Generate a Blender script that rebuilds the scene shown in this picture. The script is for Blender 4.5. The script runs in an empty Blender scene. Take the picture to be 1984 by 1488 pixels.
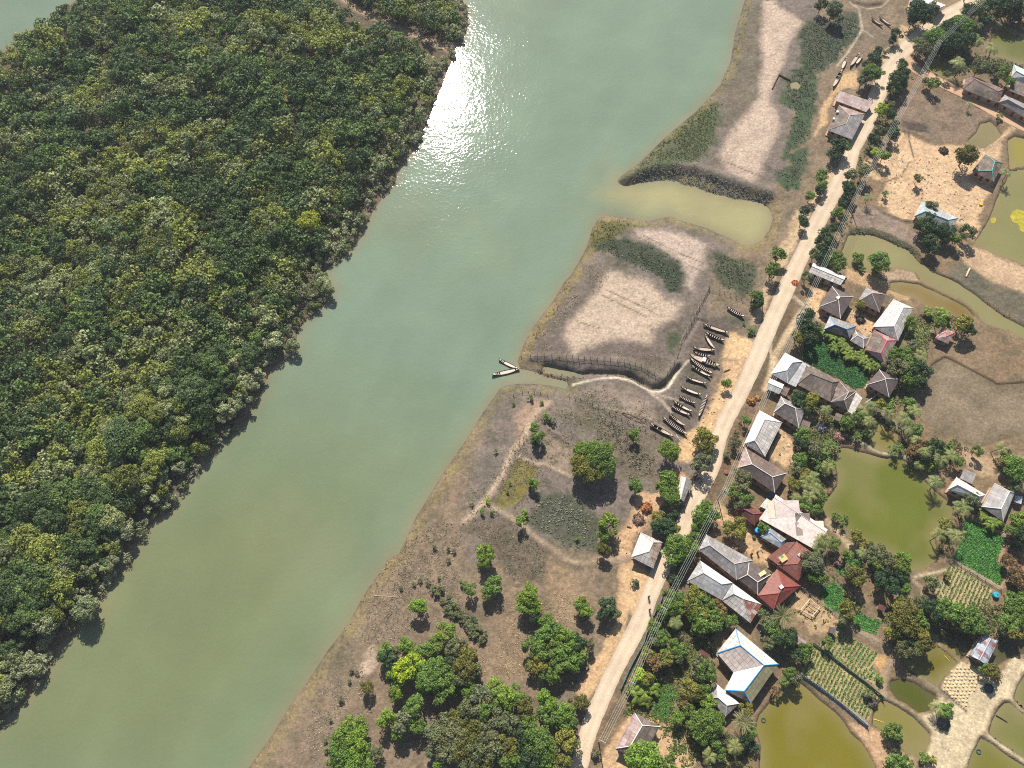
import bpy, math, random
import numpy as np
from mathutils import Vector, Matrix
random.seed(7); RS = np.random.RandomState(11)
C = bpy.context.scene.collection
sc = bpy.context.scene
# ---------------------------------------------------------------- camera, sky, sun, exposure
TILT = math.radians(25.0); HC = 198.0; FPX = 1527.0
cam = bpy.data.cameras.new('camera'); cam.lens = 36.0*FPX/1984.0; cam.sensor_width = 36.0
cam.clip_start = 1.0; cam.clip_end = 6000.0
co = bpy.data.objects.new('camera', cam); C.objects.link(co)
co.location = (0, 0, HC); co.rotation_euler = (TILT, 0, 0)
sc.camera = co
SUNV = Vector((-0.098, 0.765, 0.745)).normalized()
elev = math.asin(SUNV.z); azim = math.atan2(SUNV.x, SUNV.y)
w = bpy.data.worlds.new("World"); sc.world = w; w.use_nodes = True
nt = w.node_tree; bg = nt.nodes['Background']
sky = nt.nodes.new('ShaderNodeTexSky'); sky.sky_type = 'NISHITA'; sky.sun_disc = False
sky.sun_elevation = elev; sky.sun_rotation = azim
sky.air_density = 1.0; sky.dust_density = 1.0
nt.links.new(sky.outputs[0], bg.inputs[0]); bg.inputs[1].default_value = 0.07
sl = bpy.data.lights.new('sun', 'SUN'); sl.energy = 5.0; sl.angle = math.radians(0.5); sl.color = (1.0, 0.945, 0.865)
so = bpy.data.objects.new('sun', sl); C.objects.link(so); so.location = (0, 60, 120)
so.rotation_euler = SUNV.to_track_quat('Z', 'Y').to_euler()
sc.render.engine = 'CYCLES'; sc.cycles.use_denoising = False; sc.cycles.pixel_filter_type = 'BLACKMAN_HARRIS'; sc.cycles.filter_width = 1.1; sc.cycles.sample_clamp_indirect = 4
sc.view_settings.view_transform = 'Standard'; sc.view_settings.look = 'None'
sc.view_settings.gamma = 1.0; sc.view_settings.exposure = 0.7
# ---------------------------------------------------------------- projection of survey points to the ground
ct, st = math.cos(TILT), math.sin(TILT)
def P(px, py, z=1.6):
    u = (px-992.0)/FPX; v = (744.0-py)/FPX
    s = (HC-z)/(ct-v*st)
    return (u*s, (v*ct+st)*s)
def PS(px, py):            # metres per survey unit across the view
    return (HC-2)/(ct-(744.0-py)/FPX*st)/FPX
REG = {'R1': (1550, 0, .21875), 'R2': (1550, 300, .21875), 'R3': (1450, 480, .21875), 'R4': (1350, 700, .21875),
       'R5': (1200, 900, .21875), 'R6': (1550, 850, .21875), 'R7': (1550, 1163, .21875), 'R8': (1116, 1163, .21875),
       'L1': (1150, 0, .21875), 'L2': (1130, 300, .21875), 'L3': (940, 540, .21875), 'L4': (1200, 560, .13105),
       'L5': (1200, 700, .13105), 'L6': (900, 780, .21875), 'L7': (700, 1000, .21875), 'L8': (600, 1163, .26915),
       'B': (930, 660, .0756), 'F': (0, 0, 1)}
def Q(reg, pts):
    ox, oy, s = REG[reg]
    return [(ox+x*s, oy+y*s) for x, y in pts]
def T(s):                  # "x,y x,y" -> points
    return [tuple(float(a) for a in p.split(',')) for p in s.split()]
def QQ(s):                 # "R1 x,y x,y R2 x,y" -> full points
    out = []; reg = 'F'
    for t in s.split():
        if t in REG: reg = t
        else: out += Q(reg, [tuple(float(a) for a in t.split(','))])
    return out
def W(pts, z=1.6): return [P(x, y, z) for x, y in pts]
# ---------------------------------------------------------------- numpy noise and distance helpers
_tab = np.random.RandomState(5).rand(256, 256)
def vn(x, y, seed=0):
    x = x+seed*17.3; y = y+seed*41.7
    xi = np.floor(x).astype(int); yi = np.floor(y).astype(int)
    fx = x-xi; fy = y-yi; fx = fx*fx*(3-2*fx); fy = fy*fy*(3-2*fy)
    a = _tab[xi & 255, yi & 255]; b = _tab[(xi+1) & 255, yi & 255]
    c = _tab[xi & 255, (yi+1) & 255]; d = _tab[(xi+1) & 255, (yi+1) & 255]
    return (a*(1-fx)+b*fx)*(1-fy)+(c*(1-fx)+d*fx)*fy
def fbm(x, y, seed=0, o=4):
    s = 0; a = .5; n = 0
    for k in range(o):
        s = s+a*vn(x, y, seed+k); n += a; a *= .5; x = x*2.03; y = y*2.03
    return s/n
def seg_d(X, Y, A, B):
    ax, ay = A; bx, by = B; dx, dy = bx-ax, by-ay; L = dx*dx+dy*dy+1e-9
    t = np.clip(((X-ax)*dx+(Y-ay)*dy)/L, 0, 1)
    return np.hypot(X-ax-t*dx, Y-ay-t*dy)
def sd_poly(poly, X, Y):   # negative inside
    d = np.full(X.shape, 1e9); ins = np.zeros(X.shape, bool); n = len(poly)
    for i in range(n):
        A = poly[i]; B = poly[(i+1) % n]
        d = np.minimum(d, seg_d(X, Y, A, B))
        c = ((A[1] > Y) != (B[1] > Y))
        if A[1] != B[1]:
            xx = (B[0]-A[0])*(Y-A[1])/(B[1]-A[1])+A[0]
            ins ^= c & (X < xx)
    return np.where(ins, -d, d)
def d_line(pts, X, Y):
    d = np.full(X.shape, 1e9)
    for i in range(len(pts)-1): d = np.minimum(d, seg_d(X, Y, pts[i], pts[i+1]))
    return d
def lin(c):
    return tuple(((v/255)/12.92 if v/255 <= .04045 else ((v/255+.055)/1.055)**2.4) for v in c)
def inbox(pts, X, Y, m):
    xs = [p[0] for p in pts]; ys = [p[1] for p in pts]
    return np.nonzero((X > min(xs)-m) & (X < max(xs)+m) & (Y > min(ys)-m) & (Y < max(ys)+m))[0]
# ---------------------------------------------------------------- object helpers
def link(o, parent=None):
    C.objects.link(o)
    if parent is not None: o.parent = parent
    return o
def tag(o, label=None, cat=None, group=None, kind=None):
    if label: o['label'] = label
    if cat: o['category'] = cat
    if group: o['group'] = group
    if kind: o['kind'] = kind
    return o
def empty(name, loc, label, cat, group=None, rz=0):
    o = bpy.data.objects.new(name, None); o.empty_display_size = .3
    o.location = loc; o.rotation_euler = (0, 0, rz); link(o)
    return tag(o, label, cat, group)
def mobj(name, me, mat=None, parent=None, loc=None):
    o = bpy.data.objects.new(name, me); link(o, parent)
    if mat is not None and len(me.materials) == 0: me.materials.append(mat)
    if loc: o.location = loc
    return o
def dup(root, loc, rz=0, sc_=None, label=None, group=None):
    r = root.copy(); C.objects.link(r); r.location = loc; r.rotation_euler = (0, 0, rz)
    if sc_: r.scale = sc_
    if label: r['label'] = label
    if group: r['group'] = group
    for ch in list(root.children):
        c = ch.copy(); C.objects.link(c); c.parent = r
        for g in list(ch.children):
            d = g.copy(); C.objects.link(d); d.parent = c
    return r
def quads(name, V, cols=None, uv=None):
    V = np.asarray(V, np.float32).reshape(-1, 3); n = len(V)//4
    me = bpy.data.meshes.new(name)
    me.vertices.add(len(V)); me.vertices.foreach_set('co', V.ravel())
    me.loops.add(n*4); me.loops.foreach_set('vertex_index', np.arange(n*4, dtype=np.int32))
    me.polygons.add(n); me.polygons.foreach_set('loop_start', np.arange(0, n*4, 4, dtype=np.int32))
    me.polygons.foreach_set('loop_total', np.full(n, 4, np.int32))
    if cols is not None:
        at = me.attributes.new('paint', 'FLOAT_COLOR', 'POINT')
        at.data.foreach_set('color', np.asarray(cols, np.float32).ravel())
    me.update(); me.validate()
    return me
class MB:                  # collects shapes into one mesh
    def __init__(s): s.v = []; s.f = []
    def add(s, vs, fs):
        b = len(s.v); s.v += [tuple(v) for v in vs]; s.f += [tuple(b+i for i in f) for f in fs]
    def box(s, c, d, rz=0, ax=None):
        x, y, z = d[0]/2, d[1]/2, d[2]/2; cr, sr = math.cos(rz), math.sin(rz)
        vs = []
        for dz in (-z, z):
            for dx, dy in ((-x, -y), (x, -y), (x, y), (-x, y)):
                vs.append((c[0]+dx*cr-dy*sr, c[1]+dx*sr+dy*cr, c[2]+dz))
        s.add(vs, [(3, 2, 1, 0), (4, 5, 6, 7), (0, 1, 5, 4), (1, 2, 6, 5), (2, 3, 7, 6), (3, 0, 4, 7)])
    def tube(s, pts, rad, n=6):
        pts = [Vector(p) for p in pts]; rings = []
        if not hasattr(rad, '__len__'): rad = [rad]*len(pts)
        for i, p in enumerate(pts):
            d = (pts[min(i+1, len(pts)-1)]-pts[max(i-1, 0)]).normalized()
            a = d.cross(Vector((0, 0, 1)) if abs(d.z) < .9 else Vector((1, 0, 0))).normalized(); b = d.cross(a)
            rings.append([p+rad[i]*(math.cos(2*math.pi*k/n)*a+math.sin(2*math.pi*k/n)*b) for k in range(n)])
        vs = [v for r in rings for v in r]; fs = []
        for i in range(len(pts)-1):
            for k in range(n): fs.append((i*n+k, i*n+(k+1) % n, (i+1)*n+(k+1) % n, (i+1)*n+k))
        fs.append(tuple(range(n-1, -1, -1))); fs.append(tuple((len(pts)-1)*n+k for k in range(n)))
        s.add(vs, fs)
    def mesh(s, name):
        me = bpy.data.meshes.new(name); me.from_pydata(s.v, [], s.f); me.update(); return me
    def build(s, name, mat, parent=None, loc=None, smooth=False):
        me = s.mesh(name)
        if smooth: me.polygons.foreach_set('use_smooth', [True]*len(me.polygons))
        return mobj(name, me, mat, parent, loc)
# ---------------------------------------------------------------- materials
def newmat(name):
    m = bpy.data.materials.new(name); m.use_nodes = True; n = m.node_tree.nodes; l = m.node_tree.links
    return m, n, l, n['Principled BSDF']
def mathn(n, l, op, a, b=None, c=None):
    k = n.new('ShaderNodeMath'); k.operation = op
    for i, v in enumerate((a, b, c)):
        if v is None: continue
        if hasattr(v, 'is_output'): l.new(v, k.inputs[i])
        else: k.inputs[i].default_value = v
    return k.outputs[0]
def noise(n, l, vec, scale, detail=3, rough=.6):
    k = n.new('ShaderNodeTexNoise'); k.inputs['Scale'].default_value = scale
    k.inputs['Detail'].default_value = detail; k.inputs['Roughness'].default_value = rough
    if vec is not None: l.new(vec, k.inputs['Vector'])
    return k.outputs['Fac']
def mapr(n, l, v, a, b, c, d):
    k = n.new('ShaderNodeMapRange'); l.new(v, k.inputs[0])
    for i, q in enumerate((a, b, c, d)): k.inputs[i+1].default_value = q
    return k.outputs[0]
def scalec(n, l, col, fac):
    k = n.new('ShaderNodeVectorMath'); k.operation = 'SCALE'
    if hasattr(col, 'is_output'): l.new(col, k.inputs[0])
    else: k.inputs[0].default_value = col[:3]
    if hasattr(fac, 'is_output'): l.new(fac, k.inputs['Scale'])
    else: k.inputs['Scale'].default_value = fac
    return k.outputs[0]
def mixc(n, l, f, a, b):
    k = n.new('ShaderNodeMix'); k.data_type = 'RGBA'
    if hasattr(f, 'is_output'): l.new(f, k.inputs[0])
    else: k.inputs[0].default_value = f
    for i, v in ((6, a), (7, b)):
        if hasattr(v, 'is_output'): l.new(v, k.inputs[i])
        else: k.inputs[i].default_value = tuple(v[:3])+(1,)
    return k.outputs[2]
def bump(n, l, h, strength, dist, bsdf):
    k = n.new('ShaderNodeBump'); k.inputs['Strength'].default_value = strength; k.inputs['Distance'].default_value = dist
    l.new(h, k.inputs['Height']); l.new(k.outputs[0], bsdf.inputs['Normal']); return k
def plain(name, srgb, rough=.8, var=.25, scale=2.0, metal=0):
    m, n, l, b = newmat(name); tc = n.new('ShaderNodeTexCoord')
    c = lin(srgb); f = mapr(n, l, noise(n, l, tc.outputs['Object'], scale), .25, .75, 1-var, 1+var)
    l.new(scalec(n, l, c, f), b.inputs['Base Color']); b.inputs['Roughness'].default_value = rough
    b.inputs['Metallic'].default_value = metal; b.inputs['Specular IOR Level'].default_value = .25
    return m
_pm = {}
def pm(srgb, rough=.8, var=.25):
    k = (tuple(srgb), rough)
    if k not in _pm: _pm[k] = plain('paint_%d_%d_%d' % tuple(srgb), srgb, rough, var)
    return _pm[k]
def painted(name, rough=.95, detail=True):
    m, n, l, b = newmat(name); at = n.new('ShaderNodeAttribute'); at.attribute_name = 'paint'
    b.inputs['Roughness'].default_value = rough; b.inputs['Specular IOR Level'].default_value = .15
    geo = n.new('ShaderNodeNewGeometry'); pos = geo.outputs['Position']
    n1 = noise(n, l, pos, 1.1, 5, .75); n2 = noise(n, l, pos, .17, 3, .6)
    vo = n.new('ShaderNodeTexVoronoi'); vo.inputs['Scale'].default_value = 1.6; l.new(pos, vo.inputs['Vector'])
    f = mathn(n, l, 'MULTIPLY', mapr(n, l, n1, .3, .7, .72, 1.3), mapr(n, l, n2, .3, .7, .88, 1.12))
    f = mathn(n, l, 'MULTIPLY', f, mapr(n, l, vo.outputs['Distance'], .1, .6, 1.1, .86))
    l.new(scalec(n, l, at.outputs['Color'], f), b.inputs['Base Color'])
    bump(n, l, n1, .8, .3, b)
    return m
def foliage(name, src):
    m, n, l, b = newmat(name); out = n['Material Output']
    if src == 'obj':
        oi = n.new('ShaderNodeObjectInfo'); col = oi.outputs['Color']
    else:
        at = n.new('ShaderNodeAttribute'); at.attribute_name = 'paint'; col = at.outputs['Color']
    geo = n.new('ShaderNodeNewGeometry')
    f = mapr(n, l, geo.outputs['Random Per Island'], 0, 1, .6, 1.45)
    c = scalec(n, l, col, f)
    b.inputs['Roughness'].default_value = .6; b.inputs['Specular IOR Level'].default_value = .3
    l.new(c, b.inputs['Base Color'])
    tr = n.new('ShaderNodeBsdfTranslucent'); l.new(scalec(n, l, c, 1.25), tr.inputs[0])
    mx = n.new('ShaderNodeMixShader'); mx.inputs[0].default_value = .28
    l.new(b.outputs[0], mx.inputs[1]); l.new(tr.outputs[0], mx.inputs[2]); l.new(mx.outputs[0], out.inputs[0])
    return m
MAT_G = painted('soil_and_mud')
MAT_FO = foliage('leaves', 'obj'); MAT_FA = foliage('leaves_mass', 'attr')
MAT_TRUNK = plain('bark', (105, 90, 75), .9)
def build_haze():
    m = bpy.data.materials.new('haze'); m.use_nodes = True; n = m.node_tree.nodes; l = m.node_tree.links
    n.remove(n['Principled BSDF']); v = n.new('ShaderNodeVolumePrincipled'); v.inputs['Color'].default_value = (.86, .92, 1.0, 1)
    v.inputs['Density'].default_value = .00012; v.inputs['Anisotropy'].default_value = .1; l.new(v.outputs[0], n['Material Output'].inputs['Volume'])
    b = MB(); b.box((0, 500, (HC+12-6)/2), (7000, 7000, HC+12+6)); o = b.build('haze', m); tag(o, 'thin pale haze in the air above the river', 'haze', kind='stuff')
# ================================================================ GROUND
BANK_W = QQ("F 1060,-600 930,-230 885,-60 896,0 906,20 907,50 898,78 880,97 882,108 865,141 858,164 840,202 835,219 812,275 795,302 772,325 767,353 743,380 723,410 708,441 698,463 673,491 658,501 644,511 634,522 630,531 642,548 645,566 628,592 597,617 577,640 572,680 542,700 522,723 500,776 471,821 428,856 391,897 378,917 353,952 335,987 300,1007 267,1053 262,1060 252,1083 222,1121 192,1161 192,1191 151,1219 126,1236 98,1264 101,1290 83,1317 50,1357 25,1375 8,1395 0,1403 -60,1470 -150,1580 -400,1900")
BANK_E = QQ("F 1620,-600 1500,-260 1455,-100 1443,0 1425,60 1415,120 1395,165 1350,215 1290,265 1240,315 1203,350 L2 400,242 580,240 740,220 830,228 880,265 1000,280 1100,330 1350,390 1500,405 1590,430 1650,480 1680,560 1650,660 1580,760 1500,800 1400,800 1340,760 1200,700 1100,650 960,610 850,580 780,545 740,550 600,585 500,580 400,560 200,535 130,575 80,650 55,740 25,830 L3 760,-30 700,30 660,100 600,200 520,300 440,410 380,500 340,590 310,670 285,730 310,800 400,815 460,835 560,872 640,895 720,905 735,945 715,975 650,962 560,945 440,930 300,930 200,942 130,975 80,1045 20,1130 F 935,800 905,850 860,915 820,980 807,1000 774,1072 752,1083 739,1105 713,1140 699,1163 675,1209 635,1260 600,1314 560,1370 520,1435 480,1490 420,1600 250,1900")
RIVER = W(BANK_W, 0)+W(list(reversed(BANK_E)), 0)
RIVER2 = W([(-500, 480), (-150, 210), (0, 100), (25, 93), (50, 68), (96, 53), (113, 28), (141, 5), (190, -30), (260, -80), (360, -200), (100, -200), (0, -5), (-40, 12), (-120, 60), (-500, 200)], 0)
PONDS = [  # (name colour level label outline)
 ((112,118,46), 1.15, 'R6 300,190 370,80 480,100 640,150 760,178 880,172 960,220 1040,290 1100,370 1190,460 1290,540 1350,620 1340,740 1220,790 1190,900 1215,1000 1200,1080 1100,1150 980,1172 900,1100 800,1000 640,930 500,880 400,800 330,720 230,680 190,640 235,540 330,420 335,300'),
 ((135,125,60), 1.15, 'R4 1560,520 1600,520 1650,560 1720,620 1790,650 1770,740 1710,795 1640,800 1560,770 1540,700 1575,620'),
 ((130,120,40), 1.15, 'R8 1800,810 1700,930 1620,1020 1600,1150 1640,1300 1630,1486 1640,1700 R7 760,1700 650,1440 600,1350 540,1260 440,1170 390,1080 300,990 200,900 100,820 0,740'),
 ((142,134,66), 1.15, 'R7 650,1040 680,900 750,885 870,950 1000,1040 1100,1130 1150,1190 1140,1290 1090,1360 1040,1390 960,1360 900,1310 870,1240 800,1170 720,1140 650,1100'),
 ((85,95,20), 1.2, 'R7 800,720 900,700 1000,735 1180,840 1220,880 1160,900 1150,980 1060,1000 940,920 860,880 800,800'),
 ((112,105,20), 1.15, 'R7 1000,500 1150,440 1170,340 1230,410 1330,480 1390,550 1330,620 1260,690 1230,760 1180,740 1080,680 950,600 900,530'),
 ((60,65,35), 1.1, 'R7 1160,230 1300,250 1480,300 1540,360 1500,470 1420,530 1340,465 1240,390 1180,330'),
 ((70,75,45), 1.1, 'R7 1770,330 1860,330 1984,270 2060,260 2060,480 1984,480 1900,480 1860,500 1760,570 1700,600 1690,560'),
 ((120,122,62), 1.15, 'R7 1760,960 1800,915 1850,908 1984,1010 2200,1150 2500,1700 1984,1400 1850,1310 1720,1220 1670,1165 1700,1070'),
 ((125,122,52), 1.15, 'R7 1600,1222 1700,1275 1850,1385 1984,1475 2200,1620 2200,1800 1440,1800 1490,1450 1540,1330'),
 ((115,118,60), 1.15, 'R7 1984,660 1940,740 1890,860 1940,935 1984,970 2200,1060 2200,560'),
 ((154,136,110), 1.25, 'F 1775,800 1795,760 1803,710 1830,693 1870,712 1930,745 2000,742 2100,760 2100,850 2000,838 1960,848 1890,868 1850,850 1790,820'),
 ((152,146,100), 1.15, 'R2 425,712 520,702 640,712 740,752 850,802 960,850 1010,900 1060,960 1150,1000 1200,1050 1300,1092 1400,1140 1500,1210 1650,1320 1800,1430 2000,1540 2200,1640 2100,1700 1850,1560 1650,1500 1500,1370 1400,1290 1200,1200 1120,1150 1060,1100 1030,1040 950,1018 880,1002 800,1005 700,1030 620,1035 560,1025 450,1000 410,960 370,860'),
 ((140,112,55), 1.2, 'R2 800,1135 900,1128 1050,1150 1200,1215 1400,1310 1490,1375 1540,1430 1500,1470 1400,1440 1330,1390 1100,1335 1000,1262 880,1230 800,1185'),
 ((142,138,88), 1.15, 'R2 1850,140 1984,100 2200,60 2200,1100 1984,980 1850,920 1700,868 1560,800 1550,775 1600,700 1680,560 1720,450 1780,300 1830,230'),
 ((165,152,52), 1.2, 'R1 1840,1250 1900,1210 1984,1230 2200,1250 2200,1440 1990,1470 1860,1495 1845,1400'),
 ((145,133,95), 1.2, 'R1 1480,1255 1560,1180 1600,1100 1680,1080 1740,1130 1780,1195 1700,1260 1620,1310 1560,1290'),
 ((120,118,45), 1.15, 'R1 1130,560 1200,475 1270,482 1330,560 1400,600 1410,680 1300,700 1200,650 1140,620'),
 ((110,115,55), 1.15, 'R1 1730,170 1800,220 1984,300 2200,380 2200,620 1984,560 1900,550 1780,505 1700,500 1650,480 1700,330'),
 ((165,158,118), 1.3, 'L1 1745,735 1800,728 1840,755 1815,795 1745,785'),
]
POND_NOTE = ['large olive green round pond beside the palms, right of the long pale roof','small narrow olive pond between palms above the large round pond',
 'ochre yellow pond at the bottom edge below the blue ridged house','olive pond with a rounded end right of the ochre pond','small dark algae green pond between two earth bunds',
 'dark olive pond corner beside the field of drying mud cakes','shaded dark pond under the trees left of the shiny tin hut','dark pond strip right of the shiny tin hut',
 'grey green fish pond at the lower right edge, larger of two','olive fish pond at the very bottom right corner','small fish pond corner above the two at lower right',
 'wide basin of damp brown mud at the right edge','long curved khaki tidal pond crossing the right side below the sand yard','ochre algae shallows along the long curved pond',
 'broad khaki pond at the upper right edge beside the sand yard','bright yellow duckweed pond at the upper right edge','small pale pond at the end of the mud flat',
 'small yellow olive pond inside the road fork','green pond among date palms at the upper right corner','tiny square pale pool on the tidal flat']
ROAD = QQ("F 1960,-60 1905,-12 1891,0 R1 1400,82 1200,192 1060,312 940,422 850,520 785,620 735,720 690,830 640,960 590,1090 520,1220 450,1340 R2 430,100 340,260 250,420 175,560 112,680 50,830 R3 425,165 310,420 230,600 150,780 60,1000 R4 450,150 378,300 290,450 220,600 165,780 R5 820,20 740,175 650,370 580,520 518,650 395,870 330,1010 262,1180 185,1390 R8 480,350 340,620 250,820 150,1050 88,1230 40,1440 F 1095,1560 1040,1680")
ROAD2 = QQ("R1 900,470 930,510 1000,600 1150,680 1300,760 1450,830 1600,920 1750,1010 1984,1125 2200,1230 2400,1330")
# paths / bunds / wet creek rim: (points, half width, colour, raise)
LINES = [
 ('R3 385,425 540,555 625,640', .6, (205,180,150), .25), ('R3 470,570 330,780 230,960 200,1110 150,1250', .9, (225,195,155), 0),
 ('R3 190,860 205,1010 195,1110', .4, (215,190,155), .1), ('R4 415,385 530,440', .6, (150,118,100), .2),
 ('L3 780,925 1000,885 1150,872 1300,905 1450,985 1540,1002 1620,962 1700,832 1800,725', .35, (225,208,180), .1),  # pale creek rim: sheen of wet mud put into the colour
 ('L3 1500,1010 1650,1060 1760,1090', .3, (190,170,145), 0), ('L3 1450,1000 1560,1080 1650,1180', .4, (200,180,155), 0),
 ('R1 440,20 520,80 552,260 480,380 400,500 330,580', .4, (190,172,148), .1), ('R1 552,260 650,330', .3, (190,172,148), 0),
 ('R1 470,30 600,78 720,62 800,-10', .35, (185,165,140), .1),
 ('L6 740,0 600,130 540,300 420,440 350,620 250,780 150,920 0,1060', .9, (195,168,140), .35),
 ('L6 170,920 300,960 450,1050 600,1180 760,1290 900,1400 1000,1430', .8, (180,155,128), .4),
 ('L6 480,480 640,555 700,545 940,660', .5, (185,160,135), .35), ('L6 740,225 960,385', .4, (150,130,110), .5), ('L6 760,225 660,340', .3, (130,115,95), .4),
 ('L6 1150,30 1300,60 1600,130 1900,320', .4, (165,145,122), .3),
 ('L6 1000,1440 1200,1400 1450,1390', .8, (175,150,122), .2),
 ('R6 1010,1230 1150,1200 1290,1170', .45, (200,180,145), .3), ('R6 1000,1260 1080,1320 1080,1380', .4, (190,165,130), .2),
 ('R6 1340,1075 1780,1335', .5, (185,165,135), .4), ('R6 1530,690 1830,870', .45, (185,165,135), .3),
 ('R6 1840,870 1740,1130 1850,1190 1780,1330', .5, (180,140,110), .2),
 ('R7 400,200 560,300 760,420 850,480 1000,600 1200,760 1300,850', .9, (165,145,118), .3),
 ('R7 740,850 740,700 790,560 840,560', .8, (175,150,120), .2), ('R7 740,860 900,940 1060,1040 1160,1170', .5, (180,160,125), .3),
 ('R7 1170,330 1250,400 1400,520', .4, (190,165,130), .3), ('R7 1620,1195 1750,1260 1984,1430 2200,1580', .7, (215,195,158), .3),
 ('R7 1860,880 1920,950 1984,1000 2200,1100', .6, (215,195,155), .3), ('R7 1240,780 1480,990', .25, (70,55,45), .0),
 ('R7 0,660 180,780 400,960 600,1110', .45, (170,172,165), .35), ('R7 1780,880 1700,1000 1660,1150 1560,1250', .5, (185,160,125), .3),
 ('R5 1620,1100 1800,1230 1984,1370', .35, (160,145,120), .4), ('R6 120,1010 0,1290 200,1486', .0, (0,0,0), 0),
 ('R1 870,1140 960,1170 1010,1170 1200,1270', .35, (150,125,100), .4), ('R1 960,1180 975,1280 1020,1420', .2, (120,95,70), 0),
 ('R2 640,440 760,520 900,580 1000,590', .4, (140,120,95), .5), ('R2 1050,60 970,60 900,180 760,240', .25, (150,125,95), .2),
 ('R2 610,100 700,180 800,230', .3, (150,130,105), .2),
 ('R1 960,640 1250,790 1500,900 1850,1100', .3, (120,100,80), .3), ('R1 1900,1110 1830,1200 1640,1320', .5, (195,165,130), .3),
 ('R4 1500,380 1800,580 1900,650', .3, (150,150,140), .3), ('R4 1330,660 1500,740 1620,810 1700,830 1790,830 1984,920', .6, (190,175,140), .4),
 ('R8 740,1080 850,1180 980,1290', .3, (150,135,115), .3),
 ('L3 1060,90 1500,300', .18, (150,120,90), 0), ('L3 1030,140 1430,340', .18, (150,120,90), 0), ('L3 800,370 1010,440', .18, (150,125,95), 0),
 ('L2 520,700 830,860 1070,960', .18, (150,120,95), 0), ('L2 1200,30 1570,190', .18, (150,122,98), 0),('L2 940,980 1060,1040', .18, (150,120,95), 0),
 ('F 655,-10 700,22 735,38 800,66 890,100', 1.2, (200,170,135), 0),
]
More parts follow.
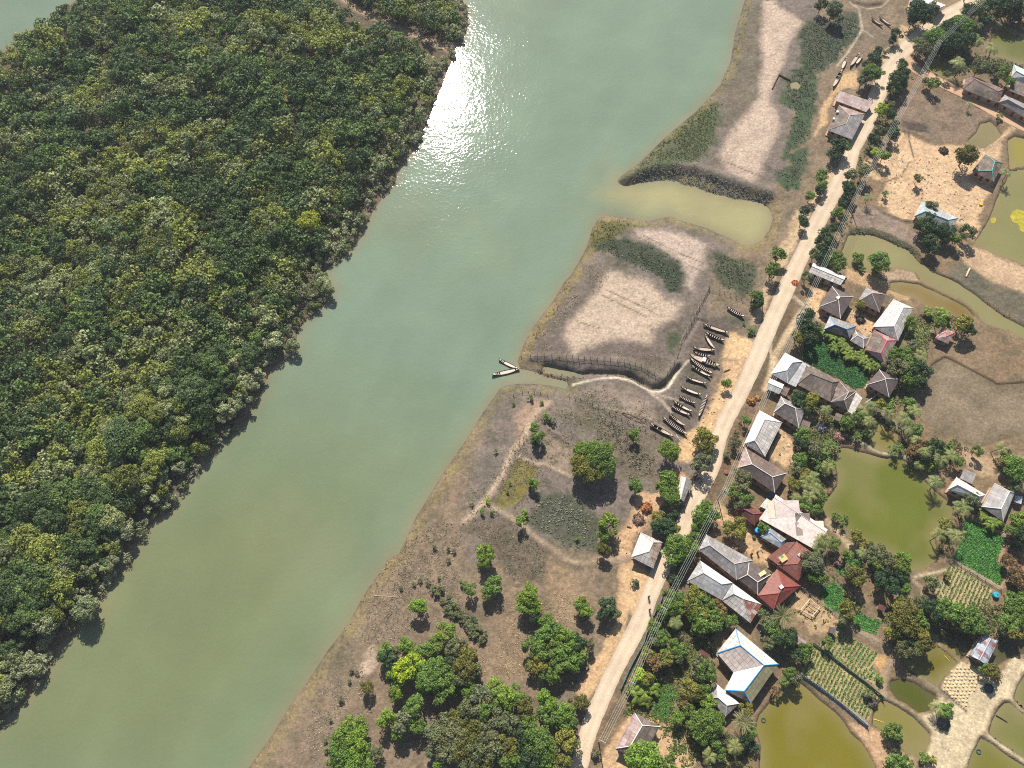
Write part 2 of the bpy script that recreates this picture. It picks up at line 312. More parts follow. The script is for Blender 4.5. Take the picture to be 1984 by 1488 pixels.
ZONES = [  # outline, colour, soft edge m, wobble m
 ('L1 1500,-300 1800,-300 1984,-300 1984,200 1800,900 1700,1500 L2 1500,700 L3 1984,0 1984,1200 L6 1984,900 0,1486 0,900 L3 0,1180 400,700', (138, 123, 110), 3, 2),
 ('L4 1180,460 1600,380 1900,440 1640,640 1500,1000 1480,1180 L5 1290,400 1150,900 950,1180 500,1120 380,850 700,600 880,380 L4 900,1400 1050,1000 1000,750', (120, 106, 93), 1.5, 1),
 ('L3 300,690 1230,720 1580,880 1740,560 1870,300 1800,300 1560,400 1480,570 1250,540 1000,570 790,670 700,500 820,300 960,130 1050,0 960,-40 760,60 560,380 380,640', (128, 113, 101), 1.5, 1),
 ('R1 0,200 150,180 280,200 480,100 530,200 530,320 400,440 330,540 200,640 30,620 0,560', (78,88,68), 1.5, 1.5),
 ('L1 1740,620 1900,560 1990,640 1980,900 1900,1230 1800,1300 1680,1400 1720,1200 1780,1000 1650,900', (84,98,70), 1.5, 1.5),
 ('L2 1780,0 1990,-60 1990,80 1900,300 1750,290 1720,150 1840,90', (84,98,70), 1.5, 1.2),
 ('L1 930,930 1150,880 1130,1100 1050,1300 900,1486 L2 800,100 400,200 330,210 480,100 600,-60', (92,100,70), 2, 2),
 ('L1 1290,330 1440,0 1500,0 1460,600 1440,900 1180,1100 1150,880 1200,700', (128,116,98), 2, 2),
 ('L1 1500,0 1600,0 1640,60 1760,130 1860,200 1740,350 1700,500 1640,640 1580,780 1560,900 1650,1050 1620,1200 1500,1440 L2 1580,150 1480,225 1300,150 1210,0 L1 1110,1380 1180,1220 1350,1020 1470,850 1470,700 1500,550 1480,350 1510,150', (208, 182, 158), 2.6, .7),
 ('L2 130,560 400,575 560,610 380,660 300,720 350,790 200,860 60,800 70,680', (112,108,66), 1.5, 1),
 ('L2 30,820 150,750 400,730 600,790 800,900 890,970 900,1100 840,1220 760,1210 680,1130 560,1040 400,960 200,860', (72,80,62), 2, 1.6),
 ('L2 1150,850 1300,880 1500,960 1560,1060 1500,1220 1400,1260 1240,1180 1150,1000', (88,92,68), 2, 1.6),
 ('L2 480,640 560,650 720,660 900,700 1090,780 1060,900 1080,980 1000,1080 960,1190 910,1170 920,1060 870,950 760,870 640,790 540,750 460,720', (204, 180, 160), 2.6, .6),
 ('L3 960,130 820,300 740,400 700,500 740,610 790,670 880,600 1000,570 1100,530 1250,540 1400,560 1480,570 1500,460 1560,400 1680,350 1720,260 L2 900,1310 880,1310 720,1280 680,1220 560,1120 400,1080 260,1030 200,1040', (208, 182, 156), 2.6, .7),
 ('L3 1720,500 1850,300 1870,250 1800,400 1740,520 1650,700 1600,620 1620,480', (88,95,68), 1.5, 1),
 ('L3 1000,930 1250,960 1450,1100 1550,1250 1400,1250 1200,1150 1000,1060 850,1000', (160,140,122), 2.5, 1.5),
 ('L3 380,1050 560,1080 520,1180 420,1300 300,1400 250,1250', (178,148,122), 2.5, 1.5),
 ('L6 470,490 650,570 640,650 560,760 440,940 330,940 250,890 350,700', (138,124,66), 1.2, .8),
 ('L6 720,250 960,400 920,640 720,540 700,380', (158,138,116), 1.2, .6),
 ('L6 640,820 950,790 1200,1050 1180,1300 1000,1310 850,1260 700,1160 540,1060', (98,98,78), 2, 1.5),
 ('L6 1100,0 1500,250 1700,420 1700,700 1450,700 1350,500 1150,300 900,150', (125,112,92), 3, 2),
 ('L7 880,50 1300,30 1640,300 1650,600 1300,560 1180,300 950,150', (126, 109, 90), 3, 2),
 ('L7 1250,900 1450,1100 1450,1450 1050,1450 1100,1200', (158,134,106), 3, 2),
 ('L7 1700,330 1984,600 1984,700 1900,980 1750,900 1650,600', (170,143,112), 3, 2),
 ('L7 0,1250 100,1150 140,1200 130,1350 30,1400 L8 300,560 230,720 230,740 320,570 380,430 450,390', (205,178,150), 1.2, 1),
 # east of the road
 ('R1 1450,-300 940,420 590,1090 R3 425,165 60,1000 R5 820,20 395,870 R8 480,350 40,1440 -200,2200 F 2600,2000 2600,-300', (150,125,96), 2, 1),
 ('R1 870,1170 1200,1280 1480,1290 1640,1330 1800,1200 1900,1120 R2 1800,-150 1700,300 1620,420 1600,600 1560,780 1400,600 1340,560 1080,410 1000,540 960,590 850,560 700,420 760,240 560,180 560,60 R1 780,1350 820,1200', (226,188,146), 1.5, 1),
 ('R1 1000,760 1480,930 1740,1060 1500,1250 1200,1270 960,1160 870,1130 860,1000 950,850', (150,126,105), 1.2, .8),
 ('R1 910,1060 1100,1090 1150,1180 1000,1160 900,1110', (96,82,72), 1, .6),
 ('R2 500,470 620,450 960,600 1040,700 1080,830 900,780 740,690 520,640 430,620', (165,141,122), 1.2, .8),
 ('R2 430,640 640,650 800,700 960,790 1060,860 1100,940 960,860 740,750 520,705 425,710', (92,88,66), .8, .5),
 ('R2 1400,790 1560,820 1700,880 1984,990 2200,1080 2200,1320 1984,1220 1700,1130 1450,960', (208,174,138), 1.2, .8),
 ('R2 1300,1050 1450,970 1700,1130 1984,1240 2200,1340 2200,1600 1984,1500 1700,1330 1400,1140', (122,112,92), 1.5, .8),
 ('R2 740,1030 900,1015 1000,1050 1060,1120 900,1125 800,1120 720,1090', (188,160,128), .8, .5),
 ('R2 420,1010 600,1050 760,1120 800,1200 980,1250 1000,1330 780,1230 560,1160 400,1090', (205,168,126), 1, .8),
 ('R5 880,330 1000,450 1150,520 1200,640 1330,800 1330,900 1180,840 1000,650 900,550 820,450', (222,182,136), 1, .8),
 ('R4 740,600 860,700 880,900 760,930 700,880 640,840', (222,184,140), .8, .6),
 ('R3 560,380 700,350 640,480 680,680 560,560 510,490', (228,188,142), .8, .5), ('R3 900,540 1100,640 1120,740 1040,790 950,700 880,640', (222,184,140), .8, .4),
 ('R7 1240,780 1400,555 1500,560 1640,640 1750,740 1900,490 1984,540 2100,560 1984,660 1890,860 1780,880 1670,1170 1540,1330 1480,1700 1060,1700 1130,1300 1150,1190 1100,1120 1000,1030 1150,990 1220,870', (222,200,160), 1, .6),
 ('R7 430,1080 600,1120 720,1180 850,1330 1040,1400 1000,1700 740,1700 650,1440 540,1260', (212,172,132), 1, .6),
 ('R8 400,1100 480,980 560,1000 700,1050 900,1100 1080,1400 1000,1600 200,1600 260,1350', (222,182,138), 1, .8),
 ('R6 1400,60 1560,140 1740,150 1984,160 1984,330 1600,330 1450,200', (196,164,128), 1.5, 1),
 ('R6 1840,850 1984,1000 1984,1240 1860,1190 1760,1110', (160,112,88), 1, .8),
 ('R7 640,480 760,490 780,560 720,640 640,580', (210,165,110), .8, .5),
 ('R5 1560,1130 1700,1170 1900,1330 1984,1400 1984,1486 1700,1486 1560,1300 1500,1250', (200,168,128), 1, .8),
 ('R6 0,1290 150,1486 0,1486', (200,168,128), 1, .8),
 ('R5 1780,440 1900,600 1984,700 1984,640 1860,480', (205,178,145), .8, .5), ('R6 190,690 320,820 400,960 560,1080 600,1060 440,900 330,800 240,700', (208,182,145), .8, .5),
 ('R3 330,560 240,760 100,1080 -10,1300 60,1300 200,1000 330,760 400,620', (128,106,80), .8, .5),
 ('R4 560,80 480,300 400,420 460,420 560,250 620,80', (128,106,80), .8, .5), ('R4 370,500 330,640 220,860 130,1080 60,1220 120,1240 240,1000 330,780 420,620', (138,106,80), .8, .5),
 ('R8 380,820 250,1060 130,1290 60,1440 180,1440 300,1150 440,950', (140,115,88), .8, .5),
 ('R7 10,560 120,405 720,850 600,1060 560,1030 0,650', (186, 166, 118), .4, .2), ('R7 150,395 240,330 360,285 700,470 640,600 720,690 705,790', (184, 162, 116), .4, .2), ('R6 1340,1095 1705,1335 1690,1420 1640,1486 1560,1600 1195,1375 1250,1270', (196, 172, 128), .4, .2), ('R3 1385,650 1470,650 1620,735 1560,835 1370,800', (170, 160, 110), .4, .2), ('R6 1470,705 1820,885 1740,1080 1835,1165 1770,1300 1360,1065 1420,900', (110, 118, 70), .4, .2), ('R3 500,840 620,800 800,900 900,960 1080,1110 1030,1230 950,1250 800,1150 640,1080 480,990', (84, 92, 52), .6, .3),
 # sandy verges west of the road
 ('R1 370,640 500,620 520,760 340,800 240,960 230,1100 130,1200 180,1000', (220,182,134), 1, .8),
 ('R1 900,220 1000,260 900,420 780,560 720,560 740,440 860,400', (220,184,140), 1, .6),
 ('R2 260,150 350,120 120,460 60,600 0,700 0,560 100,380', (216,182,140), 1, .8),
 ('L2 1990,560 1900,800 1700,1100 1600,1400 1560,1486 1500,1486 1620,1100 1800,700 1900,480', (206,176,138), 1.2, 1),
 ('L4 1640,640 1984,740 1984,850 1880,1060 1700,1060 1510,1020 1560,800', (228,190,142), 1, .6),
 ('L4 1520,1040 1880,1060 1800,1300 1760,1486 1440,1486 1540,1250', (216,176,134), 1.2, .8),
 ('L5 1500,300 1760,240 1700,480 1560,700 1450,1000 1400,1300 1250,1486 850,1486 850,1260 930,1160 1150,950 1300,700 1450,450', (226,186,138), 1.2, .8),
 ('L6 1900,600 1984,700 1984,900 1740,900 1640,1050 1500,1200 1480,1370 1330,1400 1340,1200 1450,1050 1500,950 1540,780 1700,790 1760,620', (218,176,134), 1.2, .8),
 ('R5 0,850 100,830 300,1010 260,1150 120,1440 R8 480,100 300,600 120,900 0,880 0,780 200,500 380,150', (222,182,136), 1.2, .8),
]
def build_ground():
    def axis(segs):
        o = [segs[0][0]]
        for a, b, s in segs:
            k = max(1, int(round((b-a)/s))); o += [a+(b-a)*(i+1)/k for i in range(k)]
        return np.array(o)
    xs = axis([(-2500, -700, 450), (-700, -260, 55), (-260, -66, 1.6), (-66, 205, .45), (205, 300, 4.5), (300, 700, 60), (700, 2500, 450)])
    ys = axis([(-1200, -300, 300), (-300, -40, 26), (-40, -14, 2.5), (-14, 160, .45), (160, 262, .6), (262, 470, 5), (470, 700, 55), (700, 3500, 600)])
    X, Y = np.meshgrid(xs, ys); sh = X.shape; X = X.ravel(); Y = Y.ravel(); N = len(X)
    base = lin((150, 128, 104)); col = np.tile(np.array(base, np.float32), (N, 1))
    wob = (fbm(X*.35, Y*.35, 3, 4)-.5)*2; fine = (fbm(X*1.7, Y*1.7, 9, 3)-.5)*2; mid = (fbm(X*.8, Y*.8, 21, 3)-.5)*2
    sr = np.full(N, 1e3)
    for poly, step in ((RIVER, 1), (RIVER2, 1)):
        ix = inbox(poly, X, Y, 40)
        sr[ix] = np.minimum(sr[ix], sd_poly(poly, X[ix], Y[ix]))
    srw = sr+wob*.5
    h = np.where(sr > 0, 1.6*(1-np.exp(-np.maximum(sr, 0)/4.5)), np.maximum(sr*.35, -2.5))
    for z in ZONES:
        pts = W(QQ(z[0])); ix = inbox(pts, X, Y, z[2]*2+z[3]*2)
        s = sd_poly(pts, X[ix], Y[ix])+(wob[ix]*.9+fine[ix]*.5)*z[3]*1.5
        a = np.clip(.5-s/(z[2]*1.3), 0, 1)[:, None]; a = a*a*(3-2*a)
        col[ix] = col[ix]*(1-a)+np.array(lin(z[1]))*a
    # grassy yellow fringe and wet mud along the east shore
    east = X > np.interp(Y, [p[1] for p in sorted(W(BANK_E[1:11]+BANK_E[-20:], 0), key=lambda q: q[1])], [p[0] for p in sorted(W(BANK_E[1:11]+BANK_E[-20:], 0), key=lambda q: q[1])])-9
    f = np.clip(1-np.abs(srw-1.7)/2.2, 0, 1)*east*np.clip(.55+mid*.9, 0, 1)*.9
    col = col*(1-f[:, None])+np.array(lin((150, 134, 78)))*f[:, None]
    f = np.clip(1-np.abs(srw)/.6, 0, 1)*.6
    col = col*(1-f[:, None])+np.array(lin((112, 94, 74)))*f[:, None]
    # forest floor
    fr = np.clip((-(X)+np.interp(Y, *zip(*[(p[1], p[0]) for p in sorted(W(BANK_W, 0), key=lambda q: q[1])])))/1.5-1, 0, 1)
    col = col*(1-fr[:, None])+np.array(lin((122, 106, 86)))*fr[:, None]
    for s_, wd, c_, up in LINES:
        if wd <= 0: continue
        pts = W(QQ(s_)); ix = inbox(pts, X, Y, wd*3+1)
        d = d_line(pts, X[ix], Y[ix])+fine[ix]*.15
        a = np.clip(1.35-d/wd*.9, 0, 1)[:, None]
        col[ix] = col[ix]*(1-a)+np.array(lin(c_))*a
        h[ix] += up*np.exp(-(d/(wd*1.1))**2)
    # raised steep banks and the tidal trench
    for s_, up, wd in (('L2 380,205 470,150 580,118 700,100 830,92 1000,118 1150,170 1300,222 1500,290 1640,330', 1.5, 2.0), ('L3 400,690 520,690 720,710 930,720 1230,745 1380,785 1500,850 1570,900', .7, 1.3), ('L3 1600,880 1700,740', .6, 1.0)):
        pts = W(QQ(s_), 1.6); ix = inbox(pts, X, Y, 8); d = d_line(pts, X[ix], Y[ix]); h[ix] += up*np.exp(-(d/wd)**2)
    for s_, dn, wd in (('L3 540,775 680,805 860,840 950,830 1150,835 1280,850 1400,930 1480,965 1560,960 1640,890 1720,790', 1.3, .9),
                       ('L4 1300,500 1165,455 1000,740', .7, .35), ('L3 1280,850 1400,915', .5, .6), ('R1 480,30 600,60 720,40', .7, .8)):
        pts = W(QQ(s_), 1.4); ix = inbox(pts, X, Y, 6); d = d_line(pts, X[ix], Y[ix]); h[ix] -= dn*np.exp(-(d/wd)**2)
    for pts in (W(ROAD, 2.1), W(ROAD2, 2.0)):
        ix = inbox(pts, X, Y, 12); d = d_line(pts, X[ix], Y[ix])
        k = np.clip(1-(d-2.6)/2.6, 0, 1); k = k*k*(3-2*k); h[ix] = h[ix]*(1-k)+1.95*k
    amp = .09+.1*np.clip(1-col.mean(1)/.3, 0, 1)
    h = h+np.where(sr > .3, fine*amp+mid*.1, 0)
    for c_, lv, s_ in PONDS:
        pts = W(QQ(s_), lv); ix = inbox(pts, X, Y, 4)
        s = sd_poly(pts, X[ix], Y[ix])+wob[ix]*.25
        rim = lv+np.where(s > 0, s*.8+.05, np.maximum(s*.9, -1.2))
        h[ix] = np.where(s < 0, rim, np.where(s < 1.2, np.minimum(np.maximum(h[ix], lv+.12), rim), h[ix]))
        a = (np.clip(1-np.abs(s)/.7, 0, 1)*.65)[:, None]
        col[ix] = col[ix]*(1-a)+np.array(lin((104, 84, 58)))*a
    # keep roads clear of noise
    for pts, wd, zz in ((W(ROAD, 2.1), 2.3, 1.95), (W(ROAD2, 2.0), 1.5, 1.9)):
        ix = inbox(pts, X, Y, 5); d = d_line(pts, X[ix], Y[ix]); h[ix] = np.where(d < wd*(1.05+.3*np.clip(Y[ix]/230, 0, 1)), zz, h[ix])
    g1 = np.clip((fbm(X*.11, Y*.11, 61, 4)-.5)*3.2, 0, 1)*.55; g2 = np.clip((fbm(X*.5, Y*.5, 71, 3)-.56)*5, 0, 1)*.5
    lum = col.mean(1)[:, None]; wk = np.clip((.36-lum)/.16, 0, 1)
    for g_, cc in ((g1[:, None], (106, 104, 86)), (g2[:, None], (96, 92, 70))): a = g_*wk; col = col*(1-a)+np.array(lin(cc))*a
    cr = np.abs(fbm(X*.16, Y*.16, 91, 4)-.5); cr = np.clip(1-cr/.012, 0, 1)*.35*(sr > 2); col = col*(1-cr[:, None])+np.array(lin((92, 80, 64)))*cr[:, None]; h = h-cr*.25
    col = col*(1+.12*wob+.1*mid)[:, None]*.68*np.array([.97, 1.0, 1.03])
    V = np.stack([X, Y, h], 1).astype(np.float32)
    ny, nx = sh; i = np.arange(nx-1); j = np.arange(ny-1); I, J = np.meshgrid(i, j)
    a = (J*nx+I).ravel(); F = np.stack([a, a+1, a+nx+1, a+nx], 1).astype(np.int32); nf = len(F)
    me = bpy.data.meshes.new('ground'); me.vertices.add(N); me.vertices.foreach_set('co', V.ravel())
    me.loops.add(nf*4); me.loops.foreach_set('vertex_index', F.ravel()); me.polygons.add(nf)
    me.polygons.foreach_set('loop_start', np.arange(0, nf*4, 4, dtype=np.int32)); me.polygons.foreach_set('loop_total', np.full(nf, 4, np.int32))
    me.polygons.foreach_set('use_smooth', np.ones(nf, bool))
    at = me.attributes.new('paint', 'FLOAT_COLOR', 'POINT'); at.data.foreach_set('color', np.concatenate([np.clip(col, .005, 1), np.ones((N, 1))], 1).astype(np.float32).ravel())
    me.update()
    o = mobj('ground', me, MAT_G); tag(o, 'tan mud and sand ground of the river bank and village', 'ground', kind='structure')
    return xs, ys, h.reshape(sh), sr.reshape(sh)
GX, GY, GH, GSR = build_ground()
def gz(x, y):
    i = min(max(int(np.searchsorted(GX, x))-1, 0), len(GX)-2); j = min(max(int(np.searchsorted(GY, y))-1, 0), len(GY)-2)
    fx = (x-GX[i])/(GX[i+1]-GX[i]); fy = (y-GY[j])/(GY[j+1]-GY[j])
    return float((GH[j, i]*(1-fx)+GH[j, i+1]*fx)*(1-fy)+(GH[j+1, i]*(1-fx)+GH[j+1, i+1]*fx)*fy)
def PG(px, py):            # survey point on the real ground
    x, y = P(px, py, 1.6)
    for _ in range(3): x, y = P(px, py, gz(x, y))
    return x, y, gz(x, y)
# ---------------------------------------------------------------- water
def water_mat(name, srgb=None, rough=.2, rip=1.0):
    m, n, l, b = newmat(name); geo = n.new('ShaderNodeNewGeometry'); pos = geo.outputs['Position']
    if srgb is None:
        at = n.new('ShaderNodeAttribute'); at.attribute_name = 'paint'; c = at.outputs['Color']
    else: c = tuple(v*.62 for v in lin(srgb))
    f = mapr(n, l, noise(n, l, pos, .05, 4, .55), .3, .7, .92, 1.08)
    l.new(scalec(n, l, c, f), b.inputs['Base Color'])
    b.inputs['Roughness'].default_value = rough; b.inputs['IOR'].default_value = 1.33
    a1 = noise(n, l, pos, 1.0, 2.5, .55); a2 = noise(n, l, pos, .3, 2, .5)
    a3 = mapr(n, l, noise(n, l, pos, .07, 4, .65), .35, .65, .6, 1.3)
    h = mathn(n, l, 'MULTIPLY', mathn(n, l, 'ADD', a1, mathn(n, l, 'MULTIPLY', a2, .8)), a3)
    bump(n, l, h, .36*rip, .12, b)
    return m
def build_river():
    xs = np.arange(-330, 262, 2.0); ys = np.arange(-60, 456, 2.0)
    X, Y = np.meshgrid(xs, ys); sh = X.shape; X = X.ravel(); Y = Y.ravel()
    col = np.tile(np.array(lin((132, 151, 127)), np.float32), (len(X), 1))
    def zone(s_, c_, soft):
        pts = W(QQ(s_), 0); s = sd_poly(pts, X, Y)+(fbm(X*.12, Y*.12, 4)-.5)*8
        a = np.clip(.5-s/soft, 0, 1)[:, None]; return col*(1-a)+np.array(lin(c_))*a
    col = zone('F -200,1000 500,800 800,900 700,1300 400,1700 -300,1700', (128, 138, 98), 60)  # duller lower left: fall-off of sky reflection and haze put into the colour
    col = zone('L2 330,200 1700,200 1800,900 1300,900 700,520 250,430 120,360', (176, 168, 122), 9)
    col = zone('L3 300,740 700,740 760,1100 560,980 350,900', (160, 156, 124), 8)
    sr = np.minimum(sd_poly(RIVER, X, Y), sd_poly(RIVER2, X, Y))
    a = (np.clip(1+sr/4.5, 0, 1)**1.6*.7)[:, None]; col = col*(1-a)+np.array(lin((150, 138, 108)))*a
    al = X*.42+Y*.91; ac = X*.91-Y*.42; stk = fbm(al*.012+3, ac*.09+fbm(al*.02, ac*.02, 5)*2, 77, 4)-.5; pl = np.clip((fbm(al*.03, ac*.06, 88, 4)-.56)*5, 0, 1)[:, None]*.22
    col = col*(1-pl)+np.array(lin((150, 148, 112)))*pl
    col *= .62*(1+.2*stk)[:, None]
    ny, nx = sh; I, J = np.meshgrid(np.arange(nx-1), np.arange(ny-1)); k = (J*nx+I).ravel()
    keep = (sr[k] < 6); F = np.stack([k, k+1, k+nx+1, k+nx], 1)[keep]
    me = bpy.data.meshes.new('river'); me.from_pydata(np.stack([X, Y, np.zeros(len(X))], 1).tolist(), [], F.tolist())
    at = me.attributes.new('paint', 'FLOAT_COLOR', 'POINT'); at.data.foreach_set('color', np.concatenate([col, np.ones((len(X), 1))], 1).astype(np.float32).ravel())
    me.update(); o = mobj('river', me, water_mat('river_water', None, .06, 1.0)); tag(o, 'wide silty green river with a bright sun glitter patch', 'river', kind='structure')
build_river()
def build_pond(c_, lv, s_, note, mud):
    pts = W(QQ(s_), lv); xs_ = [p[0] for p in pts]; ys_ = [p[1] for p in pts]; st_ = .8
    gx = np.arange(min(xs_)-2, min(max(xs_), 225)+2, st_); gy = np.arange(max(min(ys_), -45)-2, max(ys_)+2, st_); X, Y = np.meshgrid(gx, gy); sh = X.shape; X = X.ravel(); Y = Y.ravel(); s = sd_poly(pts, X, Y)
    b_ = np.array(lin(c_)); wob = fbm(X*.09, Y*.09, 13, 3); edge = np.clip(1+s/3.5, 0, 1)**1.4*.55+np.clip((wob-.45)*1.6, 0, .35)
    if mud: edge = np.clip(edge+(fbm(X*.22, Y*.22, 3, 4)-.45)*1.6, 0, 1)
    c2 = np.array(lin((150, 138, 96) if not mud else (124, 110, 84)))*(1 if b_.mean() > .1 else .45)
    col = (b_*(1-edge[:, None])+c2*edge[:, None])*.64
    ny, nx = sh; I, J = np.meshgrid(np.arange(nx-1), np.arange(ny-1)); k = (J*nx+I).ravel(); F = np.stack([k, k+1, k+nx+1, k+nx], 1)[s[k] < .9]
    me = bpy.data.meshes.new('pond'); me.from_pydata(np.stack([X, Y, np.full(len(X), lv)], 1).tolist(), [], F.tolist())
    at = me.attributes.new('paint', 'FLOAT_COLOR', 'POINT'); at.data.foreach_set('color', np.concatenate([col, np.ones((len(X), 1))], 1).astype(np.float32).ravel()); me.update()
    tag(mobj('pond', me, PWM if not mud else MUDM), note, 'pond', kind='structure')
PWM = water_mat('pond_water', None, .2, .45); MUDM = painted('wet_mud', .55)
for k, (c_, lv, s_) in enumerate(PONDS): build_pond(c_, lv, s_, POND_NOTE[k], k == 11)
for k, (c_, lv, s_) in enumerate([]):
    pts = W(QQ(s_), lv); n = len(pts)
    area = sum(pts[i][0]*pts[(i+1) % n][1]-pts[(i+1) % n][0]*pts[i][1] for i in range(n)); sg = 1 if area > 0 else -1
    out = []
    for i in range(n):
        ax, ay = pts[i-1]; bx, by = pts[(i+1) % n]; dx, dy = bx-ax, by-ay; L = math.hypot(dx, dy)+1e-6
        out.append((pts[i][0]+sg*dy/L*.5, pts[i][1]-sg*dx/L*.5, lv))
    if sg < 0: out.reverse()
    me = bpy.data.meshes.new('pond'); me.from_pydata(out, [], [tuple(range(n))]); me.update()
    tag(mobj('pond', me, water_mat('pond_water', c_, .22, .35)), POND_NOTE[k], 'pond', kind='structure')
# duckweed patches: thin floating mats
def patch(name, s_, z, th, mat, label, cat, kind='stuff'):
    pts = W(QQ(s_), z); n = len(pts); vs = [(x, y, z) for x, y in pts]+[(x, y, z-th) for x, y in pts]
    ar = sum(pts[i][0]*pts[(i+1) % n][1]-pts[(i+1) % n][0]*pts[i][1] for i in range(n))
    fs = [tuple(range(n)), tuple(range(2*n-1, n-1, -1))]+[(i, i+n, (i+1) % n+n, (i+1) % n) for i in range(n)]
    me = bpy.data.meshes.new(name); me.from_pydata(vs, [], fs)
    if ar < 0: me.flip_normals()
    me.update(); return tag(mobj(name, me, mat), label, cat, kind=kind)
duck = plain('duckweed', (150, 140, 40), .7, .35, .8)
patch('duckweed', 'R2 1860,545 1885,500 1920,480 1984,500 2060,520 2060,680 1990,690 1950,670 1930,610 1880,595', 1.19, .03, duck, 'yellow green duckweed mat floating on the upper right pond', 'duckweed')
patch('duckweed', 'R2 1690,560 1730,550 1740,580 1720,610 1690,600', 1.19, .03, duck, 'small faint duckweed mat near the pond bank below the sand yard', 'duckweed')
# ---------------------------------------------------------------- roads
def smooth(pts, k=2):
    for _ in range(k):
        o = [pts[0]]
        for a, b in zip(pts[:-1], pts[1:]): o += [(a[0]*.75+b[0]*.25, a[1]*.75+b[1]*.25), (a[0]*.25+b[0]*.75, a[1]*.25+b[1]*.75)]
        pts = o+[pts[-1]]
    return pts
def ribbon(name, pts, hw, z, mat, label, cat, th=.45):
    pts = [(a[0]+(b[0]-a[0])*t/4, a[1]+(b[1]-a[1])*t/4) for a, b in zip(smooth(pts)[:-1], smooth(pts)[1:]) for t in range(4)]; n = len(pts); vs = []; fs = []; tn = []
    for i, (x, y) in enumerate(pts):
        ax, ay = pts[max(i-1, 0)]; bx, by = pts[min(i+1, n-1)]; L = math.hypot(bx-ax, by-ay)+1e-9
        nx, ny = -(by-ay)/L, (bx-ax)/L; e = hw*(.9+.36*min(max(y/230, 0), 1))*(1+.03*math.sin(i*.13)+.02*math.sin(i*.053))
        e2 = e+.2*(vn(np.array([x*.9]), np.array([y*.9]), 3)[0]-.5); e3 = e+.2*(vn(np.array([x*.9]), np.array([y*.9]), 9)[0]-.5)
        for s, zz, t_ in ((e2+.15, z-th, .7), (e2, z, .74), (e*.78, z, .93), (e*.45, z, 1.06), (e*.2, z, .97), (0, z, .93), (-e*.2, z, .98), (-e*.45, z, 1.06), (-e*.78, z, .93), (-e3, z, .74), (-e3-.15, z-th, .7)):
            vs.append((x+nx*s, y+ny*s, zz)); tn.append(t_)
    for i in range(n-1):
        for k in range(10): fs.append((i*11+k, (i+1)*11+k, (i+1)*11+k+1, i*11+k+1))
    me = bpy.data.meshes.new(name); me.from_pydata(vs, [], fs); me.flip_normals()
    at = me.attributes.new('tone', 'FLOAT', 'POINT'); at.data.foreach_set('value', tn); me.update()
    return tag(mobj(name, me, mat), label, cat, kind='structure')
def road_mat(name, c1, c2):
    m, n, l, b = newmat(name); geo = n.new('ShaderNodeNewGeometry'); pos = geo.outputs['Position']
    a = mapr(n, l, noise(n, l, pos, .25, 5, .65), .35, .65, 0, 1); k = noise(n, l, pos, 3, 4, .7)
    c = mixc(n, l, a, tuple(v*.62 for v in lin(c1)), tuple(v*.62 for v in lin(c2)))
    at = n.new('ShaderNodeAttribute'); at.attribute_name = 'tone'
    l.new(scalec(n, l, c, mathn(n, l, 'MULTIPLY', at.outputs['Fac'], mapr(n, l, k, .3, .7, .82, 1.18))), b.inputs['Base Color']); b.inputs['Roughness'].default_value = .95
    bump(n, l, k, .5, .08, b); return m
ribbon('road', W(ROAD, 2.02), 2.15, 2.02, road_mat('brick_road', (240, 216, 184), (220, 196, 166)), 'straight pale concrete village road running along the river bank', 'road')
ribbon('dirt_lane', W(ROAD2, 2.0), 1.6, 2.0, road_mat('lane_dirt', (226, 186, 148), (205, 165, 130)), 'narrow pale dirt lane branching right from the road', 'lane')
# ================================================================ TREES
def crown_verts(R, H, nl, nleaf, ls, seed, droop=0.0, spread=1.0):
    """leaf clumps on many lumps filling a rounded crown; returns (n,4,3) around the crown centre"""
    r = np.random.RandomState(seed); out = []
    for k in range(nl):
        th = r.rand()*2*math.pi; u = r.rand()**.55; ph = r.rand()
        cz = (ph**.8)*1.35-.55
        rr = math.sqrt(max(0, 1-(cz if cz > 0 else cz*.8)**2))*(.25+.62*u)*spread
        c = np.array([math.cos(th)*rr*R*(.85+.3*r.rand()), math.sin(th)*rr*R*(.85+.3*r.rand()), cz*H*.8])
        lr = R*(.24+.17*r.rand()); n = max(4, int(nleaf/nl*(.7+.6*r.rand())))
        d = r.normal(size=(n, 3)); d[:, 2] = np.abs(d[:, 2])*.9+.12*d[:, 2]-.15; d /= np.linalg.norm(d, axis=1)[:, None]
        p = c+d*lr*(.72+.4*r.rand(n, 1))*np.array([1, 1, .8])
        nn = d*.75+r.normal(size=(n, 3))*.45+np.array([0, 0, .3]); nn /= np.linalg.norm(nn, axis=1)[:, None]
        a = np.cross(nn, r.normal(size=(n, 3))); a /= np.linalg.norm(a, axis=1)[:, None]; b = np.cross(nn, a)
        s = ls*(.6+.8*r.rand(n, 1)); a = a*s*.62; b = b*s*.5
        out.append(np.stack([p-a-b*.2, p-b, p+a+b*.2, p+b*1.1], 1))
    return np.concatenate(out, 0)
class Var: pass
CROWNS = {}
for key, R, H, nl, nf, ls, cnt in (('S', 1.0, .8, 10, 400, .22, 4), ('M', 2.0, 1.7, 22, 1500, .26, 5), ('L', 3.4, 2.7, 42, 4200, .31, 5)):
    CROWNS[key] = [(R, quads('crown', crown_verts(R, H, nl, nf, ls, 100+len(key)*7+i*13+ord(key)))) for i in range(cnt)]
    for _, m in CROWNS[key]: m.materials.append(MAT_FO)
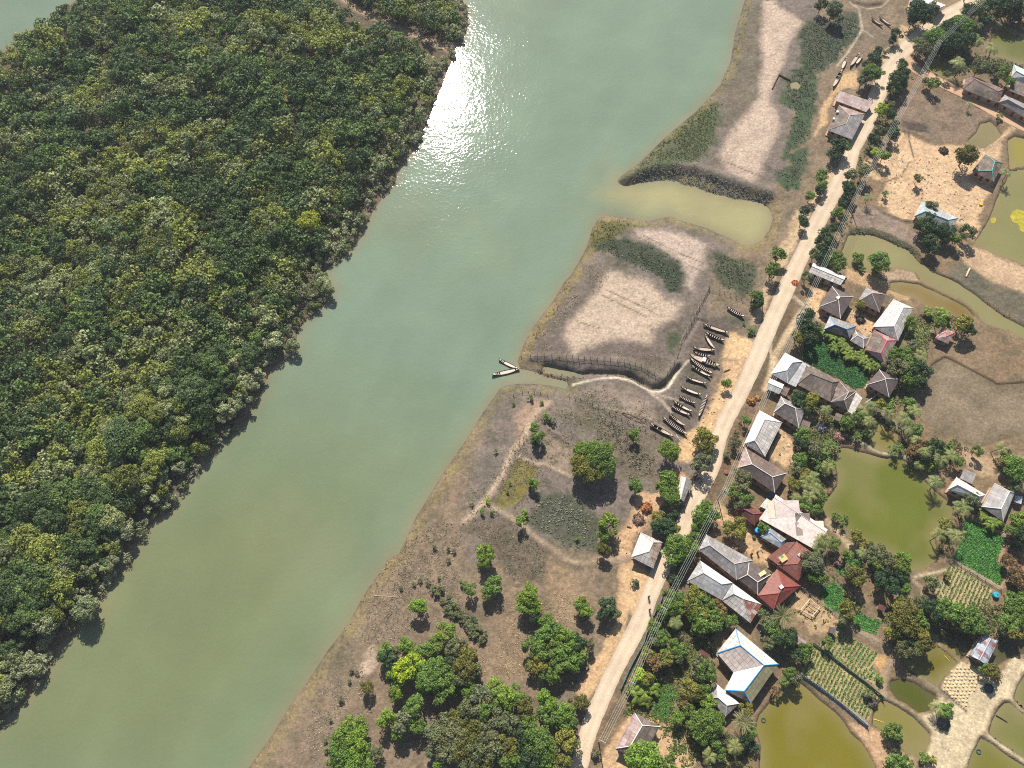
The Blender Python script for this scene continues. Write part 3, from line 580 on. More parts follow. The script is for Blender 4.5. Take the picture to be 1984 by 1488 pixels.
def trunk_mesh(h, r, seed, limbs=5):
    rr = random.Random(seed); m = MB(); x = y = 0; pts = [(0, 0, -.4)]
    for k in range(1, 5): x += rr.uniform(-.12, .12)*h*.3; y += rr.uniform(-.12, .12)*h*.3; pts.append((x, y, h*k/4))
    m.tube(pts, [r*1.35, r, r*.85, r*.65, r*.35], 7)
    for k in range(limbs):
        a = 6.283*k/limbs+rr.random(); i = rr.choice((2, 3)); p = Vector(pts[i]); L = h*.35
        m.tube([p, p+Vector((math.cos(a)*L*.5, math.sin(a)*L*.5, L*.45)), p+Vector((math.cos(a)*L, math.sin(a)*L, L*.8))], [r*.5, r*.35, r*.12], 5)
    me = m.mesh('trunk'); me.materials.append(MAT_TRUNK); return me
TRUNKS = {'S': [trunk_mesh(.9, .05, i, 4) for i in range(2)], 'M': [trunk_mesh(2.6, .11, 5+i) for i in range(3)], 'L': [trunk_mesh(4.2, .2, 9+i, 6) for i in range(3)]}
TRH = {'S': .9, 'M': 2.6, 'L': 4.2}
# palms -------------------------------------------------------------
def frond(out, base, ang, L, rise, droop, wid, nseg, seed, leaf=.07, twist=0.):
    r = np.random.RandomState(seed); ca, sa = math.cos(ang), math.sin(ang)
    d = np.array([ca, sa, 0]); side = np.array([-sa, ca, 0]); prev = None
    pts = []
    for i in range(nseg+1):
        t = i/nseg; pts.append(np.array(base)+d*L*t*(1-.12*t)+np.array([0, 0, rise*t-droop*t*t])*L)
    for i in range(nseg):
        p = pts[i]; q = pts[i+1]; t = i/nseg; w_ = wid*L*math.sin(math.pi*min(1, .12+.9*t))**.6
        for s in (-1, 1):
            tip = p+side*s*w_+d*w_*.55+np.array([0, 0, -w_*(.35+.2*r.rand())])
            e = (q-p)*.5*(leaf/.07); out.append([p, p+e, tip+e*.3, tip])
        wv = side*.03*L/3
        out.append([p-wv, q-wv, q+wv, p+wv])
def palm_mesh(kind, seed):
    r = random.Random(seed); out = []
    if kind == 'P':
        for k in range(14): frond(out, (0, 0, 0), k*2.4+r.random()*.5, 3.0*r.uniform(.8, 1.1), r.uniform(.1, .75), r.uniform(.45, .95), .23, 13, seed*31+k, .1)
    elif kind == 'D':
        for k in range(44): frond(out, (0, 0, 0), k*2.4+r.random()*.3, 2.7*r.uniform(.8, 1.05), r.uniform(-.25, 1.1), r.uniform(.1, .45), .1, 10, seed*17+k, .055)
    elif kind == 'U':     # screw pine thicket of stiff rosettes
        for j in range(7):
            bx, by = r.uniform(-1.4, 1.4), r.uniform(-1.4, 1.4); bz = r.uniform(-.8, .7)
            for k in range(16):
                a = k*2.4+r.random(); L = r.uniform(.9, 1.5); d = np.array([math.cos(a), math.sin(a), r.uniform(.2, 1.3)]); d /= np.linalg.norm(d)
                s = np.array([-math.sin(a), math.cos(a), 0])*.1; p = np.array([bx, by, bz])
                m_ = p+d*L*.6; e = p+d*L+np.array([0, 0, -.3*L]); out.append([p-s, p+s, m_+s, m_-s]); out.append([m_-s, m_+s, e+s*.3, e-s*.3])
    else:                 # banana clump: broad paddle leaves from several stems
        for j in range(4):
            bx, by = r.uniform(-1, 1), r.uniform(-1, 1); bz = r.uniform(-.5, .3)
            for k in range(8):
                a = k*2.4+r.random(); L = r.uniform(1.1, 1.9); d = np.array([math.cos(a), math.sin(a), 0.]); s = np.array([-math.sin(a), math.cos(a), 0])
                up = r.uniform(.3, 1.0); P0 = np.array([bx, by, bz]); pr = None
                for i in range(6):
                    t = i/5; c = P0+d*L*t+np.array([0, 0, (up*t-(up+.35)*t*t)*L]); wd = .3*math.sin(math.pi*min(.98, .1+.85*t))
                    if pr is not None:
                        cc, ww = pr
                        out.append([cc-s*ww+np.array([0, 0, -ww*.35]), cc, c, c-s*wd+np.array([0, 0, -wd*.35])]); out.append([cc, cc+s*ww+np.array([0, 0, -ww*.35]), c+s*wd+np.array([0, 0, -wd*.35]), c])
                    pr = (c, wd)
    me = quads('crown', np.array(out)); me.materials.append(MAT_FO); return me
PALMS = {k: [palm_mesh(k, 3+i*5+ord(k)) for i in range(3)] for k in 'PDUN'}
PR = {'P': 2.9, 'D': 2.6, 'U': 2.2, 'N': 1.9}
def pole_trunk(h, r, bend, seed):
    m = MB(); pts = [(bend*((i/6)**1.6)-bend, 0, -h*(1-i/6)-(.4 if i == 0 else 0)) for i in range(7)]
    m.tube(pts, [r*1.5, r*1.1, r, r, r*.95, r*.9, r*.9], 7); me = m.mesh('trunk'); me.materials.append(MAT_TRUNK); return me
PTR = {'P': pole_trunk(5.5, .14, 1.0, 1), 'D': pole_trunk(3.8, .2, .3, 2), 'U': pole_trunk(1.8, .12, .2, 3), 'N': pole_trunk(1.6, .13, .1, 4)}
PHT = {'P': 5.5, 'D': 3.8, 'U': 1.8, 'N': 1.6}
COL = {'d': ((54, 76, 44), 'dark green'), 'b': ((94, 118, 50), 'mid green'), 'y': ((122, 120, 52), 'yellowish green'), 'g': ((100, 106, 72), 'grey green'),
       'l': ((106, 130, 46), 'bright green'), 'o': ((94, 94, 40), 'olive green'), 'r': ((114, 94, 60), 'reddish brown'), 'k': ((140, 158, 42), 'lime green')}
PCOL = {'P': ((128, 136, 82), 'feathery'), 'D': ((128, 128, 82), 'dense'), 'U': ((98, 118, 58), 'spiky'), 'N': ((104, 122, 46), 'broad leaved')}
TREES = {
'R1': "190,40,60,d 300,80,80,g 330,160,60,g 1060,110,110,d 1000,190,60,d 1120,170,60,b 1190,60,55,g 850,310,60,d 815,355,40,d 690,450,50,d 660,520,65,d 620,650,85,b 560,710,70,g 690,650,60,b 600,570,50,d 760,460,36,g 905,560,50,d 915,625,70,d 870,700,80,d 830,775,70,d 910,740,50,d 720,980,72,k 790,1010,62,d 810,930,40,g 340,1290,80,d 300,1370,60,d 390,1310,60,b 405,1250,40,b 650,1240,60,d 700,1150,50,g 830,1180,60,d 840,1100,48,d 670,1350,48,k 745,1380,62,l 1185,740,60,b 1120,720,40,g 1765,1030,34,y 1475,1375,105,o 1505,920,40,P 1590,600,80,g 1800,650,75,b 1740,600,50,g 1850,720,55,b 1080,430,80,g 1050,380,60,g 1200,330,95,b 1320,260,90,d 1350,370,105,d 1290,440,70,d 1430,230,100,b 1480,350,80,d 1580,350,80,P 1705,410,85,P 1420,545,95,P 1550,230,60,g 1500,100,80,d 1600,70,80,g 1700,45,90,d 1850,40,110,d 1950,120,75,d 1620,170,60,d 1780,120,60,r 1880,180,60,r 1960,220,55,r 1400,180,50,d 1330,205,45,d 1300,660,40,g",
'R2': "190,180,60,b 195,260,50,b 170,320,45,d 90,370,50,b 45,500,55,d 20,585,55,d 450,180,60,g 570,150,75,g 430,280,60,d 455,330,60,d 370,430,50,d 340,510,55,b 290,540,40,d 220,700,60,d 200,780,70,d 230,850,60,d 180,905,60,d 320,920,70,b 355,980,60,b 290,650,50,d 130,880,50,g 60,1080,50,g 515,920,55,b 548,1000,36,b 705,950,92,b 680,1035,42,b 1045,210,45,o 740,360,50,U 605,370,55,P 1165,460,60,g 1150,540,55,d 1120,620,80,d 1085,600,50,b 1220,670,70,d 1300,680,70,d 1360,730,60,b 1290,745,50,d 1480,690,70,g 1470,620,42,P 1835,150,60,P 1150,760,70,d 1180,830,55,d",
'R3': "70,430,60,b 90,495,58,d 50,490,40,d 215,205,75,b 270,60,68,b 30,740,35,b 500,640,70,d 540,580,50,d 520,720,70,d 440,790,65,y 545,800,75,d 600,700,50,g 720,740,60,N 790,800,60,N 840,850,60,N 880,880,60,N 760,870,60,N 900,940,60,N 980,940,60,N 1010,1000,60,N 1060,1030,60,N 1120,1030,60,N 640,720,55,N 990,500,42,y 1450,870,60,g 1430,650,55,b 1690,660,60,b 1745,590,75,N 1615,580,60,N 1900,680,85,y 1950,730,60,d 1290,950,70,b 1380,950,70,b 1250,1040,60,g 1330,1065,80,g 1420,1010,70,b 1535,955,70,P 1500,1080,80,d 1565,1100,60,d 1400,1170,60,b 1430,1210,60,N 1420,1375,55,b 1510,1160,65,d",
'R4': "1560,400,70,P 1700,470,75,P 1930,430,75,P 1960,700,70,P 60,650,75,y 40,720,70,o 130,700,60,y 100,775,60,o 40,890,85,g 440,520,45,b 350,720,48,g 280,830,40,g 900,340,70,d 870,305,50,g 1020,350,72,y 980,405,50,b 1155,430,65,P 940,650,70,b 900,705,60,d 960,745,60,d 1040,760,70,g 1170,770,85,U 1080,830,90,U 1185,880,90,U 1110,945,75,U 920,880,70,b 880,945,60,g 400,1010,78,g 400,1095,78,g 330,1160,68,b 435,1205,68,b 375,1250,60,g 940,990,60,y 1040,1030,75,P 960,1090,60,P 1065,1130,70,P 850,1090,60,y 1000,1200,75,P 880,1205,60,P 1085,1200,60,b 960,1275,60,b 1045,1320,60,b 1480,430,70,P 1535,530,75,P 1330,545,60,b 1425,500,60,b 1430,640,60,U 1510,640,60,U 1360,500,50,g 1620,385,50,y 1700,430,50,b 1845,505,80,P 1885,590,75,P 1950,610,60,b 1890,360,42,b 1720,350,40,N 1905,220,55,N 1900,130,70,b 1965,200,60,d 1760,765,60,U 1245,1400,60,U 1310,1385,40,U 80,1310,80,b 45,1370,80,b 140,1370,60,b 380,1435,60,y 265,200,45,b",
'R5': "440,140,75,b 380,200,60,b 435,270,85,b 140,190,58,b 345,470,62,y 370,555,80,d 440,560,75,d 480,460,50,d 490,575,48,y 520,720,100,b 480,805,90,b 560,800,80,b 620,740,70,b 540,865,60,d 650,650,60,b 740,420,72,b 700,490,60,b 775,480,60,b 690,545,50,b 970,560,62,y 1060,600,62,y 480,1030,50,d 140,1050,42,g 1270,565,50,b 1800,665,75,P 1765,745,65,P 1740,890,90,g 1700,985,60,b 1780,1000,60,b 440,1160,60,b 560,1185,60,b 665,1170,85,y 740,1230,90,b 545,1270,60,b 640,1330,60,b 690,1330,80,b 800,1300,80,b 850,1240,60,r 500,1400,70,P 865,1390,70,b 730,1400,70,b 950,1385,50,b 1270,1330,50,g 1445,1345,115,D 1310,1400,60,g 300,1435,52,b",
'R6': "250,255,70,P 60,330,75,P 130,430,70,P 1110,110,75,P 1250,190,75,P 1350,150,70,P 1060,230,60,P 560,1010,60,P 350,730,60,U 500,860,60,y 565,925,50,y 620,960,50,g 700,1010,70,g 760,1080,70,g 820,1110,60,y 905,1070,70,l 920,1150,60,b 860,1190,50,d 905,1235,50,d 500,1220,90,o 440,1170,60,g 640,1050,60,g 680,1110,60,b 1205,380,85,P 1240,850,80,P 1385,860,95,P 1285,760,60,y 1445,605,95,P 1535,545,70,g 1700,720,80,N 1640,680,60,N 1760,730,50,N 1950,720,90,l 1880,800,70,b 1960,850,80,d 1900,250,100,b 1840,210,70,y 1940,330,90,b 1820,130,50,d 1895,420,60,g 1200,210,60,N 1150,240,50,N 1180,70,80,d 1060,60,70,r 985,120,60,r 1090,150,60,d 1300,130,80,U 1340,60,60,U 1400,200,50,b 845,110,60,U 1790,90,72,P 1565,110,50,b 1960,1260,80,r 1900,1200,60,r 1820,1070,50,r 1900,1440,80,b 1975,1400,60,b 90,1095,90,g 165,1085,60,g 225,905,80,P 300,935,60,b 420,1035,50,b 700,1250,70,d 800,1305,80,d 760,1200,60,d 940,1330,50,b 1165,1270,60,g 1300,1200,42,y 900,1460,60,b 1070,1430,60,g",
'R7': "430,90,90,o 400,170,70,g 370,230,42,g 240,370,50,b 60,430,60,b 30,500,50,b 880,60,60,y 960,100,100,o 900,200,110,o 1040,180,90,b 1000,280,90,o 930,330,80,d 905,430,80,g 1000,430,70,g 1080,320,80,y 1100,400,80,o 820,290,70,y 1190,100,80,d 1150,60,80,d 1270,60,90,b 1380,120,90,b 1440,175,90,b 1520,130,80,b 1560,220,80,b 1625,190,60,g 1650,260,60,g 1480,245,60,b 1870,60,70,b 1930,120,80,b 1860,200,80,b 1900,285,70,y 1800,260,50,g 1955,200,60,b 1690,625,72,o 1640,600,50,b 1740,650,48,r 1230,950,80,P 1280,985,60,b 1335,955,50,b 815,1150,75,b 765,1175,50,b 855,1190,50,b 1170,1410,42,y 1090,1390,48,b 850,1420,70,b 935,1440,60,b 790,1455,50,y 860,1340,50,d 705,690,42,l 600,830,48,g",
'R8': "40,40,60,b 90,100,62,l 280,60,80,d 330,120,60,g 220,130,50,d 125,395,50,g 30,430,60,d 20,520,60,d 50,905,62,o 850,60,80,b 1000,40,80,y 760,100,60,b 1100,120,80,y 1150,200,100,b 1080,255,60,b 1235,140,70,y 1280,90,60,r 885,195,75,P 690,240,60,b 760,330,70,b 700,345,60,g 640,480,60,y 700,560,70,r 770,500,60,b 860,420,70,b 930,445,60,b 805,520,70,y 900,500,60,g 560,660,60,k 640,700,60,y 560,800,105,N 660,780,80,N 480,770,60,N 600,880,70,N 1090,560,80,g 1150,625,90,b 1080,645,60,g 1000,780,80,y 1050,835,80,o 1120,805,70,b 1165,905,70,l 980,885,60,r 1000,965,60,b 1100,1060,80,b 1180,1100,110,b 1250,1060,70,b 900,1045,60,b 1040,1125,70,b 1120,1205,80,b 1220,1225,80,b 1480,1080,115,D 1510,960,60,y 1545,1165,60,b 1410,1300,85,P 1180,1385,80,P 1340,1230,60,g 1270,1355,60,b 1480,1250,60,d 1570,1300,50,d 600,1400,140,l 520,1445,90,l 700,1440,80,b 820,1465,70,b 170,1350,45,g 840,1370,40,b 1890,640,60,b 1850,720,50,b 1760,805,50,r 1935,700,60,g 1380,180,50,b 1300,205,40,b 1730,250,70,b 1780,310,70,b 1700,385,60,g 1850,370,88,d 1950,480,60,d 1900,300,60,d",
'L6': "620,220,45,b 650,290,60,b 635,340,40,d 725,130,40,b 775,155,40,g 1140,520,172,B 1805,430,92,l 1800,690,82,b 1815,835,85,b 1520,740,60,b 1275,1080,92,l 1230,1170,60,b 1235,1300,62,o 500,1050,50,l 530,985,40,l 610,720,50,l 590,765,30,o 210,865,30,k 60,905,20,y 1000,1205,24,b 1500,285,50,b",
'L7': "1105,320,80,l 1095,395,70,l 1165,605,80,b 1115,690,58,b 1215,660,45,b 965,650,58,b 900,585,35,b 500,800,78,l 1500,640,60,l 1470,735,90,l 1450,810,78,l 1545,800,60,l 1540,900,58,d 1640,930,70,b 1700,1000,80,b 1620,1050,88,b 1780,1050,80,l 1855,1110,80,b 1500,1155,80,b 1600,1180,90,b 1700,1170,80,b 1800,1200,88,b 1900,1130,80,d 1935,1230,70,b 1575,1310,75,y 1510,1335,58,y 1640,1385,70,b 1760,1300,80,b 1855,1300,80,b 1705,1440,60,b 1950,780,60,l 1985,850,52,b 995,925,34,d 740,1040,88,l 780,985,50,l 400,1150,70,l 440,1205,60,l 230,1195,70,b 240,1255,86,d 300,1195,50,g 560,1190,80,b 640,1150,80,b 820,1150,88,g 900,1145,60,g 940,1250,90,o 990,1325,80,g 470,1290,88,k 350,1375,96,k 300,1425,80,l 425,1405,70,l 580,1330,88,b 650,1300,78,b 700,1375,86,b 800,1320,80,d 905,1400,80,b 510,1455,60,l",
'L8': "620,665,60,l 750,755,78,b 560,855,68,l 685,880,78,g 640,945,58,l 765,905,60,b 965,560,80,b 1000,625,70,b 940,700,58,b 1085,560,78,g 1140,645,60,b 860,565,88,b 1120,480,88,o 1340,620,60,l 1345,695,60,b 1420,700,80,l 1230,700,78,g 1160,765,78,g 1130,810,70,g 1000,865,70,g 1070,855,70,o 1250,805,70,b 1330,850,78,g 1480,685,70,b 1550,785,80,o 1440,885,80,g 1580,900,78,b 1700,740,80,l 1720,825,80,b 1830,825,80,b 1850,895,70,b 900,960,78,g 965,1000,88,g 1055,960,88,g 1155,950,88,o 1265,960,78,g 1000,1085,88,g 1100,1085,88,o 1200,1065,88,g 1305,1025,78,g 1380,960,60,y 1350,1105,78,g 1440,1065,78,o 1520,1005,80,d 1640,1005,96,b 1700,1085,88,b 1600,1125,88,d 1855,1000,78,y 1900,1065,60,g 1450,1165,78,b 1250,1165,78,o 1130,1175,78,g 950,1160,60,l 1560,1195,78,d 1700,1185,78,b 1800,1180,78,y 885,1095,50,g 1915,735,48,o 300,930,86,l 365,900,58,l 250,1000,88,b 335,1025,88,l 220,1085,88,b 385,1080,68,b 300,1155,88,l 200,1185,68,b 405,1175,66,b 495,1100,48,g 410,630,46,o",
}
SHRUBS = {'L7': "650,650,40 700,650,38 670,700,34 780,725,30 725,755,30 800,780,38 840,800,38 770,840,38 735,830,30 870,850,38 850,890,38 900,910,42 930,880,30 950,950,38 1000,985,38 960,1010,38 1040,1010,44 1000,1050,38 1080,1085,38 1060,1115,30 1090,1040,28 925,970,34 820,880,34 520,570,22 590,580,26 650,270,24 770,290,20 820,310,20 770,390,22 350,632,12 465,605,12 690,545,12",
 'L8': "300,512,20 285,582,18 232,708,26 340,520,12 155,860,16 110,1010,15 120,1080,18", 'L6': "275,425,22 400,710,10 380,790,12 160,960,30 240,970,20", 'L3': "400,1060,30 500,1100,22 250,1110,16", 'L4': "1940,640,40 1840,510,22", 'L5': "200,1090,40 1400,60,14"}
def ground_name(px, py): return None
ALL_TREES = []
GNAME = {'w': 'trees on the open bank west of the road', 'e': 'trees and plants around the village houses'}
def rd_x(py): return float(np.interp(py, [q[1] for q in ROAD], [q[0] for q in ROAD]))
def place_tree(px, py, rp, kd, rr):
    R = max(.5, rp*PS(px, py)*(.86 if py < 420 else .95)); west = px < rd_x(py)
    if kd == 'B': col, cn, typ = COL['l'][0], 'yellow and green', 'L'
    elif kd in PCOL: col, cn = PCOL[kd]; typ = kd
    else: col, cn = COL[kd]; typ = 'S' if R < 1.25 else ('M' if R < 2.6 else 'L')
    col = np.array(lin(col)); gain = .9 if kd in PCOL else 1.0
    v = rr.uniform(.85, 1.18)
    gain *= 1.12
    c = (col[0]*gain*v*rr.uniform(.93, 1.1), col[1]*gain*v, col[2]*gain*v*rr.uniform(.85, 1.1), 1)
    if typ in PCOL:
        s = R/PR[typ]*1.08; hz = max(PHT[typ]*min(s, 1.15), 1.0)*(1.0 if typ != 'P' else rr.uniform(.85, 1.1)); zc = 1.6+hz
        x, y = P(px, py, zc); g = gz(x, y); zc = max(g, 1.0)+hz
        x, y = P(px, py, zc); rz = rr.uniform(0, 6.28)
        nm = {'P': 'coconut_palm', 'D': 'date_palm', 'U': 'screw_pine', 'N': 'banana_plant'}[typ]
        root = empty(nm, (x, y, g), None, {'P': 'palm tree', 'D': 'palm tree', 'U': 'screw pine', 'N': 'banana plant'}[typ], None, rz)
        a = mobj('trunk', PTR[typ], None, root, (0, 0, zc-g)); a.scale = (s, s, (zc-g)/PHT[typ])
        b = mobj('crown', rr.choice(PALMS[typ]), None, root, (0, 0, zc-g)); b.scale = (s, s, s)
    else:
        R0, me = rr.choice(CROWNS[typ]); s = R/R0*1.06
        hs = {'S': .75, 'M': 1.0, 'L': 1.05}[typ]
        hz = {'S': .7*R+.25, 'M': 1.15*R+.9, 'L': 1.05*R+1.4}[typ]
        if kd == 'B': hz = 4.6
        zc = 1.6+hz; x, y = P(px, py, zc); g = gz(x, y); zc = g+hz; x, y = P(px, py, zc); rz = rr.uniform(0, 6.28)
        nm = 'shrub' if typ == 'S' else 'broadleaf_tree'
        root = empty(nm, (x, y, g), None, 'shrub' if typ == 'S' else 'tree', None, rz)
        tm = rr.choice(TRUNKS[typ]); a = mobj('trunk', tm, None, root); q = hz*1.0/TRH[typ]; a.scale = (s, s, q)
        b = mobj('crown', me, None, root, (0, 0, hz)); b.scale = (s, s, s*hs) if kd != 'B' else (s*.5, s*.46, s*.5)
        if kd == 'B':
            for k, (dx, dy, cc, f) in enumerate(((-.55, -.3, 'y', .6), (-.1, -.5, 'y', .6), (.55, -.25, 'b', .6), (.68, .6, 'l', .42), (-.6, .6, 'l', .42), (0, .7, 'l', .34), (.2, .15, 'b', .6), (-.95, -.1, 'y', .3))):
                e = mobj('crown_limb', rr.choice(CROWNS['L'])[1], None, root, (0, 0, hz-.4)); cl = lin(COL[cc][0])
                ca, sa = math.cos(-rz), math.sin(-rz); e.location = (R*(dx*ca-dy*sa), R*(dx*sa+dy*ca), hz-.3+.2*k); e.scale = (s*f,)*3; e.color = (*cl, 1)
    b.color = c
    ALL_TREES.append((root, px, py, R, cn, nm, west))
    return root
rr = random.Random(3)
for reg, s_ in TREES.items():
    ox, oy, k = REG[reg]
    for t in s_.split():
        x, y, r_, kd = t.split(','); place_tree(ox+float(x)*k, oy+float(y)*k, float(r_)*k, kd, rr)
for reg, s_ in SHRUBS.items():
    ox, oy, k = REG[reg]
    for t in s_.split():
        x, y, r_ = t.split(',')
        place_tree(ox+float(x)*k, oy+float(y)*k, float(r_)*k, 'g' if reg in ('L7', 'L8') else 'b', rr)
        if reg == 'L7' and float(y) > 600: ALL_TREES[-1][0].children[-1].color = (*[v*1.1 for v in lin((150, 152, 92))], 1)
# ---------------------------------------------------------------- mangrove wood on the west bank
FOREST = W([(p[0]-9, p[1]-5) for p in BANK_W[:-2]]+[(-60, 1470), (-330, 1750), (-430, 1500), (-420, 900), (-420, 330), (-180, 222), (-5, 130), (28, 118), (62, 95), (104, 78), (130, 50), (165, 28), (220, -20), (320, -130), (560, -170), (900, -170), (896, -40)], .5)
CREEK = W(QQ('F 640,-50 655,4 700,36 735,52 800,80 860,103'), 1)
BW = W(BANK_W, 0)
MANG = []
def mangroves():
    r = np.random.RandomState(4); xs = [p[0] for p in FOREST]; ys = [p[1] for p in FOREST]
    pts = []; st_ = 2.95
    gx = np.arange(min(xs), max(xs), st_); gy = np.arange(min(ys), max(ys), st_*.87)
    X, Y = np.meshgrid(gx, gy); X = X+(np.arange(len(gy)) % 2)[:, None]*st_/2
    X = (X+r.uniform(-1.1, 1.1, X.shape)).ravel(); Y = (Y+r.uniform(-1.1, 1.1, Y.shape)).ravel()
    s = sd_poly(FOREST, X, Y); dc = d_line(CREEK, X, Y); db = d_line(BW, X, Y)
    big = fbm(X*.06, Y*.06, 31, 3)
    ok = (s < -.5) & (dc > 4.6)
    X, Y, s, db, big, dc = X[ok], Y[ok], s[ok], db[ok], big[ok], dc[ok]
    pal = [('dark green', (62, 78, 42)), ('mid green', (80, 98, 48)), ('olive green', (100, 106, 50)), ('grey green', (112, 118, 78)), ('yellow green', (108, 114, 52)), ('deep green', (68, 84, 50))]
    n = len(X); R = np.where(r.rand(n) < .25, r.uniform(3.0, 4.6, n), r.uniform(1.9, 3.2, n)); hh = r.uniform(4.2, 6.6, n)+(R-2.5)*.9+2.0*(big-.5)*3
    edge = np.clip(db/9, 0, 1); tip = (X > -42) & (Y > 205)
    R *= .87*(.5+.5*edge); hh *= (.3+.7*edge); sc_ = fbm(X*.1, Y*.1, 55, 3)+r.uniform(-.16, .16, n)
    ci = np.digitize(sc_, [.33, .43, .52, .6, .7]); perm = [0, 1, 5, 2, 3, 4]
    order = np.argsort(np.hypot(X+20, Y)+0)             # nearest the camera first
    visible = []
    for i in order:
        z = hh[i]; d = np.array([X[i], Y[i], z-HC]); u = d[0]; vz = -(d[1]*st-d[2]*ct)*0
        cz = d[1]*st-d[2]*ct; cy = d[1]*ct+d[2]*st
        px = 992+FPX*d[0]/cz; py = 744-FPX*cy/cz
        visible.append((i, px, py, -30 < px < 2010 and -30 < py < 1518))
    ind = [v for v in visible if v[3]][:285]; inds = set(v[0] for v in ind)
    # individual trees
    for i, px, py, _ in ind:
        pn, pc = pal[perm[ci[i]]]
        shore = db[i] < 5
        if shore and r.rand() < .6: pn, pc = ('pale grey green', (126, 130, 96))
        typ = 'L' if R[i] > 2.6 else 'M'; R0, me = CROWNS[typ][r.randint(5)]; s_ = R[i]/R0
        g = gz(X[i], Y[i]); g = max(g, .2)
        root = empty('mangrove_tree', (X[i], Y[i], g), None, 'tree', None, r.uniform(0, 6.28))
        nm = "%s mangrove crown %s" % (pn, "leaning over the left river shore among its like" if shore else "inside the dense wood on the left bank")
        MANG.append((root, px, py, pn, shore, R[i])); root['group'] = ('%s mangroves %s' % (pn, 'at the shore' if shore else 'in the wood'))
        hz = hh[i]-.8*R[i]*.6; a = mobj('trunk', TRUNKS['M'][r.randint(3)], None, root); a.scale = (.8, .8, hz/2.6)
        b = mobj('crown', me, None, root, (0, 0, hz)); b.scale = (s_, s_, s_*r.uniform(.9, 1.15)); v = r.uniform(.75, 1.3); b.color = (*[q*v*1.5 for q in lin(pc)], 1)
    # the rest of the wood as one mass
    var = [crown_verts(1, .85, 18, 440, .155, 900+k) for k in range(10)]
    VV = []; CC = []
    for i in range(n):
        if i in inds: continue
        v = var[r.randint(10)]; a = r.uniform(0, 6.28); ca, sa = math.cos(a), math.sin(a)
        v = v[:int(len(v)*(1 if R[i] > 2.6 else .75))]
        q = v.copy(); q[..., 0] = (v[..., 0]*ca-v[..., 1]*sa)*R[i]+X[i]; q[..., 1] = (v[..., 0]*sa+v[..., 1]*ca)*R[i]+Y[i]; q[..., 2] = v[..., 2]*R[i]*r.uniform(.9, 1.15)+max(hh[i]-.4*R[i], .9*R[i]*.6+.4)
        pc = pal[perm[ci[i]]][1]
        if db[i] < 7 and r.rand() < .7: pc = (122, 128, 90)
        m_ = r.uniform(.72, 1.3); c = np.array(lin(pc))*m_*1.5
        VV.append(q.reshape(-1, 3)); CC.append(np.tile(np.array([*c, 1]), (q.shape[0]*4, 1)))
    me = quads('mangrove_wood', np.concatenate(VV), np.concatenate(CC)); me.materials.append(MAT_FA)
    o = mobj('mangrove_wood', me); tag(o, 'dense continuous mangrove canopy covering the far part of the left bank', 'wood', kind='stuff')
mangroves()
def fringe():
    """pale shrubs along the water's edge of the wood; the bigger ones are things of their own"""
    r = np.random.RandomState(8); VV = []; CC = []; var = [crown_verts(1, .85, 12, 230, .2, 1200+k) for k in range(8)]; pts = W([(p[0], p[1]) for p in BANK_W[:-1]], .3)
    for a, b in zip(pts[:-1], pts[1:]):
        L = math.hypot(b[0]-a[0], b[1]-a[1]); nx, ny = (b[1]-a[1])/L, -(b[0]-a[0])/L
        for k in range(int(L/1.15)+1):
            t = r.rand(); off = r.uniform(.2, 3.2)
            if r.rand() < .1: continue
            x = a[0]+(b[0]-a[0])*t+nx*off; y = a[1]+(b[1]-a[1])*t+ny*off
            if gsr0(x, y) < 0: x -= 2*nx*off; y -= 2*ny*off
            R = r.uniform(.6, 1.5); v = var[r.randint(8)]; an = r.uniform(0, 6.28); ca, sa = math.cos(an), math.sin(an); q = v.copy()
            q[..., 0] = (v[..., 0]*ca-v[..., 1]*sa)*R+x; q[..., 1] = (v[..., 0]*sa+v[..., 1]*ca)*R+y; q[..., 2] = v[..., 2]*R*.9+max(gz(x, y), 0)+R*.55+r.uniform(0, .8)
            pc = [(136, 142, 108), (126, 132, 96), (112, 124, 82), (94, 108, 60), (146, 148, 118)][r.randint(5)]; c = np.array(lin(pc))*r.uniform(.8, 1.25)
            VV.append(q.reshape(-1, 3)); CC.append(np.tile(np.array([*c, 1]), (q.shape[0]*4, 1)))
    me = quads('mangrove_fringe', np.concatenate(VV), np.concatenate(CC)); me.materials.append(MAT_FA)
    tag(mobj('mangrove_fringe', me), 'pale grey green shrub fringe along the water edge of the wood', 'shrubs', kind='stuff')
    for px, py, R, c_, lab in ((165, 1180, 3.0, (112, 122, 84), 'round grey green bush standing in the water at the lower left shore'), (568, 668, 1.9, (112, 120, 84), 'narrow pale bush standing in the water across from the moored boats'), (108, 1176, 1.9, (150, 150, 60), 'yellow green tree leaning over the water near the lower left shore'),
                           (598, 430, 3.4, (138, 142, 46), 'bright yellow green tree in the wood near the shore bend'), (636, 560, 1.9, (112, 120, 80), 'grey bush at the small shore notch across from the inlet')):
        hz = 1.1*R+.6 if R != 3.4 else 7.5; x, y = P(px, py, hz); g = max(gz(x, y), -.3); root = empty('shore_bush' if R < 3.2 else 'mangrove_tree', (x, y, g), lab, 'bush' if R < 3.2 else 'tree')
        k = 'L' if R > 2.6 else 'M'; R0, cm = CROWNS[k][1]; a = mobj('trunk', TRUNKS[k][0], None, root); a.scale = (.8, .8, (hz-g)/TRH[k]); b = mobj('crown', cm, None, root, (0, 0, hz-g)); b.scale = (R/R0, R/R0, R/R0); b.color = (*[1.2*q for q in lin(c_)], 1)
def gsr0(x, y): return float(sd_poly(RIVER, np.array([x]), np.array([y]))[0])
fringe()
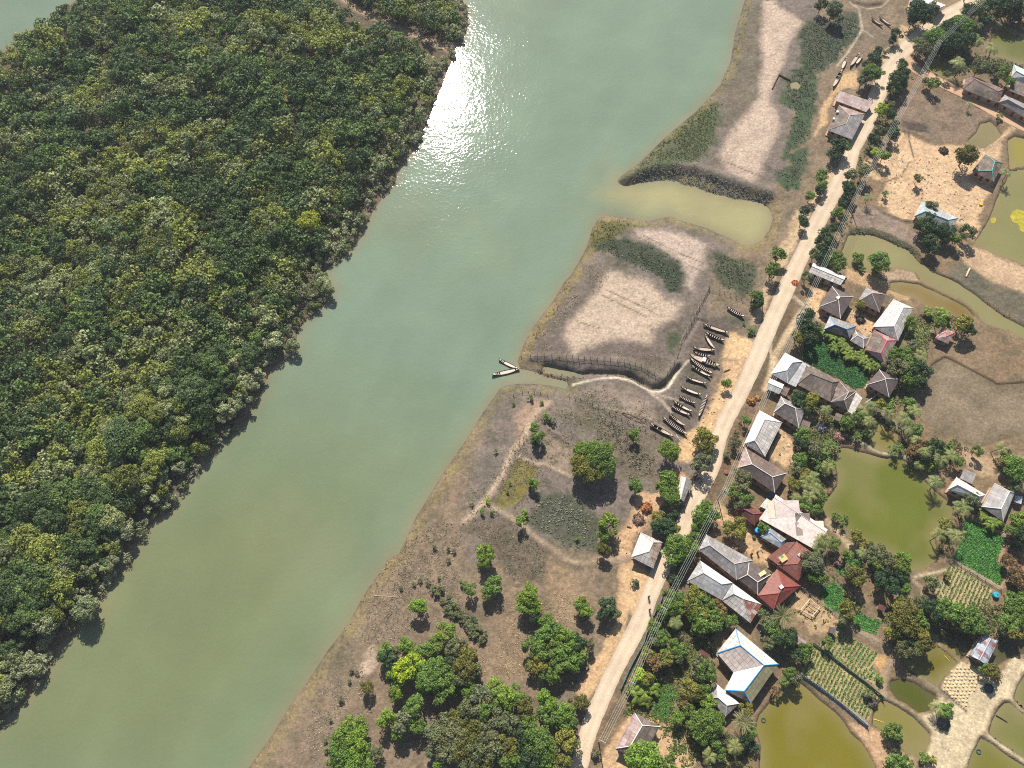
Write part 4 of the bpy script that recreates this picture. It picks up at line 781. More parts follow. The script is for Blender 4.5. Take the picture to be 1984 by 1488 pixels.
# ================================================================ HOUSES
def roof_mat(name, c1, c2=None, rust=0.0, sheet=.9, rough=.5, grid=.35):
    """corrugated sheets: UV in metres (u along the eave, v up the slope)"""
    m, n, l, b = newmat(name); uv = n.new('ShaderNodeUVMap'); sp = n.new('ShaderNodeSeparateXYZ'); l.new(uv.outputs[0], sp.inputs[0])
    geo = n.new('ShaderNodeNewGeometry'); pos = geo.outputs['Position']
    u, v = sp.outputs[0], sp.outputs[1]
    iu = mathn(n, l, 'FLOOR', mathn(n, l, 'DIVIDE', u, sheet)); iv = mathn(n, l, 'FLOOR', mathn(n, l, 'DIVIDE', v, 1.35))
    cb = n.new('ShaderNodeCombineXYZ'); l.new(iu, cb.inputs[0]); l.new(iv, cb.inputs[1])
    wn = n.new('ShaderNodeTexWhiteNoise'); l.new(cb.outputs[0], wn.inputs['Vector']); w_ = wn.outputs['Value']
    k = .84
    A = tuple(q*k for q in lin(c1)); B = tuple(q*k for q in lin(c2 or c1))
    c = mixc(n, l, mapr(n, l, mathn(n, l, 'ADD', w_, mathn(n, l, 'MULTIPLY', noise(n, l, pos, .5, 4, .6), 1.3)), .6, 1.7, 0, 1), A, B)
    st_ = noise(n, l, pos, 1.4, 5, .75)
    c = scalec(n, l, c, mapr(n, l, st_, .3, .7, .68, 1.2))
    if rust > 0:
        rn = mathn(n, l, 'ADD', noise(n, l, pos, .8, 5, .7), mathn(n, l, 'MULTIPLY', w_, .25))
        c = mixc(n, l, mapr(n, l, rn, .72-.3*rust, .86-.3*rust, 0, .85), c, tuple(q*k for q in lin((140, 78, 58))))
    def ln(x, per, wd):
        f = mathn(n, l, 'FRACT', mathn(n, l, 'DIVIDE', x, per)); return mathn(n, l, 'LESS_THAN', f, wd)
    g = mathn(n, l, 'MAXIMUM', ln(u, sheet, .09), ln(v, 1.35, .08))
    c = scalec(n, l, c, mathn(n, l, 'SUBTRACT', 1.0, mathn(n, l, 'MULTIPLY', g, grid)))
    l.new(c, b.inputs['Base Color']); b.inputs['Roughness'].default_value = rough; b.inputs['Specular IOR Level'].default_value = .35
    wv = mathn(n, l, 'SINE', mathn(n, l, 'MULTIPLY', u, 42.0)); bump(n, l, mathn(n, l, 'ADD', wv, mathn(n, l, 'MULTIPLY', st_, 2.0)), .25, .03, b)
    return m
RM = {
 'white': roof_mat('tin_white', (232, 228, 218), (205, 202, 192), 0, grid=.42), 'whitegrid': roof_mat('tin_white_panels', (222, 214, 204), (188, 180, 172), 0, grid=.6),
 'bright': roof_mat('tin_bright', (250, 248, 242), (222, 218, 212), 0, rough=.4, grid=.35),
 'grey': roof_mat('tin_grey', (168, 162, 158), (140, 134, 130), .0), 'greytin': roof_mat('tin_dull', (190, 192, 192), (168, 166, 164), 0, grid=.35),
 'dark': roof_mat('tiles_dark', (112, 98, 94), (96, 84, 80), 0, grid=.2, rough=.8), 'brown': roof_mat('sheet_brown', (134, 114, 102), (108, 92, 84), 0, rough=.8),
 'old': roof_mat('sheet_old', (142, 126, 114), (104, 94, 86), .0, rough=.85), 'darkgrid': roof_mat('sheet_dark_grey', (120, 112, 106), (92, 86, 82), 0, rough=.8, grid=.35),  # darkgrid: dark grey sheets with panel lines
 'red': roof_mat('tin_red', (146, 78, 66), (130, 70, 60), .1, grid=.15), 'redbrown': roof_mat('tin_red_brown', (142, 96, 84), (120, 80, 72), .3, rough=.7),
 'rusty': roof_mat('tin_rusty', (196, 186, 180), (150, 110, 98), .75), 'pink': roof_mat('tin_pink', (182, 160, 152), (152, 130, 124), .03),
 'maroon': roof_mat('tin_maroon', (112, 74, 68), (98, 64, 60), .2), 'beige': roof_mat('sheet_beige', (206, 188, 168), (178, 158, 142), .1),
 'olive': roof_mat('tin_olive_shade', (168, 160, 122), (152, 146, 110), 0), 'palepink': roof_mat('tin_pale_pink', (232, 216, 206), (222, 204, 194), 0, grid=.15),
 'dusty': roof_mat('sheet_dusty', (200, 186, 176), (180, 166, 158), 0, grid=.5),
 'steel': roof_mat('tin_steel', (196, 204, 212), (150, 158, 170), .2, rough=.3, grid=.4),
}
CAP = {'w': (232, 226, 216), 'b': (70, 150, 205), 't': (88, 190, 170), 'p': (225, 95, 100), 'r': (160, 84, 74), 'g': (165, 152, 142), 'k': (96, 84, 78), 'l': (196, 182, 170)}
WALLM = {'mud': plain('wall_mud', (160, 130, 104), .95), 'tin': plain('wall_tin', (150, 150, 146), .6), 'bamboo': plain('wall_bamboo', (150, 124, 88), .9), 'blue': plain('wall_blue', (120, 150, 165), .8)}
DOORM = plain('door_wood', (86, 62, 46), .8); WINM = plain('window_dark', (40, 42, 44), .3); PLM = plain('plinth_mud', (178, 148, 118), .95)
def roof_face(pts, mat, parent, ea=0, eb=1, th=.07):
    """one sloping sheet with thickness; ea-eb is the eave edge"""
    p = [Vector(q) for q in pts]; e = (p[eb]-p[ea]).normalized(); nrm = Vector((0, 0, 0))
    for i in range(1, len(p)-1): nrm += (p[i]-p[0]).cross(p[i+1]-p[0])
    nrm.normalize()
    if nrm.z < 0: nrm = -nrm
    up = nrm.cross(e); n = len(p); q = [v-nrm*th for v in p]
    me = bpy.data.meshes.new('roof_sheet'); fl = sum(((p[i]-p[0]).cross(p[i+1]-p[0])).z for i in range(1, n-1)) > 0
    F = [tuple(range(n)) if fl else tuple(range(n-1, -1, -1)), tuple(range(2*n-1, n-1, -1)) if fl else tuple(range(n, 2*n))]
    F += [(i, i+n, (i+1) % n+n, (i+1) % n) for i in range(n)]
    me.from_pydata([tuple(v) for v in p+q], [], F); uvl = me.uv_layers.new(name='UVMap')
    for lp in me.loops:
        v = Vector(me.vertices[lp.vertex_index].co)-p[ea]; uvl.data[lp.index].uv = (v.dot(e)+50, v.dot(up)+20)
    me.materials.append(mat); me.update(); return mobj('roof_sheet', me, None, parent)
def cap_run(pts, col, parent, r=.085):
    m = MB(); m.tube([Vector(p)+Vector((0, 0, .04)) for p in pts], r, 5); return m.build('ridge_cap', pm(CAP[col], .6, .12), parent)
def centroid(cs): return (sum(c[0] for c in cs)/len(cs), sum(c[1] for c in cs)/len(cs))
LAND = []
def walls(parent, cs, ze, g, wk, inset=.55, door=True):
    """cs: eave corners (x,y); walls of quad plan, stored local to parent"""
    cx, cy = centroid(cs); k = []
    for x, y in cs:
        d = math.hypot(x-cx, y-cy); f = max(.55, 1-inset*1.35/d); k.append((cx+(x-cx)*f, cy+(y-cy)*f))
    ar = sum(k[i][0]*k[(i+1) % 4][1]-k[(i+1) % 4][0]*k[i][1] for i in range(4))
    if ar < 0: k.reverse()
    mb = MB(); n = len(k)
    mb.add([(x, y, g-.6) for x, y in k]+[(x, y, ze) for x, y in k], [(i, (i+1) % n, n+(i+1) % n, n+i) for i in range(n)]+[tuple(range(n-1, -1, -1))])
    wl = mb.build('wall', WALLM[wk], parent)
    pk = [(cx+(x-cx)*1.1, cy+(y-cy)*1.1) for x, y in k]; mb = MB()
    mb.add([(x, y, g-.5) for x, y in pk]+[(x, y, g+.28) for x, y in pk], [(i, (i+1) % n, n+(i+1) % n, n+i) for i in range(n)]+[tuple(range(n, 2*n))])
    mb.build('plinth', PLM, parent)
    # openings on the wall that faces most towards the lower left and its neighbour
    for i in range(n):
        ax, ay = k[i]; bx, by = k[(i+1) % n]; L = math.hypot(bx-ax, by-ay); nx, ny = (by-ay)/L, -(bx-ax)/L; rz = math.atan2(by-ay, bx-ax)
        if ny > .3 or L < 2: continue
        ts = [.5] if L < 4 else [.2, .5, .8]
        for t in ts:
            x = ax+(bx-ax)*t; y = ay+(by-ay)*t; dr = (t == .5)
            h_ = 1.7 if dr else .8; z = g+.28+(h_/2 if dr else 1.2)
            fr = MB(); fr.box((x+nx*.02, y+ny*.02, z), (1.0 if dr else .95, .1, h_+.16), rz); f = fr.build('door' if dr else 'window', PLM if dr else DOORM, parent)
            pn = MB(); pn.box((x+nx*.06, y+ny*.06, z), (.82, .08, h_), rz); pn.build('leaf' if dr else 'pane', DOORM if dr else WINM, f)
            if dr: q = MB(); q.box((x+nx*.12+(bx-ax)/L*.3, y+ny*.12+(by-ay)/L*.3, z), (.05, .06, .18), rz); q.build('handle', WINM, f)
    return k
def house(name, label, mark, corners, ridge, mats, cap='g', ze=2.5, rise=1.5, gable=False, wall='mud', capline=True, cat='house', noland=False, group=None):
    """corners c0..c3 and ridge r0 (by edge c3-c0), r1 (by edge c1-c2) as survey points; mats: sides and hips"""
    g0 = gz(*P(*centroid(corners), 1.6)[:2]); g0 = max(g0, 1.2); e = g0+ze; rz_ = e+rise
    cs = [P(x, y, e) for x, y in corners]; rg = [P(x, y, rz_) for x, y in ridge]
    cx, cy = centroid(cs); loc = (cx, cy, g0)
    root = empty(name, loc, label, cat, group)
    L = lambda p, z: (p[0]-cx, p[1]-cy, z-g0)
    c = [L(p, e) for p in cs]; r = [L(p, rz_) for p in rg]
    ms = [RM[m] for m in (mats if isinstance(mats, (list, tuple)) else [mats])]
    ms = (ms*4)[:4] if len(ms) < 4 else ms
    rf = empty_part('roof', root)
    roof_face([c[0], c[1], r[1], r[0]], ms[0], rf); roof_face([c[2], c[3], r[0], r[1]], ms[1], rf)
    if not gable:
        roof_face([c[1], c[2], r[1]], ms[2], rf); roof_face([c[3], c[0], r[0]], ms[3], rf)
    if capline:
        cap_run([r[0], r[1]], cap, rf) if (Vector(r[0])-Vector(r[1])).length > .4 else None
        if not gable:
            for a, b in ((0, 0), (1, 1), (2, 1), (3, 0)): cap_run([r[b], c[a]], cap, rf, .075)
    walls(root, [(p[0], p[1]) for p in c], ze-.05, 0, wall)
    if gable:
        m = MB()
        for a, b, q in ((0, 3, 0), (1, 2, 1)):
            A = Vector(c[a])*.88; B = Vector(c[b])*.88; D = Vector(r[q])*.88; A.z = B.z = ze-.1; D.z = ze+rise-.15
            m.add([A, B, D], [(0, 1, 2)])
        m.build('gable', WALLM[wall], root)
    px, py = centroid(corners)
    if mark: LAND.append((px, py, mark))
    return root, g0, (cx, cy)
def empty_part(name, root):
    # small ridge beam that carries the roof sheets
    m = MB(); m.box((0, 0, 2.2), (.12, .12, .12)); return m.build(name, DOORM, root)
def shed(name, label, mark, corners, mat, ze=2.2, tilt=.35, wall='bamboo', cat='shed', group=None):
    g0 = max(gz(*P(*centroid(corners), 1.6)[:2]), 1.2); zs = [g0+ze+tilt, g0+ze+tilt, g0+ze, g0+ze]
    cs = [P(x, y, z) for (x, y), z in zip(corners, zs)]; cx, cy = centroid(cs); root = empty(name, (cx, cy, g0), label, cat, group)
    pts = [(p[0]-cx, p[1]-cy, z-g0) for p, z in zip(cs, zs)]
    roof_face([pts[2], pts[3], pts[0], pts[1]], RM[mat], root).name = 'roof'
    walls(root, [(p[0], p[1]) for p in pts], ze-.1, 0, wall, .35)
    if mark: LAND.append((*centroid(corners), mark))
    return root, g0, (cx, cy)
def H(reg, cs, rs): return Q(reg, T(cs)), Q(reg, T(rs))
HS = [
 ('R5', '190,600 105,820 300,920 385,690', '300,690 265,770', ['white', 'beige', 'whitegrid', 'whitegrid'], 'l', 'whitewashed square tin hip roof alone on the river side of the road', 'white hut left of the road', {}),
 ('R5', '1395,925 1225,1160 1365,1285 1605,1075', '1450,1085 1415,1140', 'red', 'r', 'brick red hip roofed house with a small pale skylight on its ridge', 'red roofed house', {'sky': (1432, 1085)}),
 ('R5', '1150,862 1338,975 1225,1155 1055,1015', '1135,975 1225,1042', 'dark', 'w', 'dark brown hip roof with a pale yellow sheet on it, beside the red roof', 'dark roof by the red one', {'sheet': (1265, 965)}),
 ('R5', '770,620 1185,848 1040,1025 703,755', '800,715 1020,880', ['grey', 'grey', 'grey', 'greytin'], 'l', 'long weathered grey hip roof behind the roadside trees, above the white one', 'long grey roof', {}),
 ('R5', '715,850 1002,1048 905,1200 600,1032', '745,962 905,1062', ['bright', 'greytin', 'greytin', 'greytin'], 'g', 'long bright white tin roof nearest the road wires, grey on its lower side', 'long white roof', {'ze': 2.4}),
 ('R5', '1004,1052 1262,1240 1162,1405 908,1204', '1012,1146 1095,1190', ['bright', 'whitegrid', 'rusty', 'greytin'], 'g', 'white tin roof with rusty red patched end joined to the long white roof', 'rust patched white roof', {'ze': 2.35}),
 ('R5', '1135,362 1275,430 1195,540 1020,407', '1105,397 1190,440', 'maroon', 'r', 'small maroon brown hip roof with reddish ridges above the pale long house', 'small maroon roof', {'ze': 2.2, 'rise': 1.1}),
 ('R5', '1385,265 1845,575 1722,748 1240,478', '1372,292 1832,600', ['white', 'palepink'], 'l', 'wide pale pinkish low sloped roof with one dark grey patch, near the round pond', 'wide pale roof', {'gable': True, 'rise': .7, 'patch': True, 'ze': 2.9}),
 ('R5', '1335,560 1477,660 1440,750 1250,640', '1335,606 1435,690', ['grey', 'greytin'], 'b', 'small grey shed roof with bright blue ridge ends below the wide pale roof', 'small blue ended roof', {'ze': 2.2, 'rise': .8}),
 ('R5', '1570,682 1400,890 1583,1030 1742,804', '1618,815 1578,880', 'redbrown', 'r', 'reddish brown hip roof with a yellow and green cloth lying on it', 'reddish brown roof', {'cloth': (1450, 830)}),
 ('R5', '545,104 513,285 572,328 640,150', '592,118 545,308', ['white', 'grey'], 'g', 'narrow white and grey shop roof against the left edge of the road', 'roadside shop', {'gable': True, 'rise': .6}),
 ('R4', '557,434 420,728 605,845 756,542', '600,515 512,700', ['bright', 'whitegrid', 'whitegrid', 'bright'], 'w', 'long white tin roof with a panel grid beside the road, above the dark brown one', 'white gridded roof', {}),
 ('R4', '430,765 797,990 690,1165 363,942', '487,910 672,1025', ['brown', 'dark', 'dark', 'pink'], 'w', 'dark brown hip roof with white ridges and a light blue corner cap', 'white ridged brown roof', {}),
 ('R4', '745,312 958,428 905,592 680,452', '780,373 872,415', ['grey', 'darkgrid', 'grey', 'grey'], 'w', 'mid grey hip roof with pale ridges between garden palms and the road hay', 'grey roof near the hay', {}),
 ('R3', '325,930 200,1115 348,1200 480,1008', '388,1017 340,1085', ['bright', 'greytin', 'greytin', 'bright'], 'w', 'bright white front house with pillared porch at the roadside, above the brown row', 'bright white roadside house', {}),
 ('R4', '958,8 1262,178 1183,360 888,205', '1010,112 1200,188', 'old', 'k', 'long old brown roof joined to the bright white roadside house', 'long old brown roof', {}),
 ('R4', '1266,180 1415,265 1335,440 1188,362', '1345,272 1305,345', ['old', 'darkgrid', 'old', 'old'], 'l', 'stained brown roof at the far end of the old brown row', 'stained brown end roof', {}),
 ('R4', '650,152 772,205 728,292 618,242', '632,192 758,246', ['bright', 'greytin'], 'g', 'little white and grey tin porch roof below the bright white house', 'little tin porch', {'gable': True, 'rise': .5, 'ze': 2.0, 'wall': 'tin'}),
 ('R3', '1160,1080 1043,1215 1245,1325 1342,1165', '1218,1162 1212,1166', 'dark', 'w', 'dark pyramid roof with four white ridges between the garden and mud pond', 'white ridged pyramid roof', {'rise': 1.7}),
 ('R3', '740,342 620,525 815,628 928,435', '808,432 798,458', 'dark', 'w', 'dark hip roof with white cap box at its peak, nearest the footbridge path', 'dark peaked roof', {'sky': (790, 445)}),
 ('R3', '1045,350 965,478 1160,572 1217,415', '1112,402 1092,402', ['grey', 'dark', 'dark', 'pink'], 'l', 'small grey hip roof on the pond side of the compound', 'pond side grey roof', {}),
 ('R3', '1285,455 1100,700 1325,825 1458,532', '1372,530 1290,695', ['whitegrid', 'whitegrid', 'grey', 'white'], 'w', 'large white panelled hip roof with broad white ridge, biggest of the compound', 'large white panelled roof', {}),
 ('R3', '1112,728 1030,900 1205,1030 1317,820', '1227,822 1173,932', ['old', 'pink', 'pink', 'pink'], 'p', 'brown roof with bright pink red ridges at the lower end of the compound', 'pink ridged roof', {}),
 ('R3', '722,605 958,692 895,802 666,725', '765,682 870,722', ['grey', 'darkgrid', 'grey', 'greytin'], 'b', 'grey roof with light blue ridge line above the banana row', 'blue ridged small roof', {}),
 ('R3', '948,735 1067,800 1020,892 903,822', '965,775 1015,805', 'grey', 'w', 'smallest grey hip roof between the blue and pink ridged roofs', 'smallest grey roof', {'ze': 2.1, 'rise': .9}),
 ('R3', '573,133 862,258 815,332 533,215', '562,165 848,285', ['bright', 'whitegrid'], 'g', 'long narrow white shop roof under the power wires at the road', 'narrow white shop roof', {'gable': True, 'rise': .6, 'wall': 'tin'}),
 ('R3', '1720,703 1828,752 1768,852 1653,800', '1745,745 1755,785', 'pink', 'p', 'tiny pinkish hut on the earth neck beside the mud pond', 'tiny pink hut', {'ze': 2.1, 'rise': .9, 'wall': 'bamboo'}),
 ('R2', '1642,-6 1522,145 1716,240 1797,72', '1725,60 1700,140', 'old', 't', 'grey roof with turquoise ridges at the pond edge of the sand yard', 'turquoise ridged house', {}),
 ('R2', '1080,410 1402,560 1335,668 1008,545', '1110,500 1312,578', ['greytin', 'greytin'], 't', 'pale tin roof with turquoise ridge half hidden by dark trees', 'pale turquoise roof', {}),
 ('R1', '345,930 243,1152 460,1237 577,1010', '440,1022 412,1092', ['old', 'grey', 'grey', 'pink'], 'l', 'grey brown hip roof at the left road edge with two white tins on it', 'grey brown roof at the road', {'tins': True}),
 ('R1', '1482,652 1808,790 1757,912 1440,787', '1545,702 1752,812', 'old', 'r', 'long brown roof along the dirt lane at the upper right', 'long brown lane house', {}),
 ('R1', '1812,840 2080,960 2040,1070 1758,906', '1840,880 2030,985', 'grey', 'l', 'long grey roof on the dirt lane cut by the right edge of the photo', 'grey lane house', {}),
 ('R1', '1892,570 2060,650 2000,740 1868,690', '1915,630 2010,680', ['white', 'white'], 't', 'white roof with turquoise rim at the right edge near the palms', 'turquoise rimmed roof', {}),
 ('R1', '1000,-70 1290,45 1232,105 968,35', '1010,-10 1240,70', ['bright', 'greytin'], 'w', 'white roofed house at the top edge left of the road bend', 'top edge white roof', {}),
 ('R6', '1385,340 1642,495 1592,572 1308,450', '1395,408 1590,510', 'white', 'w', 'pale grey long roof right of the round pond, lower of its three neighbours', 'pale long roof', {}),
 ('R6', '1722,395 1605,600 1800,732 1902,480', '1855,468 1782,620', ['grey', 'white', 'grey', 'grey'], 'w', 'large pale grey hip roof right of the round pond with a white ridge', 'large pale hip roof', {}),
 ('R7', '1622,298 1510,490 1652,574 1757,358', '1690,340 1590,530', ['steel', 'steel'], 'l', 'shiny patched steel blue tin hut standing over dark water', 'shiny tin hut', {'gable': True, 'rise': .5, 'wall': 'tin'}),
 ('R8', '1240,735 1447,914 1325,1030 1175,860', '1257,862 1337,932', ['bright', 'grey', 'grey', 'grey'], 'l', 'small white and grey roof tucked under the blue ridged big house', 'small annex roof', {'ze': 2.2, 'rise': 1.0}),
 ('R8', '515,990 350,1312 560,1430 745,1120', '588,1108 480,1292', ['pink', 'old', 'pink', 'old'], 'w', 'pinkish brown hip roof beside the road near the bottom edge', 'pinkish roof near the bottom', {}),
]
for reg, cs, rs, mats, cap, label, mark, o in HS:
    kw = {k: o[k] for k in ('ze', 'rise', 'gable', 'wall') if k in o}
    root, g0, (cx, cy) = house('house', label, mark, *H(reg, cs, rs), mats, cap, **kw)
    ze = o.get('ze', 2.5); ri = o.get('rise', 1.5); ox, oy, k = REG[reg]
    def on_roof(pt, dims, mat, nm, dz=.75):
        px, py = ox+pt[0]*k, oy+pt[1]*k; z = g0+ze+ri*dz; x, y = P(px, py, z); m = MB(); m.box((0, 0, 0), dims, .55)
        b = m.build(nm, mat, root); b.location = (x-cx, y-cy, z-g0+.08); return b
    if 'sky' in o: on_roof(o['sky'], (.9, .8, .5), pm((225, 222, 215)), 'skylight', .95)
    if 'sheet' in o: on_roof(o['sheet'], (1.9, .9, .1), pm((205, 190, 140)), 'patch_sheet', .62)
    if 'cloth' in o:
        on_roof(o['cloth'], (1.9, 1.5, .1), pm((190, 168, 110)), 'drying_cloth', .6); on_roof((1440, 815), (.7, .5, .16), pm((70, 150, 110)), 'cloth_fold', .62); on_roof((1595, 800), (.8, .7, .16), pm((205, 180, 180)), 'cloth_fold', .9)
    if 'tins' in o: on_roof((330, 992), (.8, .6, .5), pm((235, 230, 220)), 'box', .4); on_roof((297, 1052), (.6, .5, .4), pm((235, 230, 220)), 'box', .4)
    if 'patch' in o:
        for pt, d, c_ in (((1480, 395), (6.2, 4.2, .06), (240, 226, 218)), ((1620, 480), (3.6, 2.6, .06), (120, 106, 98)), ((1590, 570), (1.6, 3.2, .07), (140, 124, 114)), ((1345, 400), (1.8, 4.4, .06), (205, 186, 165)), ((1740, 560), (3.8, 3.2, .06), (214, 196, 178))):
            b = on_roof(pt, d, RM['palepink'] if c_[0] > 230 else pm(c_), 'patch_sheet', .3); b.rotation_euler = (0, 0, 0)
            x, y = b.location.x, b.location.y; e0 = Vector((0, 0, 0))
            q = P(*Q('R5', [(1240, 478)])[0], g0+ze); q2 = P(*Q('R5', [(1722, 748)])[0], g0+ze); rx = P(*Q('R5', [(1372, 292)])[0], g0+ze+ri)
            a = math.atan2(q2[1]-q[1], q2[0]-q[0]); dn = abs((y+cy-q[1])*math.cos(a)-(x+cx-q[0])*math.sin(a)); tot = abs((rx[1]-q[1])*math.cos(a)-(rx[0]-q[0])*math.sin(a))
            b.rotation_euler = (math.atan2(ri, tot), 0, a); b.location.z = ze+ri*min(dn/tot, 1)+.05
# little box sheds and lean-tos
shed('lean_to', 'light grey tin strip roof joining the bright white house to the brown row', 'light tin strip roof', Q('R3', T('482,1010 548,1048 420,1232 350,1202')), 'greytin', 2.5, .5)
shed('lean_to', 'sooty panelled tin end strip of the old brown row', 'sooty strip roof', Q('R4', T('1400,262 1467,325 1385,475 1322,432')), 'whitegrid', 2.3, .3)
shed('lean_to', 'small brown box roof beside the little tin porch', None, Q('R4', T('775,222 826,240 790,312 742,285')), 'brown', 2.0, .2)
shed('shed', 'brown mud coloured side roof leaning on the grey roof near the hay', None, Q('R4', T('940,515 1010,540 990,615 912,590')), 'brown', 2.0, .25)
shed('shed', 'pale square box roof in the shaded yard behind the palms', None, Q('R4', T('1235,455 1292,475 1265,535 1212,510')), 'old', 1.8, .2)
shed('shed', 'white tin side roof with red trim left of the wide pale roof', None, Q('R5', T('1305,298 1352,328 1312,402 1245,370')), 'white', 2.2, .3)
shed('shed', 'brown lean-to roof on the upper left of the reddish brown roof', None, Q('R5', T('1478,690 1562,684 1402,886 1312,822')), 'redbrown', 2.3, .3)
shed('shed', 'flat grey white shed roof beside the road trees at the top', 'flat grey white shed', Q('R1', T('350,803 655,905 585,992 313,890')), 'pink', 2.4, .4)
shed('shed', 'grey lower roof under the white turquoise rimmed roof', None, Q('R1', T('1885,705 2060,745 2060,885 1848,800')), 'old', 2.2, .3)
shed('shed', 'small square pale tin roof above the pale long roof', 'small square roof', Q('R6', T('1455,265 1562,312 1522,402 1418,350')), 'grey', 2.2, .3)
shed('shed', 'small pink sheet roof among trees left of the vegetable rows', None, Q('R7', T('-40,300 60,370 18,420 -70,350')), 'pink', 2.0, .2)
shed('shed', 'low rusty red tin cover in the trees left of the blue ridged house', None, Q('R8', T('1105,428 1192,485 1168,520 1078,458')), 'maroon', 1.5, .2)
shed('shed', 'dark shaded tin shed hidden in trees above the blue ridged house', None, Q('R8', T('1262,215 1300,262 1268,330 1235,290')), 'darkgrid', 1.9, .2)
shed('shed', 'tiny blue grey covered pen in the trees right of the white compound', None, Q('R6', T('1905,500 1972,512 1960,580 1900,560')), 'steel', 1.6, .15)
shed('shed', 'dark small hut roof between garden plots near the bamboo frame', None, Q('R7', T('262,232 322,240 312,300 250,285')), 'darkgrid', 1.7, .2)
shed('shed', 'dark reddish hut in the trees above the green plot', None, Q('R7', T('700,30 765,62 745,100 690,72')), 'maroon', 1.7, .2)
# L shaped house with blue ridges
def l_house():
    pts = {k: Q('R8', [v])[0] for k, v in {'O1': (1415, 250), 'O2': (1792, 566), 'O3': (1548, 915), 'O4': (1322, 795), 'I': (1395, 640), 'O5': (1248, 468), 'A': (1455, 400), 'B': (1665, 575), 'D': (1490, 805)}.items()}
    g = 1.7; e = g+2.8; rz_ = e+1.7; w3 = {k: (*P(*v, e if k[0] in 'OI' else rz_), e if k[0] in 'OI' else rz_) for k, v in pts.items()}
    cx, cy = w3['B'][0]-4, w3['B'][1]; root = empty('house', (cx, cy, g), 'big L shaped white tin house outlined with bright blue ridges beside the ochre pond', 'house')
    q = {k: (v[0]-cx, v[1]-cy, v[2]-g) for k, v in w3.items()}; rf = empty_part('roof', root)
    for ks, m in ((('O1', 'O2', 'B', 'A'), 'white'), (('O2', 'O3', 'D', 'B'), 'olive'), (('O5', 'O1', 'A'), 'whitegrid'), (('I', 'O5', 'A', 'B'), 'dusty'), (('O4', 'I', 'B', 'D'), 'bright'), (('O3', 'O4', 'D'), 'beige')):
        roof_face([q[k] for k in ks], RM[m], rf)
    for ks in (('A', 'B', 'D'), ('A', 'O1'), ('A', 'O5'), ('B', 'O2'), ('D', 'O3'), ('D', 'O4')): cap_run([q[k] for k in ks], 'b', rf, .13)
    def lerp(a, b, t): return tuple(a[i]+(b[i]-a[i])*t for i in range(2))
    walls(root, [q['O1'][:2], q['O2'][:2], q['I'][:2], q['O5'][:2]], 2.7, 0, 'blue'); walls(root, [lerp(q['O2'], q['O3'], .2), q['O3'][:2], q['O4'][:2], q['I'][:2]], 2.7, 0, 'blue')
    LAND.append((*centroid([pts['A'], pts['D']]), 'blue ridged big house'))
l_house()
# ================================================================ BOATS
def boat_parts(L, Wd, style, hullc, deckc, ribs, root, rr):
    n = 17; hull = MB(); H0 = .62; secs = []
    def prof(t):                    # half width, sheer height, keel height
        w_ = Wd/2*max(.03, math.sin(math.pi*t)**.62); sh = H0+.55*(abs(t-.5)*2)**3*(.9 if t > .5 else 1.15); return w_, sh, .02+.45*(abs(t-.5)*2)**4
    vs = []; K = 8
    for i in range(n):
        t = i/(n-1); w_, sh, ke = prof(t); x = (t-.5)*L
        row = [(-w_, sh), (-w_*.92, sh*.5+ke*.5), (-w_*.5, ke+.03), (0, ke), (w_*.5, ke+.03), (w_*.92, sh*.5+ke*.5), (w_, sh)]
        inn = [(w_*.9, sh), (w_*.8, sh*.5+ke*.5+.03), (w_*.42, ke+.09), (0, ke+.07), (-w_*.42, ke+.09), (-w_*.8, sh*.5+ke*.5+.03), (-w_*.9, sh)]
        vs += [(x, y, z) for y, z in row+inn]
    m_ = 14; fs = []
    for i in range(n-1):
        for k in range(m_): fs.append((i*m_+k, i*m_+(k+1) % m_, (i+1)*m_+(k+1) % m_, (i+1)*m_+k))
    fs.append(tuple(range(m_-1, -1, -1))); fs.append(tuple((n-1)*m_+k for k in range(m_)))
    hull.add(vs, fs); h = hull.build('hull', pm(hullc, .75), root)
    rail = MB()
    for s in (-1, 1): rail.tube([((i/(n-1)-.5)*L, s*prof(i/(n-1))[0]*.96, prof(i/(n-1))[1]+.02) for i in range(n)], .035, 4)
    rail.build('gunwale', pm((138, 120, 102), .8), root)
    dm = pm(deckc, .85)
    def plank(t0, t1, z=-.12, seg=7, nm='deck'):
        d = MB(); P0 = []
        for i in range(seg+1):
            t = t0+(t1-t0)*i/seg; w_, sh, ke = prof(t); P0 += [((t-.5)*L, -w_*.88, sh+z), ((t-.5)*L, w_*.88, sh+z)]
        k = len(P0); vs = P0+[(a, b, c-.05) for a, b, c in P0]; fs = []
        for i in range(seg): a = i*2; fs += [(a, a+2, a+3, a+1), (k+a, k+a+1, k+a+3, k+a+2), (a, a+1, k+a+1, k+a), (a+1, a+3, k+a+3, k+a+1), (a, k+a, k+a+2, a+2)]
        a = seg*2; fs.append((a, k+a, k+a+1, a+1)); d.add(vs, fs); d.build(nm, dm, root)
    plank(.02, .13, .0, 3, 'bow_deck'); plank(.88, .98, .0, 3, 'stern_deck')
    def thw(t):
        w_, sh, ke = prof(t); d = MB(); d.box(((t-.5)*L, 0, sh-.1), (.16, w_*1.85, .06)); d.build('thwart', dm, root)
    if style == 'ribs':
        for k in range(ribs): thw(.17+.68*k/(ribs-1))
    elif style == 'deck':
        plank(.3, .84); thw(.18); thw(.24)
    elif style == 'mixed':
        plank(.55, .86)
        for k in range(ribs): thw(.17+.35*k/max(1, ribs-1))
    elif style == 'motor':
        plank(.14, .48); cb = MB(); cb.box((-.02*L, 0, .95), (.9, Wd*.72, .6)); cb.build('engine_box', pm((225, 215, 205)), root)
        for k in range(4): thw(.6+.08*k)
